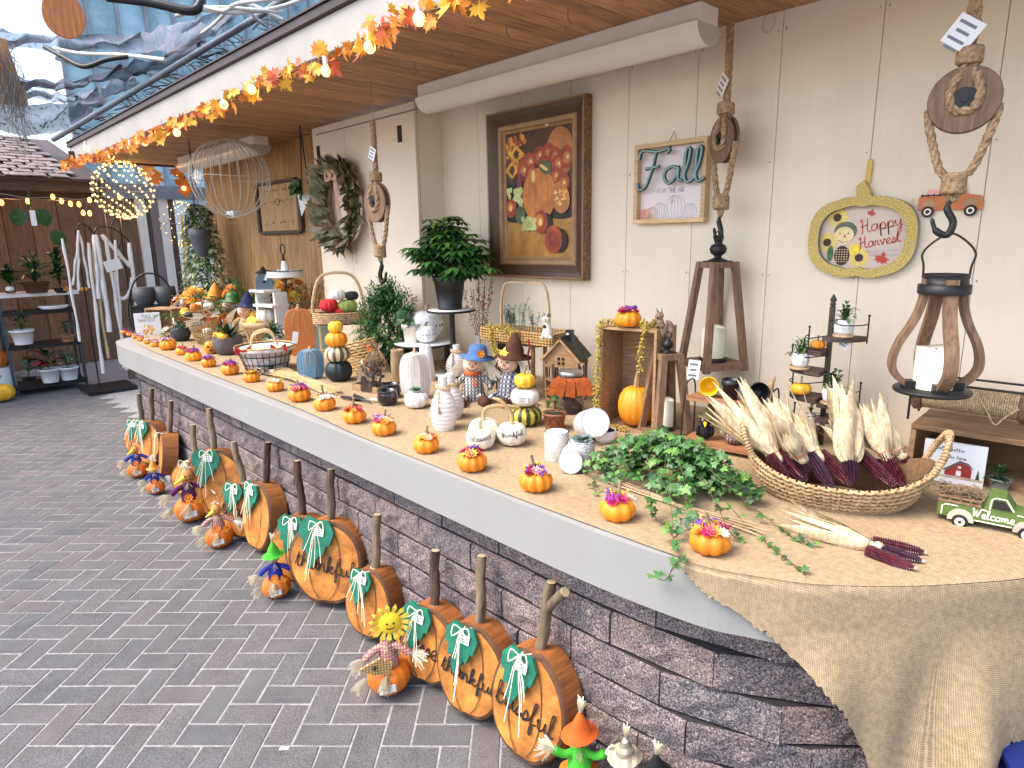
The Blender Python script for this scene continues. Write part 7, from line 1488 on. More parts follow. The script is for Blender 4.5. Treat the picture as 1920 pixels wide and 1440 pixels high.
# tall variegated ficus and palm
def yard(px,ytop,ybase_y,R,label,mk,cat='potted plant',name='tall_plant'):
 y=ybase_y;p=Vector((ony(px,560,y).x,y,CT));s=mpp(p);H=ony(px,ytop,y).z-CT;return thing(name,label,cat,p),s,H
t,s,H=yard(392,385,2.42,40,'tall variegated ficus with cream edged leaves before the knotty pine wall',0,name='variegated_ficus');pot(t,.1,.15,M_BLACK);m=MB();m.tube([(0,0,.1),(.01,0,H*.5),(-.02,0,H*.95)],[.012,.009,.004],6,2);rq=random.Random(6)
for i in range(1500):
 u=rq.random()**.8;a=rq.uniform(0,6.28);rr=(62*(1-u)**.6+10)*s*rq.uniform(.3,1);q=Vector((cos(a)*rr,sin(a)*rr*.6,.17+u*(H-.15)));d=Vector((cos(a),sin(a),rq.uniform(-.5,.5)))
 leaf(m,q,d,.075,.042,0 if i%3 else 3,.4,2);leaf(m,q+Vector((0,-.001,.002))+d*.006,d,.056,.020,1,.4,2)
for i in range(30):a=rq.uniform(0,6.28);u=rq.random();m.tube([(0,0,.2+u*(H-.3)),(cos(a)*30*s,sin(a)*20*s,.25+u*(H-.3))],.003,4,2)
obj('foliage',m,[mat('cream_leaf_edge',(.62,.64,.40),.5,.15,30),M_G2,M_STEM,M_G1],t)
t,s,H=yard(468,480,2.3,40,'dark green parlour palm in a red brown pot beside the blue birdhouse',0,name='parlour_palm');pot(t,.08,.16,mat('red_brown_pot',(.2,.05,.02),.6));m=MB()
for i in range(26):
 a=RU(0,6.28);e=RU(.5,1.4);d=Vector((cos(a)*cos(e),sin(a)*cos(e),sin(e)));L=H*RU(.7,1.1);pt=lambda u:Vector((0,0,.12))+d*L*u*.9+Vector((d.x,d.y,0))*L*.4*u*u-Vector((0,0,.35*L*u*u));m.tube([pt(x/6)for x in range(7)],.002,4,1,cap=False)
 for k in range(14):
  u=.2+.8*k/14
  for sg in(-1,1):leaf(m,pt(u),(d*.6+Vector((-d.y,d.x,.1))*sg),.11,.018,k%2,.5,3)
obj('foliage',m,[M_G1,M_G2],t)
# birdhouse on white shelf, tray stand
y=2.2;p=Vector((ony(505,600,y).x,y,CT));s=mpp(p);t=thing('step_shelf','white painted wooden step shelf behind the gourd basket','shelf',p,.2);z1,z2_=ony(505,572,y).z-CT,ony(500,545,y).z-CT
for z,x,w in((z1,.04,58*s),(z2_*1.0,-.02,44*s)):m=MB();m.box((x,0,z),(w,.16,.02),bev=.002);obj('shelf_board',m,M_WHITE,t)
for x in(-.09,.14):m=MB();m.box((x,.02,z2_/2),(.02,.12,z2_-.02));obj('side_panel',m,M_WHITE,t)
p=p+Vector((-.03,0,z2_+.011));t=thing('birdhouse','slate blue curved birdhouse with pointed black cap on the white step shelf','birdhouse',p,face(p));w=15*s;m=MB();m.ext([(-w,0),(w,0),(w*.95,18*s),(w*.5,30*s),(-w*.5,30*s),(-w*.95,18*s)],.1,0,TT((0,-.05,0)));obj('wall',m,mat('slate_blue_paint',(.12,.16,.2),.6,.15),t);m=MB();m.lathe([(w*1.05,29*s),(w*.4,35*s),(w*.1,41*s),(1e-5,41*s)],12);obj('roof',m,M_BLACK,t);m=MB();m.sph((0,-.05,14*s),.012,8);obj('entrance_hole',m,M_INK,t);m=MB();m.box((-.02,-.053,22*s),(.02,.001,.05),0,TT(ry=.4));obj('price_tag',m,M_CARD,t)
y=2.33;p=Vector((ony(541,590,y).x,y,CT));s=mpp(p);t=thing('tray_stand','white two tier tray stand with black pole and ring handle','tray stand',p,0);z1=ony(541,520,y).z-CT;zr=ony(537,470,y).z-CT;m=MB();m.cyl((0,0,0),(0,0,zr-.03),.009,n=8);m.sph((0,0,zr-.08),.02,8);m.tube([(.04*cos(a),0,zr+.01+.04*sin(a))for a in[2*pi*i/18 for i in range(18)]],.005,5,closed=True);obj('pole',m,M_BLACK,t)
for z,r in((z1,32*s),(.08,40*s)):m=MB();m.lathe([(r*.96,z),(r,z+12*s),(r*.98,z+12*s),(r*.94,z+.008),(1e-5,z+.006)],28);obj('tray',m,M_WHITE,t);m=MB();m.tube([(r*cos(a),r*sin(a),z+12*s)for a in[2*pi*i/28 for i in range(28)]],.004,4,closed=True);obj('tray_rim',m,M_BLACK,t)
for x,r,h in((-.06,.022,.05),(.05,.03,.12)):q=p+Vector((x,-.02,z1+.009));o_=thing('white_vase','small white vase on the upper tray, '+('left of the pole' if x<0 else 'tall one right of the pole'),'vase',q);m=MB();m.lathe([(r,0),(r*1.1,h*.3),(r*.6,h),(1e-5,h)],14,sm=False);obj('vase_body',m,M_WGLAZE,o_)
p=Vector((ony(505,560,2.05).x,2.05,CT+.1));t=thing('trailing_plant','small dark trailing plant in front of the white step shelf','potted plant',Vector((p.x,p.y,CT)));pot(t,.05,.1,M_WGLAZE);pot_plant_leaves(t,170,.12,.13,.035,.018,[M_G1,M_G1,M_G1],.12,.8,el=(-.2,1.4))
p=Vector((ony(582,560,2.45).x,2.45,CT));s=mpp(p);m=MB()
for i in range(60):a=RU(-.5,.5);L=RU(.3,.55);d=Vector((a,RU(-.3,.3),1)).normalized();m.tube([(0,0,.1),d*L],.002,3,0);[leaf(m,d*L*RU(.5,1),rdir(),.03,.012,1 if RU(0,1)<.6 else 2,.2,2)for _ in range(8)]
m.lathe([(.04,0),(.05,.12),(1e-5,.12)],10,0);o=obj('dried_grass_vase',m,[M_STEM,M_FELT_BR,M_OP],None,p);tag(o,'vase of tall dark dried stems in the corner beside the white pillar','dried stems')
# rectangular handled basket on black stand near the painting
y=2.36;p=Vector((ony(985,700,y).x,y,CT));s=mpp(p);zt=ony(985,640,y).z-CT;zh=ony(985,530,y).z-CT
t=thing('stand_table','narrow natural wood display stand under the long handled basket','display stand',p,.1);W=165*s
for x in(-W*.36,W*.2):
 for yy in(-.05,.05):m=MB();m.box((x,yy,(zt-.012)/2),(.016,.016,zt-.012));obj('leg',m,M_HW,t)
m=MB();m.box((-W*.06,0,zt-.006),(W*.72,.14,.011));obj('stand_top',m,M_HW,t);m=MB();m.box((-W*.28,.02,(zt-.02)/2),(.09,.08,zt-.03));obj('dark_panel',m,M_BLACK,t)
t=thing('long_basket','long rectangular wicker basket with a tall bent wood handle below the painting','basket',p+Vector((0,0,zt)),.1);z=zt;hB=24*s
for k in range(5):
 m=MB();zz=hB*(k+.5)/5
 c=[];
 for(a,b)in((-1,-1),(1,-1),(1,1),(-1,1)):c.append(Vector((a*W/2,b*.085,zz)))
 for i in range(4):
  A_,B_=c[i],c[(i+1)%4];n=int((B_-A_).length/.018)
  for j in range(n):q=A_.lerp(B_,(j+.5)/n);m.sph(q,.0115,5,0,(1,1,.62))
 obj('woven_row',m,M_WIC,t)
m=MB();m.box((0,0,.006),(W*.98,.16,.008));obj('basket_base',m,M_WIC,t)
m=MB();hx=W*.34;hz=zh-zt;c=cr([(-hx,0,.01),(-hx,0,hz*.6),(-hx*.85,0,hz*.93),(-hx*.55,0,hz),(0,0,hz),(hx*.55,0,hz),(hx*.85,0,hz*.93),(hx,0,hz*.6),(hx,0,.01)],5);m.tube(c,.012,4,flat=.22,ref=(0,1,0));obj('bent_handle',m,M_LWOOD,t)
bz_=p+Vector((-.03,0,zt));t=thing('sage_sprigs','artificial sage green sprigs and berries filling the long basket','artificial plant',bz_+Vector((0,0,hB)),0);m=MB()
for i in range(24):
 x=RU(-W*.3,W*.25);L=RU(.06,.13)+(.07 if abs(x)<.02 else 0);d=Vector((RU(-.4,.4),RU(-.3,.3),1)).normalized();m.tube([(x,0,-.02),Vector((x,0,0))+d*L],.0015,3,0)
 for k in range(10):leaf(m,Vector((x,0,0))+d*L*(.2+.08*k),d*.5+rdir(-.2,.5),.026,.009,0,.1,2)
obj('foliage',m,mat('sage_leaf',(.16,.24,.17),.7,.2,30),t)
m=MB();berries(m,[(-.12,-.09,.05),(-.10,-.105,-.0),(-.07,-.11,-.06),(-.01,-.115,-.09),(.05,-.11,-.05),(.06,-.105,.0),(.03,-.09,.04)],.026,.0045,520);berries(m,[(-.14,-.08,.04),(.0,-.09,.05),(.09,-.09,.03)],.022,.0045,180)
o=obj('berry_garland',m,[M_BERRY,M_STEM],None,bz_+Vector((.0,-.01,.02)));tag(o,'mustard berry garland drooping over the front of the long basket','berry garland')
m=MB();xx=ony(1000,620,y-.1).x-bz_.x
for i in range(34):m.sph((xx*.9+.006*sin(i*.5),-.115,.03-i*.0085),.0062,6)
o=obj('bead_garland',m,M_RED,None,bz_);tag(o,'string of dark red wooden beads hanging off the long basket','bead garland')
# cow ornament
p=Vector((ony(1030,634,y-.1).x,y-.12,ony(1030,634,y-.12).z));t=thing('cow_ornament','black and white spotted cow ornament hanging on the end of the long basket','ornament',p,face(p));s=mpp(p);m=MB();m.tube(cr([(.0,0,0),(.006,0,14*s),(0,-.004,30*s)],4),[9*s,10*s,10.5*s,10*s,9*s,8*s,7*s,6*s,5*s],12);m.sph((-.002,-.012,36*s),7*s,12,0,(1.1,1,.9));[m.tube([(a*s,-.01,6*s),(a*1.6*s,-.03,0)],3*s,6)for a in(-6,5)];obj('body',m,M_CREAM,t)
m=MB();[m.sph(q,r,8)for q,r in(((-.008,-.014,22*s),.010),((.012,-.01,12*s),.011),((.004,-.016,40*s),.007),((-.015,-.008,40*s),.006),((.016,-.008,41*s),.006),((-.006,-.03,36*s),.003))];[m.cyl((a,-.008,42*s),(a*1.5,-.008,48*s),.003,.001,5)for a in(-.008,.008)];obj('spots',m,M_INK,t)
# wreath
cx,cz=ony(652,385,yP).x,ony(652,385,yP).z;s=mpp(Vector((cx,yP,cz)));t=thing('dried_wreath','wreath of dried grey green husk leaves with a pink ribbon on the white pillar','wreath',(cx,yP-.01,cz));rw=random.Random(9);Rx,Rz_=38*s*1.35,66*s*1.0
MW=[mat('dried_olive_leaf',(.10,.105,.055),.9,.35,20,(.26,.24,.14),bump=.7,bs=60),mat('dried_grey_leaf',(.2,.19,.12),.9,.3,20,(.36,.33,.22),bump=.7,bs=60),mat('dried_brown_leaf',(.10,.06,.035),.9,.3,20,(.24,.15,.08),bump=.7)]
m=MB();m.tube([(Rx*cos(a),-.03,Rz_*sin(a))for a in[2*pi*i/30 for i in range(30)]],.022,7,2,closed=True)
for i in range(430):
 a=rw.uniform(0,2*pi);b=Vector((cos(a),0,sin(a)));q=Vector((Rx*cos(a),-.03,Rz_*sin(a)))+Vector((rw.uniform(-.02,.02),rw.uniform(-.05,.0),rw.uniform(-.02,.02)));tn=Vector((-sin(a),0,cos(a)));d=b*rw.uniform(.1,1)+Vector((0,-rw.uniform(.1,.9),0))-tn*rw.uniform(-.2,.9);leaf(m,q,d,rw.uniform(.075,.125),rw.uniform(.05,.085),rw.choice((0,0,1,1,2)),rw.uniform(-.6,.6),4,.5,up=(0,-1,.3))
obj('dried_leaves',m,MW,t);m=MB();m.ribbon(cr([(.02,-.09,Rz_*.8),(.04,-.1,Rz_*.4),(.045,-.09,0),(.05,-.08,-Rz_*.5)],4),.05,(0,-1,0));[m.ribbon(cr([(-.02,-.1,Rz_*.75),(sg*.05,-.12,Rz_*.95),(sg*.07,-.11,Rz_*.7),(0,-.1,Rz_*.75)],4),.035,(0,-1,.3))for sg in(-1,1)];obj('ribbon',m,mat('dusty_pink_ribbon',(.5,.3,.2),.8,.25,60),t)
# board on the knotty pine wall
x0,x1=ony(489,390,YW).x,ony(567,390,YW).x;z0,z1=ony(530,436,YW).z,ony(530,341,YW).z;t=thing('framed_board','plain wood board with dark broken side frames on the knotty pine wall','framed board',((x0+x1)/2,YW-.012,(z0+z1)/2));W,Hh=x1-x0,z1-z0
m=MB();m.box((0,-.004,0),(W*.9,.012,Hh*.96));obj('board',m,woodm('aged_board',(.36,.21,.09),(.5,.31,.14),'z',1),t)
for(x,z,w,h)in((-W/2,0,.05,Hh),(W/2,0,.05,Hh),(0,Hh/2,W-.052,.03),(0,-Hh/2,W-.052,.03)):m=MB();m.box((x,-.012,z),(w,.03,h),bev=.004);obj('frame_side',m,M_BROWN,t)
m=MB();[m.sph((RU(-.35,.35)*W,-.0105,z*Hh),.006,5,0,(1.6,.2,1))for z in(-.3,-.28,.1,.12,.14,.34,.36)for _ in range(9)];m.tube([(.04*cos(a),-.0105,.05+.03*sin(a))for a in[2*pi*i/12 for i in range(12)]],.003,4,closed=True);obj('burnt_marks',m,M_BROWN,t)
# hanging wall pocket
p=ony(572,345,2.5);p=ony(572,345,2.44);s=mpp(p);t=thing('hanging_pocket','white diamond wall pocket with dark leaves hanging on a black cord','hanging planter',p,0);zt=ZC-p.z;m=MB();m.tube([(-.01,0,zt),(-.05,0,0)],.005,4);m.tube([(-.01,0,zt),(.05,0,0)],.005,4);obj('cord',m,M_BLACK,t);m=MB();m.add([(-.07,0,-.06),(.08,0,-.08),(0,-.05,-.24),(.0,-.07,-.08),(0,.02,-.09)],[(0,2,3),(3,2,1),(0,4,2),(4,1,2)]);obj('pocket',m,M_WGLAZE,t);m=MB();[leaf(m,(RU(-.03,.05),-.05,-.05+RU(-.03,.08)),(RU(-1,1),-.6,RU(-.6,.3)),.11,.055,0,.3,4,up=(0,-1,.3))for _ in range(14)];obj('foliage',m,M_G1,t)
# ======================= wire globes =======================
M_WIRE=mat('whitened_twig_wire',(.45,.40,.33),.6,.2,40)
def globe(px,py,y,R,label,mw,n=14,ztop=ZC,led=False,tagged=True):
 c=ony(px,py,y);s=mpp(c);r=R*s;t=thing('wire_globe',label,'wire globe',c,.3);m=MB()
 for i in range(n):
  a=pi*i/n;w=.05*sin(i*5);m.tube([(r*cos(b)*cos(a),r*cos(b)*sin(a),r*sin(b))for b in[2*pi*k/40 for k in range(40)]],.0032 if not led else.002,5,closed=True)
 m.tube([(r*cos(b),r*sin(b),r*.02*sin(3*b))for b in[2*pi*k/40 for k in range(40)]],.003,5,closed=True);obj('wire_frame',m,mw,t)
 m=MB();m.tube([(0,0,r),(0,0,ztop-c.z)],.002,5);hook_mb(m,(0,0,ztop-c.z+.0),1.4);obj('hanging_wire',m,M_HOOK,t)
 if led:
  m=MB()
  for i in range(n):
   a=pi*i/n
   for k in range(15):b=2*pi*(k+.5*(i%2))/15;m.sph((r*1.01*cos(b)*cos(a),r*1.01*cos(b)*sin(a),r*1.01*sin(b)),led,5)
  obj('led_beads',m,mat('warm_led',(1,.62,.18),.5,emit=1.3),t)
 else:
  m=MB();m.box((0,-.02,-r*.93),(.09,.05,.05),bev=.008);obj('battery_case',m,M_WHITE,t);m=MB();m.box((-r*.95,-.05,-r*.55),(.09,.002,.09),0,TT(ry=.6));obj('price_tag',m,M_CARD,t)
 return t
globe(432,334,2.05,71,'large bare pale wire globe hanging under the soffit',M_WIRE)
globe(231,356,2.0,51,'lit wire globe covered in warm fairy lights hanging at the far soffit end',M_HOOK,13,led=.011)
globe(340,420,2.9,40,'smaller dim fairy light globe hanging beside the bright window',M_HOOK,9,led=.007,ztop=ZC)
m=MB();q=ony(354,265,2.02);p=q;m.tube([(0,0,0),(-.07,0,-.75)],.004,4);m.tube([(0,0,0),(.07,0,-.75)],.004,4);m.lathe([(.04,-.95),(.09,-.78),(.09,-.72),(1e-5,-.74)],12,1)
o=obj('hanging_pot',m,[M_BLACK,_M['slate_grey_pot']],None,Vector((p.x,p.y,ZC-.01)));tag(o,'grey pot hanging on a thin black cord left of the bare wire globe','hanging pot')
# ======================= leaf garland with bulbs on the soffit edge =======================
gl=thing('leaf_garland','autumn maple leaf garland with round warm bulbs draped along the soffit edge','leaf garland',(0,0,0))
MAPM=[mat('maple_yellow',(.68,.28,.015),.6,.2,40,(.85,.45,.03)),mat('maple_orange',(.66,.13,.01),.6,.25,40,(.85,.3,.04)),mat('maple_red',(.42,.05,.02),.6,.25,40,(.6,.12,.03))]
mlm=[]
for k in range(6):
 q=MB();flatleaf(q,MAPLE,TR(),0,.25 if k<3 else-.3);me=bpy.data.meshes.new('leaf');me.from_pydata(q.v,[],q.f);me.materials.append(MAPM[k%3]);mlm.append(me)
GP=[(118,306),(150,300),(205,290),(250,268),(320,240),(400,204),(455,172),(540,138),(610,110),(690,78),(745,42),(860,4),(960,-34),(1080,-80)]
gpts=cr([ony(a,b,YS-.035)for a,b in GP],6);m=MB();m.tube(gpts,.004,5);obj('cord',m,mat('brown_cord',(.1,.06,.04),.7),gl)
rg=random.Random(12);L=0
dens=[(0,1.7),(20,1.3),(30,.6),(40,.7),(46,1.4),(54,.9),(58,2.2),(78,2)]
for i in range(1,len(gpts)):
 ln=(gpts[i]-gpts[i-1]).length;near=(gpts[i]-CAM).length;k=max(2,int(ln/.026))
 for j in range(k):
  p=gpts[i-1].lerp(gpts[i],(j+.5)/k)+Vector((rg.uniform(-.03,.03),rg.uniform(-.04,.01),rg.uniform(-.045,.04)));d=Vector((rg.uniform(-.3,1),rg.uniform(-1,-.2),rg.uniform(-.5,.5))).normalized()
  M=Matrix.Translation(p)@d.to_track_quat('Z','Y').to_matrix().to_4x4()@TR(rz=rg.uniform(1.5,4.8),s=rg.uniform(.034,.058));c=rg.random();kk=(0 if c<(.5 if near<4.5 else.15)else 1 if c<.85 else 2);inst('leaf',mlm[kk+3*rg.randrange(2)],gl,M)
bm_=MB();bm_.sph((0,0,-.045),.024,12,0,(1,1,1.1));bme=bpy.data.meshes.new('bulb');bme.from_pydata(bm_.v,[],bm_.f);bme.materials.append(mat('warm_bulb_glow',(1,.55,.2),.3,emit=.9));bme.polygons.foreach_set('use_smooth',[True]*len(bm_.f))
sm_=MB();sm_.cyl((0,0,-.026),(0,0,.014),.011,.013,10);sme=bpy.data.meshes.new('socket');sme.from_pydata(sm_.v,[],sm_.f);sme.materials.append(M_WHITE)
for(a,b)in((160,268),(207,283),(243,265),(270,255),(330,235),(418,180),(472,110)if False else(470,150),(610,112),(692,65),(785,10)):
 p=ony(a,b,YS-.05);so2=inst('socket',sme,gl,TR(p));inst('bulb',bme,so2)
for(a,b)in((330,318),(344,345),(290,322),(270,318)):
 p=ony(a,b,2.55);inst('bulb',bme,gl,TR(p));[inst('leaf',mlm[1],gl,TR(p+Vector((rg.uniform(-.08,.08),rg.uniform(-.05,.05),rg.uniform(-.08,.04))),1.4+rg.uniform(-.5,.5),rg.uniform(0,3),1.2,.1))for _ in range(3)]
 # ======================= shed at the far end =======================
M_SHED=woodm('warm_shed_board',(.10,.055,.03),(.2,.12,.065),'z',.8,rnd=.2)
sh=thing('garden_shed','open fronted brown shed with shingled roof at the far left end','shed',(-9,0,0));XB=-1.9
m=MB();m.box((XB-.03,-.1,1.25),(.02,6.4,2.5));obj('wall_backing',m,M_BROWN,sh)
for k in range(21):y=-3.1+k*.302;m=MB();m.box((XB,y,1.25),(.03,.296,2.5),bev=.003);obj('wall_board',m,M_SHED,sh)
m=MB();m.box((.02,-.6,2.30),(.1,5.3,.13),bev=.004);obj('front_beam',m,M_BROWN,sh);m=MB();m.box((-.06,-.6,2.19),(.08,5.3,.085));obj('lower_beam',m,mat('very_dark_beam',(.03,.018,.013),.7),sh)
m=MB();m.box((-.05,.55,1.07),(.12,.14,2.14));obj('post',m,M_BROWNZ,sh);m=MB();m.box((-.05,-2.6,1.07),(.12,.14,2.14));obj('post',m,M_BROWNZ,sh)
sl_=MB();sl_.box((0,0,0),(.27,.185,.012),bev=.002);sme2=bpy.data.meshes.new('shingle');sme2.from_pydata(sl_.v,[],sl_.f);M_SHG=mat('cedar_shingle',(.13,.10,.09),.9,.3,14,(.28,.22,.19),rnd=.3,bump=.4);sme2.materials.append(M_SHG);ang=math.atan2(.72,2.7)
for r in range(14):
 for c in range(21):
  if r*21+c<294:inst('shingle',sme2,sh,TR((.12-r*.2,-2.4+c*.2+(.1 if r%2 else 0)+rg.uniform(-.01,.01),2.40+r*.2*.267+rg.uniform(0,.008)),0,ang-.05,0,(1,rg.uniform(.85,1.02),1)))
m=MB();m.box((-1.3,-.6,2.70),(2.9,5.3,.03),0,None);m2=MB();m2.box((0,0,0),(2.9,5.3,.03),0,TR((-1.25,-.6,2.73),0,ang));obj('roof_deck',m2,M_BROWN,sh)
# string lights below the beam
t=thing('string_lights','string of warm pear bulbs hung under the shed beam','string lights',(-8.85,0,0));pts=[onx(a,b,-8.85)-Vector((-8.85,0,0))for a,b in((-60,362),(0,363),(50,371),(95,370),(150,374),(190,368),(260,385))];m=MB();m.tube(cr(pts,5),.005,4);obj('cord',m,mat('grey_cord',(.3,.26,.22),.7),t)
for(a,b)in((3,380),(35,397),(52,377),(99,369),(115,377),(132,382),(148,383),(168,375),(156,399),(168,400),(224,370)):p=onx(a,b,-8.85)-Vector((-8.85,0,0));m=MB();m.sph(p,.022,8,0,(1,1,1.5));obj('bulb',m,mat('amber_bulb_glow',(1,.36,.07),.3,emit=1.8),t)
for(a,b)in((20,400),(110,400),(190,410)):
 ld=bpy.data.lights.new('bulb_light','POINT');ld.energy=3;ld.color=(1,.5,.2);ld.shadow_soft_size=.05;lo=bpy.data.objects.new('bulb_light',ld);COL.objects.link(lo);lo.location=onx(a,b,-9.4)
 # plant rack
def X(px,py,x=-9.0):return onx(px,py,x)
rk=thing('plant_rack','black metal rack with white top board holding potted plants at the far shed','plant rack',(-9.0,1.3,0));O=Vector((-9.0,1.3,0));zs=[X(85,551).z,X(85,585).z,X(85,648).z,X(85,722).z];y0,y1=X(12,640).y,X(150,640).y
for y in(y0,y1):
 for dx in(0,-.35):m=MB();m.box((dx,y-1.3,zs[0]/2),(.03,.03,zs[0]));obj('leg',m,mat('slate_metal',(.05,.06,.08),.5),rk)
for i,z in enumerate(zs):m=MB();m.box((-.17,(y0+y1)/2-1.3,z),(.42,y1-y0+(.12 if i==0 else 0),.04));obj('shelf',m,M_WHITE if i==0 else M_BLACK,rk)
def farpot(px,py,w,h,label,m_,leaves,L,W,ms,x=-8.98,el=(.3,1.4),n=30):
 p=X(px,py,x);s=mpp(p);t=thing('potted_plant',label,'potted plant',p);pot(t,w*s/2,h*s,m_);pot_plant_leaves(t,n,w*s*.5,leaves*s*.8,L,W,ms,h*s,.5,el);return t
farpot(45,645,38,27,'spiky plant in a white flared pot on the middle rack shelf',M_WGLAZE,40,.2,.02,[M_G1,M_G2,M_G1]);farpot(96,716,34,26,'dark broad leaf plant in a square white pot low on the rack',M_WGLAZE,50,.22,.08,[M_G1,M_RED,M_G1],n=12)
farpot(131,711,33,24,'striped spider plant in a round white pot low on the rack',M_WGLAZE,40,.22,.025,[M_GREY,M_G2,M_G1]);farpot(128,640,24,12,'silvery plant in a terracotta pot on the rack middle shelf',mat('terracotta',(.4,.18,.1),.8),50,.08,.03,[M_GREY,M_G1,M_G1])
farpot(70,549,44,20,'bushy green fern in a brown basket on the white rack top',M_FELT_BR,70,.26,.03,[M_G2,M_G1,M_G1],n=90);farpot(20,549,20,8,'dark leafy plant at the left of the white rack top',M_BLACK,60,.16,.06,[M_G1,M_G1,M_G1],n=40);farpot(115,549,24,10,'tall dark climbing plant behind the white macrame cords',M_BLACK,110,.16,.07,[M_G1,M_G1,M_G1],n=60);farpot(55,712,24,4,'variegated rubber plant leaf cluster at the left of the low rack shelf',M_BLACK,60,.2,.09,[M_G1,M_GREY,M_G1],n=10)
for(a,b,w,l)in((122,546,14,'small orange pumpkin on the right of the white rack top'),(158,546,12,'tiny orange pumpkin between macrame cords on the white rack top'),(20,547,16,'cream gourd at the left end of the white rack top')):p=X(a,b,-8.95);plain(p,w*mpp(p)/2,l,M_CREAM if a==20 else M_ORANGE)
p=X(101,578,-8.95);m=MB();m.lathe([(.12,0),(.15,.03),(.14,.035),(1e-5,.02)],20);o=obj('white_saucer',m,M_WGLAZE,None,p);tag(o,'wide white saucer on the second shelf of the black rack','saucer')
# macrame hangers
mh=thing('macrame_hangers','white and tan macrame plant hangers drooping from a black wire frame','macrame',(-8.6,0,0));OX=Vector((-8.6,0,0))
for(a,b,c,d,w,mt)in((117,447,150,640,4.5,0),(146,432,147,545,5,0),(150,440,168,540,4,0),(148,440,136,535,4,0),(165,455,193,700,6,0),(172,470,203,672,5,1),(180,440,206,622,9,0),(190,440,245,500,5,0),(198,445,238,693,6,0),(215,450,232,690,5,0),(242,455,262,620,7,0),(176,440,185,560,8,0)):
 p,q=X(a,b,-8.6),X(c,d,-8.6);s=mpp(p);m=MB();k=10;m.tube([p.lerp(q,i/k)-OX+Vector((0,.004*sin(i*1.3+a),0))for i in range(k+1)],[w*s*.85*(.8+.5*((i*3)%4)/4)for i in range(k+1)],6,0,flat=.6);obj('macrame_cord',m,mat('white_macrame',(.8,.77,.73),.95,.1,60,bump=.6,bs=200)if mt==0 else M_TWINE,mh)
m=MB();m.tube(cr([X(a,b,-8.6)-OX for a,b in((215,510),(218,550),(230,560),(242,550),(248,520))],4),.02,6);obj('macrame_loop',m,_M['white_macrame'],mh)
for pts in(((140,440),(150,420),(165,425),(178,440)),((176,440),(185,425),(215,430),(243,452)),((213,460),(208,430),(218,408),(228,440),(224,465))):m=MB();m.tube(cr([X(a,b,-8.62)-OX for a,b in pts],4),.008,5);obj('wire_hoop',m,M_BLACK,mh)
m=MB();m.box((0,0,0),(.005,.17,.12),0,TR(X(212,497,-8.5)-OX,.25));obj('white_card',m,M_CARD,mh)
m=MB()
for(a,b)in((160,560),(243,560)):p=X(a,b,-8.62);m.box((0,p.y,p.z/2+.3),(.014,.014,p.z+.9))
p=X(200,712,-8.6);m.box((.0,p.y,.03),(.5,.5,.03));obj('black_frame',m,M_BLACK,mh)
# hanging heart leaves and tag, beam hooks
p=X(60,400,-8.8);m=MB();m.box((0,0,.1),(.01,.01,.3));[leaf(m,(0,dy,dz),(0,dy*3,-1),.2,.16,0,.2,4,up=(1,0,0))for dy,dz in((-.1,.05),(.08,.05),(.16,-.18))];m.box((.03,.0,-.05),(.005,.05,.16),1);o=obj('hanging_leaves',m,[M_G1,M_CARD],None,p);tag(o,'dark heart shaped leaves with a white tag hanging from the shed beam','hanging plant')
# pumpkins and bucket at far left
p=onz(12,742,0);s=mpp(p);t=thing('white_bucket','white bucket at the far left edge holding an orange pumpkin','bucket',p+Vector((-.1,0,0)));m=MB();m.lathe([(22*s,0),(19*s,52*s),(1e-5,52*s)],20);obj('bucket_body',m,M_WHITE,t)
plain(p+Vector((-.1,-.03,52*s)),20*s,'round orange pumpkin on the white bucket at the far left',M_ORANGE2,1.8,12)
p=onz(-2,750,0);plain(p+Vector((.1,0,0)),25*s,'warty yellow orange squash on the paving at the far left edge',M_YEL,1.3)
# vertical boards between shed and counter
bw_=thing('board_screen','screen of weathered white and brown vertical boards left of the bright opening','board wall',(-9.1,0,0))
for(a,b,mt)in((205,232,M_BROWNZ),(233,262,M_BROWNZ),(264,281,M_WHITE),(282,288,M_BROWN),(289,304,mat('grey_weathered_board',(.2,.17,.17),.8,.2,8,stretch=(8,8,1))),(305,323,M_WHITE),(324,334,M_BROWN)):ya,yb2=X(a,460,-9.1).y,X(b,460,-9.1).y;m=MB();m.box((0,(ya+yb2)/2,1.1),(.04,yb2-ya-.004,2.2));obj('board',m,mt,bw_)
m=MB();m.box((.02,2.9,X(320,362,-9.1).z),(.08,2.2,.16));obj('header',m,mat('grey_header',(.2,.22,.25),.8,.2),bw_)
t=thing('yellow_poles','yellow and blue poles leaning in the bright opening','poles',(-9.0,0,0))
for a,c in((340,M_YPOT),(348,mat('blue_pole',(.03,.06,.25),.5))):m=MB();m.tube([Vector((0,X(a,400,-9).y,2.0)),Vector((0,X(a+6,560,-9).y,.3))],.014,6);obj('pole',m,c,t)
gh_wall=MB();gh_wall.box((0,0,0),(.04,5.2,4.2));o=obj('pale_backdrop_wall',gh_wall,mat('pale_wall_paint',(.75,.78,.78),.7,.1,2),None,(-14,4.6,1.0));tag(o,'pale wall seen through the opening behind the ficus','wall')  # evenly pale backdrop filling the view through the opening
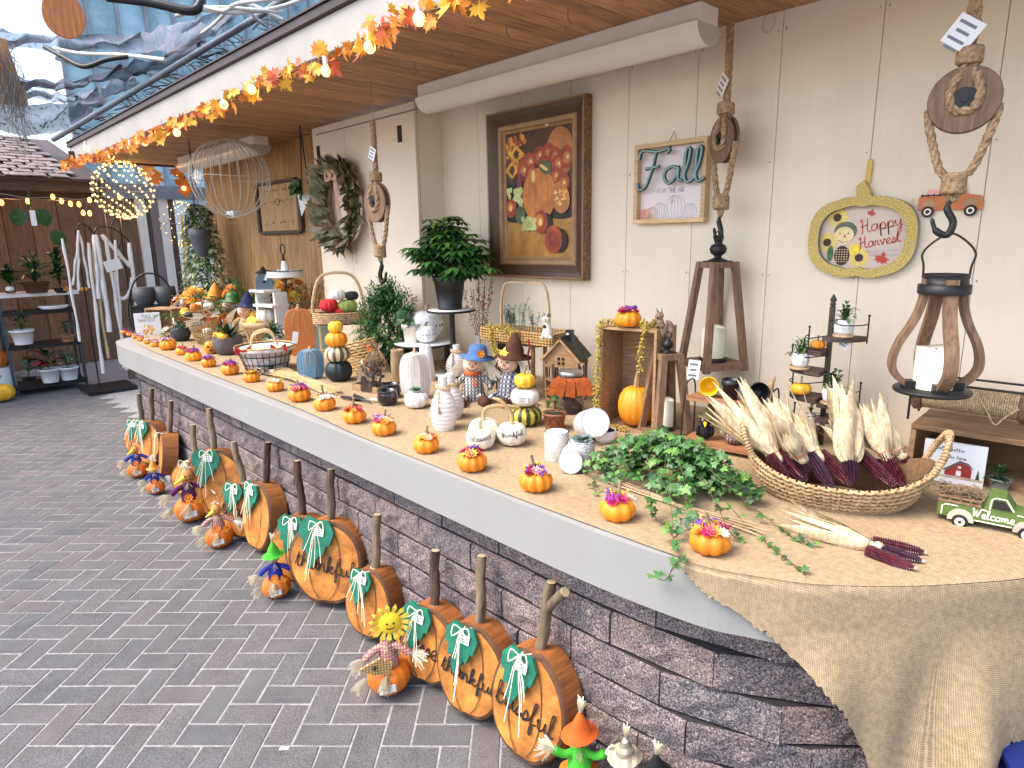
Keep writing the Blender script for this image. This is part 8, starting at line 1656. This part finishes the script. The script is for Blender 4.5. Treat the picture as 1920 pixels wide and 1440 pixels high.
# ======================= glasshouse above and behind =======================
gh=thing('glasshouse_wall','tall blue grey glasshouse wall rising behind the soffit roof','glasshouse',(-12.5,0,0));M_PANE=mat('blue_green_glazing',(.12,.25,.29),.25,.35,1.2,(.34,.5,.54),bump=.1,bs=4,rnd=.25);M_MUL=mat('grey_glazing_bar',(.25,.27,.3),.6,.2)
for i in range(17):
 y=2.55+i*.42
 for(za,zb)in((2.3,4.4),(4.42,6.4),(6.42,8.4)):m=MB();m.box((0,y+.2,(za+zb)/2),(.012,.39,zb-za));obj('pane',m,M_PANE,gh)
 m=MB();m.box((.03,y,5.3),(.06,.05,6.2));obj('glazing_bar',m,M_MUL,gh)
for z in(4.41,6.41):m=MB();m.box((.05,6.0,z),(.05,7.1,.05));obj('glazing_rail',m,M_MUL,gh)
# shade cloth, poles, cables
def sheet(pts_top,pts_bot,label,m_,nv=8,sag=.0):
 a,b=cr([onx(x,y,d)for x,y,d in pts_top],6),cr([onx(x,y,d)for x,y,d in pts_bot],6);k=min(len(a),len(b));vs=[]
 for i in range(k):
  for j in range(nv+1):u=j/nv;p=a[i].lerp(b[i],u);vs.append(p+Vector((.12*sin(u*9+i*.4),0,.05*sin(i*.9+u*7)+.03*sin(i*2.3)))*min(1,4*u*(1-u)+.25))
 m=MB();m.add(vs,[(i*(nv+1)+j,(i+1)*(nv+1)+j,(i+1)*(nv+1)+j+1,i*(nv+1)+j+1)for i in range(k-1)for j in range(nv)],0,True);o=obj('shade_cloth',m,m_);tag(o,label,'shade cloth','sagging shade cloths overhead')
def cloth_mat(name,c,al):
 m_,n,l,b=_nt(name,.9);tc=n.new('ShaderNodeTexCoord');z=_noise(n,l,tc.outputs['Object'],2.5,5,.7);l.new(_ramp(n,l,z,[(.35,tuple(x*.6 for x in c)),(.65,c)]),b.inputs['Base Color']);z2=_noise(n,l,tc.outputs['Object'],16,4,.75);l.new(_ramp(n,l,z2,[(.38,g(1)),(.46,g(al))]),b.inputs['Alpha']);return m_
M_SC1,M_SC2=cloth_mat('grey_shade_cloth',(.22,.23,.3),.62),cloth_mat('dark_shade_cloth',(.10,.11,.16),.8)
sheet([(-10,62,-9),(120,66,-8.5),(260,62,-7.5),(350,40,-6.5),(430,12,-6)],[(-10,88,-9),(120,90,-8.5),(260,98,-7.5),(340,92,-6.5),(440,40,-6)],'dusty grey shade cloth strip spanning the top left, uppermost one',M_SC1)
sheet([(20,148,-9.5),(120,156,-9),(220,128,-8),(300,108,-7.5),(380,60,-7)],[(20,160,-9.5),(120,164,-9),(220,146,-8),(300,128,-7.5),(380,85,-7)],'narrow rolled dark shade cloth strip, second from the top left',M_SC2,5)
sheet([(28,160,-10),(110,178,-9.8),(180,165,-9),(250,140,-8.5)],[(28,180,-10),(110,188,-9.8),(180,192,-9),(260,160,-8.5)],'grey torn shade cloth strip just above the lowest one',M_SC1,5)
sheet([(-10,196,-10.4),(60,196,-10.2),(130,192,-9.8),(200,180,-9.4)],[(-10,244,-10.4),(60,254,-10.2),(110,246,-9.8),(160,225,-9.4)],'lowest dark shade cloth strip sagging over the shed roof',M_SC2)
M_PIPE=mat('grey_steel_pipe',(.16,.19,.22),.5,.2,metal=.4);M_WC=mat('white_cable_sleeve',(.6,.6,.58),.5,.15,20)
def wire(pts,r,m_,name,label,cat,grp=None):
 c=cr([onx(x,y,d)for x,y,d in pts],6);m=MB();m.tube([p-c[0]for p in c],r,7);o=obj(name,m,m_,None,c[0]);tag(o,label,cat,grp)
wire([(100,262,-9.6),(250,172,-8),(390,88,-6.6),(470,40,-5.9),(560,-20,-5.2)],.03,M_PIPE,'steel_pipe','long slanting steel pipe of the overhead frame beside the soffit roof','pipe')
wire([(200,-6,-6),(280,4,-5.8),(362,20,-5.6),(380,-10,-5.6)],.035,M_BLACK,'black_pipe','thick black pipe crossing at the top left beside the cables','pipe')
wire([(84,88,-8),(120,108,-7.8),(158,125,-7.6),(200,112,-7.5),(240,106,-7.4)],.022,M_BLACK,'black_hose','sagging black hose below the upper shade cloth','hose')
wire([(100,90,-8.2),(150,100,-8),(230,103,-7.6),(310,112,-7)],.018,M_WC,'pale_pipe','pale thin pipe running below the upper shade cloth','pipe')
for i,pp_ in enumerate(([(375,18,-5.6),(440,24,-5.4),(520,14,-5.2),(600,-14,-5)],[(375,10,-5.6),(420,20,-5.4),(450,6,-5.3),(560,-6,-5)],[(330,30,-5.8),(400,14,-5.5),(470,18,-5.3),(530,22,-5.2)],[(440,-6,-5.4),(480,12,-5.3),(530,36,-5.2)],[(420,26,-5.5),(395,50,-6),(340,88,-6.8),(315,100,-7)],[(470,14,-5.4),(475,30,-5.4),(495,46,-5.5)])):wire(pp_,.014,M_WC,'cable','pale cable '+('running along the top edge','looping just below the top edge','crossing the black pipe end','dropping steeply to the roof edge','curving down along the steel pipe','bent short over the roof edge')[i],'cable','tangle of pale cables overhead')
m=MB();rt=random.Random(21)
for i in range(70):
 u=rt.random();A_=(110+400*u,262-232*u);d=-9.5+4.2*u;p=onx(A_[0]+rt.uniform(-8,8),A_[1]+rt.uniform(-8,6),d);q=onx(A_[0]+rt.uniform(20,75),A_[1]+rt.uniform(-14,14)+10,d+.3);m.tube(cr([p,p.lerp(q,.5)+Vector((0,0,rt.uniform(-.06,.06))),q],3),rt.uniform(.003,.008),4)
o=obj('vine_tangle',m,mat('dark_bare_vine',(.05,.05,.05),.9,.3));tag(o,'tangle of bare dark vines between the steel pipe and soffit roof','vines');o['kind']='stuff'
p=onx(120,30,-5.6);s=mpp(p);t=thing('paddle_blade','orange brown wooden paddle blade hanging at the top left','paddle',p,pi/2-.15);m=MB();m.ext([(34*s*sin(a)*(1+.12*cos(a)),-44*s*cos(a)+6*s)for a in[2*pi*i/28 for i in range(28)]],.02,0,bev=.05);obj('blade',m,woodm('varnished_paddle',(.34,.10,.03),(.52,.19,.06),'z',1),t);m=MB();m.cyl((0,.01,40*s),(0,.01,110*s),.014);obj('shaft',m,_M['varnished_paddle'],t)
p=onx(14,135,-6.6);s=mpp(p);t=thing('moss_board','orange board with grey hanging moss at the left edge','moss board',p,pi/2-.1);m=MB();m.ext([(-26*s,-58*s),(24*s,-58*s),(6*s,58*s),(-26*s,56*s)],.02);obj('board',m,M_OP if False else mat('orange_ply',(.5,.22,.08),.7,.2),t);m=MB()
for i in range(90):q=Vector((rt.uniform(-26,18)*s,-.02,rt.uniform(-50,55)*s));m.tube(cr([q,q+Vector((rt.uniform(-.05,.05),rt.uniform(-.03,0),-.08)),q+Vector((rt.uniform(-.05,.06),0,-.2)),q+Vector((rt.uniform(-.05,.08),0,-rt.uniform(.25,.5)))],3),.0022,3)
obj('spanish_moss',m,mat('grey_moss',(.25,.22,.19),.9),t)
# blue bins at the lower right
p=onz(1560,1452,0.06);m=MB();m.box((0,0,0),(.22,.12,.06),bev=.015);m.box((0,0,.033),(.16,.07,.004),0);o=obj('blue_bin_lid',m,mat('bright_blue_plastic',(.05,.25,.6),.35,.05),None,p+Vector((.02,.0,.0)),rot=(0,0,.3));tag(o,'blue plastic lid peeking up at the bottom edge beneath the burlap','plastic lid')
p=Vector((-.06,1.72,0));t=thing('blue_basket','dark blue slatted plastic basket under the hanging burlap at the right edge','basket',p+Vector((.06,.05,0)),.5);
for k in range(9):m=MB();m.box((0,0,.06+k*.045),(.3,.3,.022),bev=.004);obj('slat',m,mat('navy_plastic',(.01,.025,.16),.35,.1),t)
# ======================= log slice pumpkins on the paving =======================
M_LOG=mat('orange_painted_log',(.32,.105,.018),.6,.4,9,(.54,.21,.04),bump=.5,bs=30,rnd=.1);M_LOGE=mat('scorched_rim',(.10,.045,.02),.8,.3,30);M_BACKB=woodm('orange_bark_side',(.2,.065,.016),(.38,.13,.03),'y',1)
M_GW=mat('green_painted_wood',(.01,.12,.07),.55,.2,14,(.015,.19,.11))
LEAFW=[(-.5,.25),(-.3,.52),(.0,.45),(.3,.52),(.5,.25),(.45,-.1),(.42,-.15),(.36,-.12),(.3,-.42),(.22,-.38),(.12,-.62),(0,-.85),(-.12,-.62),(-.18,-.38),(-.3,-.4),(-.33,-.1),(-.42,-.12)]
def logp(px,py,W,Hh,label,txt=None,rz=.25,stem=.26,sd=(0,0),fork=False,leaf_=True,th=.10,dark=False,lean=-.16,leafx=-.1,dy=0):
 p=onz(px,py,0);p=(p*(1.24/p.y)if p.y>1.24 else p)+Vector((0,.02,0));t=thing('log_pumpkin',label,'wooden pumpkin',p+Vector((0,0,.012)),rz,'log slice pumpkins leaning on the block wall',lean);n=44;rq=random.Random(px);ph=rq.uniform(0,6)
 out=[(W/2*cos(a)*(1+.02*sin(3*a+ph)),Hh/2+Hh/2*sin(a)*(1-.05*math.exp(-((cos(a))/.18)**2)+.012*sin(5*a+ph)))for a in[2*pi*i/n for i in range(n)]]
 cx,cz=0,Hh/2;m=MB();sc=lambda k:[(x*k,cz+(z-cz)*k)for x,z in out];f0,f1,f2=sc(.90),sc(.965),out
 # face with pumpkin segments scored in relief
 rings=[0,.35,.7,.9];vs=[]
 for k in rings:
  for(x,z)in sc(max(k,.001)):gr=0
  for(x,z)in sc(max(k,.001)):u=x/(W/2);zz=(z-cz)/(Hh/2);xr=math.sqrt(max(0,1-zz*zz))+.05;v=abs(u)/xr;vs.append((x,-th/2-.004*(1-k)+.005*math.exp(-((v-.42)/.07)**2),z))
 for y_,ring in((-th/2+.004,f1),(-th/2+.012,f2),(th/2,f2)):
  for x,z in ring:vs.append((x,y_,z))
 R=len(rings)+3;fs=[];mi=[]
 m.add(vs,[(i*n+j,(i+1)*n+j,(i+1)*n+(j+1)%n,i*n+(j+1)%n)for i in range(len(rings)-1)for j in range(n)],0,True)
 m.add(vs,[(i*n+j,(i+1)*n+j,(i+1)*n+(j+1)%n,i*n+(j+1)%n)for i in(len(rings)-1,len(rings))for j in range(n)],1)
 i=R-2;m.add(vs,[(i*n+j,(i+1)*n+j,(i+1)*n+(j+1)%n,i*n+(j+1)%n)for j in range(n)],2);m.add([v for v in vs[-n:]],[tuple(range(n))],2);obj('log_slice',m,[M_LOG,M_LOGE,M_BACKB],t)
 m=MB()
 for sg in(-1,1):m.ribbon([(sg*W*.21*math.sqrt(max(0,1-zz*zz))*(1.0),-th/2-.0045,cz+Hh/2*zz*.88)for zz in[-.95+.19*i for i in range(11)]],.0038,(0,-1,0))
 obj('scorched_line',m,M_LOGE,t)
 m=MB();st=Vector((sd[0],sd[1],stem));z0=Vector((0,0,Hh*.93));r=.0165
 pts=[z0,z0+st*.35+Vector((.004,0,0)),z0+st*.7-Vector((.004,0,0)),z0+st];m.tube(cr(pts,4),[r*1.15+.0012*sin(i*2.1)for i in range(13)],10,0,cap=False)
 m.tube([z0+st,z0+st+Vector((0,0,.0015))],[r*.98,r*.95],10,1)
 if fork:m.tube(cr([z0+st*.6,z0+st*.8+Vector((.03,-.01,0)),z0+st*.98+Vector((.065,-.02,0))],4),r*.95,10,0,cap=False);m.tube([z0+st*.98+Vector((.065,-.02,0)),z0+st*.98+Vector((.068,-.021,.002))],r*.93,10,1)
 obj('stem',m,[mat('dark_bark',(.035,.018,.012),.9,.4,30,(.09,.05,.03),bump=1,bs=60,stretch=(1,1,.15))if dark else M_BARK,M_CUT],t)
 if leaf_:
  m=MB();k=W*.46;m.ext([(a*k,b*k)for a,b in LEAFW[::-1]],.012,0,TR((leafx*W,-th/2-.024,Hh*.80),-.05,.15));obj('wood_leaf',m,M_GW,t);price_tag(t,TR((leafx*W+k*.14,-th/2-.0275,Hh*.87),-.05,.1),.045,.032,3)
 m=MB();q0=Vector((leafx*W*.6,-th/2-.034,Hh*.97))
 for i in range(6):
  a=RU(-.04,.03);L=Hh*RU(.3,.75);m.ribbon(cr([q0+Vector((0,.02,.005)),q0+Vector((a*.4,-.008,-L*.2)),q0+Vector((a,-.006,-L*.6)),q0+Vector((a*1.5,-.012,-L))],3),.0028,(.2,-1,.2))
 for sg in(-1,1):m.ribbon(cr([q0,q0+Vector((sg*.03,-.006,.012)),q0+Vector((sg*.035,-.006,-.03)),q0],3),.004,(0,-1,.2));m.tube([z0+Vector((cos(a)*.019,sin(a)*.019,.01+sg*.004))for a in[2*pi*i/10 for i in range(10)]],.0022,4,closed=True)
 m.ribbon(cr([z0+Vector((.015,-.01,.005)),q0+Vector((0,0,.01))],2)if False else[z0+Vector((.012,-.018,.01)),q0],.004,(0,-1,.5));obj('raffia_bow',m,M_RAFFIA,t)
 if txt:m=MB();write(m,txt,TR((0.0,-th/2-.0075,Hh*.40),0,.12),W*.78/max(4.5,word(txt)[1]),.0058);obj('burnt_lettering',m,M_INK,t)
 return t
LP=[((985,1419),.30,.375,'log pumpkin with forked stem and burnt word blissful, nearest the camera','blissful',.12,.24,(.02,.0),True,False),((880,1336),.29,.34,'log pumpkin lettered thankful beside the blissful one, straight pale stem','thankful',.25,.25,(-.01,0),False,False),((797,1259),.29,.30,'log pumpkin lettered blessed with a dark brown stem','blessed',.25,.22,(-.01,.0),False,True),((690,1180),.24,.30,'log pumpkin behind the sunflower doll with thick pale stem',None,.35,.24,(.0,.0),False,False),((612,1133),.38,.40,'big round log pumpkin lettered thankful in the middle of the row','thankful',.55,.25,(0,0),False,False),((560,1080),.30,.34,'log pumpkin half hidden behind the big thankful one, dark stem',None,.6,.28,(-.03,0),False,True),((452,1012),.28,.32,'log pumpkin lettered thank with slanting ridged stem','thank',.55,.24,(-.07,0),False,False),((478,968),.30,.38,'plain log pumpkin with dark stem behind the thank lettered one',None,.1,.24,(0,0),False,True),((399,934),.36,.42,'big log pumpkin with green leaf directly behind the plum dressed turkey doll',None,.95,.27,(-.01,0),False,False),((352,872),.28,.26,'small log pumpkin with thin stem against the wall',None,.7,.24,(0,0),False,False),((306,879),.26,.33,'log pumpkin turned edge on so only its side shows',None,-.2,.24,(-.03,0),False,False),((276,852),.28,.34,'log pumpkin second from the far end with thick stem',None,.45,.26,(0,0),False,False),((257,826),.26,.30,'log pumpkin at the far end of the row',None,.6,.22,(-.02,0),False,False)]
for(xy,W,Hh,l,tx,rz,st,sdv,fk,dk)in LP:logp(*xy,W,Hh,l,tx,rz,st,sdv,fk,dark=dk,leaf_=('plain dark' not in l and 'small log' not in l and 'edge on' not in l)or 'half hidden' in l,th=.10)
# ======================= small doll pumpkins =======================
def dollp(px,py,w,label,kind,M1,M2,rz=0,cut=False):
 p=onz(px,py,0)if not cut else Vector((*cut,0));p=p*(1.08/p.y)if not cut else p;s=mpp(p);r=w*s/2;p=p+Vector((0,r*.6,0));t=thing('doll_pumpkin',label,'decorated pumpkin',p,face(p)+rz,'little pumpkins with straw dolls on the paving');H=r*1.5
 m=MB();pumpkin(m,r,H,12,.08);obj('pumpkin_body',m,M_ORANGE2,t);price_tag(t,TR((-r*.1,-r*1.0,H*.48),-.1,-.1),r*.75,r*.36,2)
 c=Vector((0,-r*.1,H*.95));u=r
 m=MB();m.tube(cr([c,c+Vector((0,0,u*.6)),c+Vector((0,0,u*1.2))],4),[u*.5]*4+[u*.4]*3+[u*.22]*2,12);[m.tube(cr([c+Vector((0,0,u*.95)),c+Vector((sg*u*.6,-.2*u,u*.85)),c+Vector((sg*u*1.0,-.3*u,u*(.55 if kind!='up' else 1.1)))],3),u*.17,8)for sg in(-1,1)];obj('shirt',m,M1,t)
 m=MB();[tuft(m,c+Vector((sg*u*1.0,-.3*u,u*(.55 if kind!='up' else 1.1))),(sg,-.2,-.4 if kind!='up' else.6),u*.8,34,.9,u*.07)for sg in(-1,1)];[tuft(m,c+Vector((sg*u*.45-u*.5,-u*.7,-.1*u)),(sg*.4-.8,-.6,-1),u*.75,34,.8,u*.07)for sg in(-1,1)];tuft(m,c+Vector((0,-u*.35,u*1.2)),(0,-.6,-1),u*.4,14,.9,u*.045);obj('straw_hands',m,M_RAFFIA,t)
 hd=c+Vector((0,-.05*u,u*1.55));m=MB()
 if kind=='sun':
  hd=hd+Vector((.2*u,0,.5*u))
  for k in range(15):a=2*pi*k/15;m.add([hd+Vector((cos(a+b)*rr*u,-y*u,sin(a+b)*rr*u))for rr,b,y in((.45,-.16,0),(.8,-.14,.1),(.98,0,.05),(.8,.14,.1),(.45,.16,0))],[(0,1,2,3,4)],1)
  m.sph(hd,u*.52,14,0,(1,.4,1))
 elif kind=='bird':m.sph(hd,u*.42,14,0,(.9,.9,1.1));m.cyl(hd+Vector((-.2*u,-.3*u,0)),hd+Vector((-.75*u,-.55*u,-.25*u)),u*.17,u*.05,8,1)
 else:m.sph(hd,u*.4,14,0,(1,.9,1));m.cyl(hd+Vector((0,-.34*u,0)),hd+Vector((0,-.55*u,-.02*u)),u*.07,.001,6,1)
 obj('head',m,[{'sun':mat('sun_yellow_felt',(.85,.6,.03),.9),'bird':mat('orange_fleece',(.6,.26,.07),.9)}.get(kind,M_FACE),M_YP if kind in('sun','bird')else M_OP],t);m=MB();yy=-.36*u if kind!='sun' else-.23*u
 [m.sph(hd+Vector((sg*u*.15,yy,u*.08)),u*.05,6)for sg in(-1,1)];m.tube([hd+Vector((u*.22*sin(a),yy+.01*u,-u*.06-u*.12*cos(a)))for a in[-1+.25*i for i in range(9)]],u*.022,4);obj('face_features',m,M_INK,t)
 if kind in('hat','up'):
  m=MB();m.lathe([(u*.75,u*.18),(u*.73,u*.22),(u*.42,u*.26),(u*.36,u*.6),(u*.22,u*.85),(u*.1,u*1.1),(1e-5,u*1.15)],16,c=hd,fn=lambda a,z:1+.12*sin(2*a));obj('hat',m,M2,t);m=MB();tuft(m,hd+Vector((0,0,u*1.05)),(.1,0,1),u*.7,34,.45,u*.05,droop=-.02);obj('straw_topknot',m,M_RAFFIA,t)
 else:m=MB();tuft(m,hd+Vector((0,0,u*.4)),(0,0,1),u*.4,24,1.2,u*.05);obj('straw_topknot',m,M_RAFFIA,t)if kind=='bird' else None
 m=MB()
 if kind=='sun':m.ext([(-.9*u,0),(0,u*.42),(.55*u,u*.1),(.4*u,-.4*u),(-.3*u,-.35*u)],u*.15,0,TR(c+Vector((-.35*u,-.75*u,u*.35))));m.sph(c+Vector((-.6*u,-.85*u,u*.42)),u*.1,8,1)
 else:flower(m,c+Vector((-.1*u,-.62*u,u*.3)),u*.3,1,d=Vector((0,-1,.3)));m.ext([(a*.4*u,b*.4*u)for a,b in MAPLE],.003,0,TR(c+Vector((.4*u,-.6*u,-.1*u))))
 obj('felt_patch',m,[check_mat('striped_tan_cloth',(.75,.5,.2),(.3,.12,.03),300)if kind=='sun' else M_OP,M_INK if kind=='sun' else M_OP],t);return t
M_GRF=mat('bright_green_felt',(.06,.42,.03),.9,.15,50);M_PL=check_mat('coral_plaid',(.75,.45,.38),(.5,.12,.08),300);M_NV=mat('royal_blue_felt',(.02,.03,.25),.9);M_PUR=mat('plum_felt',(.10,.015,.07),.9)
dollp(705,1233,82,'doll pumpkin with yellow sunflower face and striped patch','sun',M_PL,M_GRF)
dollp(497,1048,54,'doll pumpkin with green hatted scarecrow in blue overalls','hat',M_NV,M_GRF);dollp(393,988,50,'doll pumpkin with yellow beaked orange bird','bird',M_PL,M_OP)
dollp(338,944,60,'doll pumpkin with plum dressed turkey doll','bird',M_PUR,M_OP);dollp(275,868,32,'doll pumpkin with orange haired blue shirted doll beside the edge on log','hat',M_NV,M_OP);dollp(240,841,36,'doll pumpkin at the far end with blue shirt','bird',M_NV,M_OP)
dollp(0,0,92,'doll pumpkin with orange hat and green overalls at the bottom edge','up',M_GRF,mat('orange_felt_hat',(.62,.10,.01),.9,.15),cut=(-1.06,1.22))
dollp(0,0,84,'doll pumpkin in floral cloth cut by the bottom edge','hat',check_mat('floral_cloth',(.5,.35,.25),(.35,.05,.05),160),check_mat('pale_floral_cloth',(.6,.5,.4),(.35,.3,.2),120),cut=(-.93,1.27));
dollp(0,0,84,'pale faced witch doll pumpkin with wide black hat at the bottom edge','hat',M_BLACK,mat('black_felt',(.01,.01,.011),.95),cut=(-.84,1.29))
# litter
for i,(a,b)in enumerate(((533,1403),(695,1246))):p=onz(a,b,.0012);m=MB();m.box((0,0,0),(.03,.012,.0012));o=obj('paper_scrap',m,M_CARD,None,p,rot=(0,0,.9+i));tag(o,['white paper scrap lying on the pavers near the bottom edge','white paper scrap lying on the pavers beneath the sunflower doll'][i],'paper scrap')
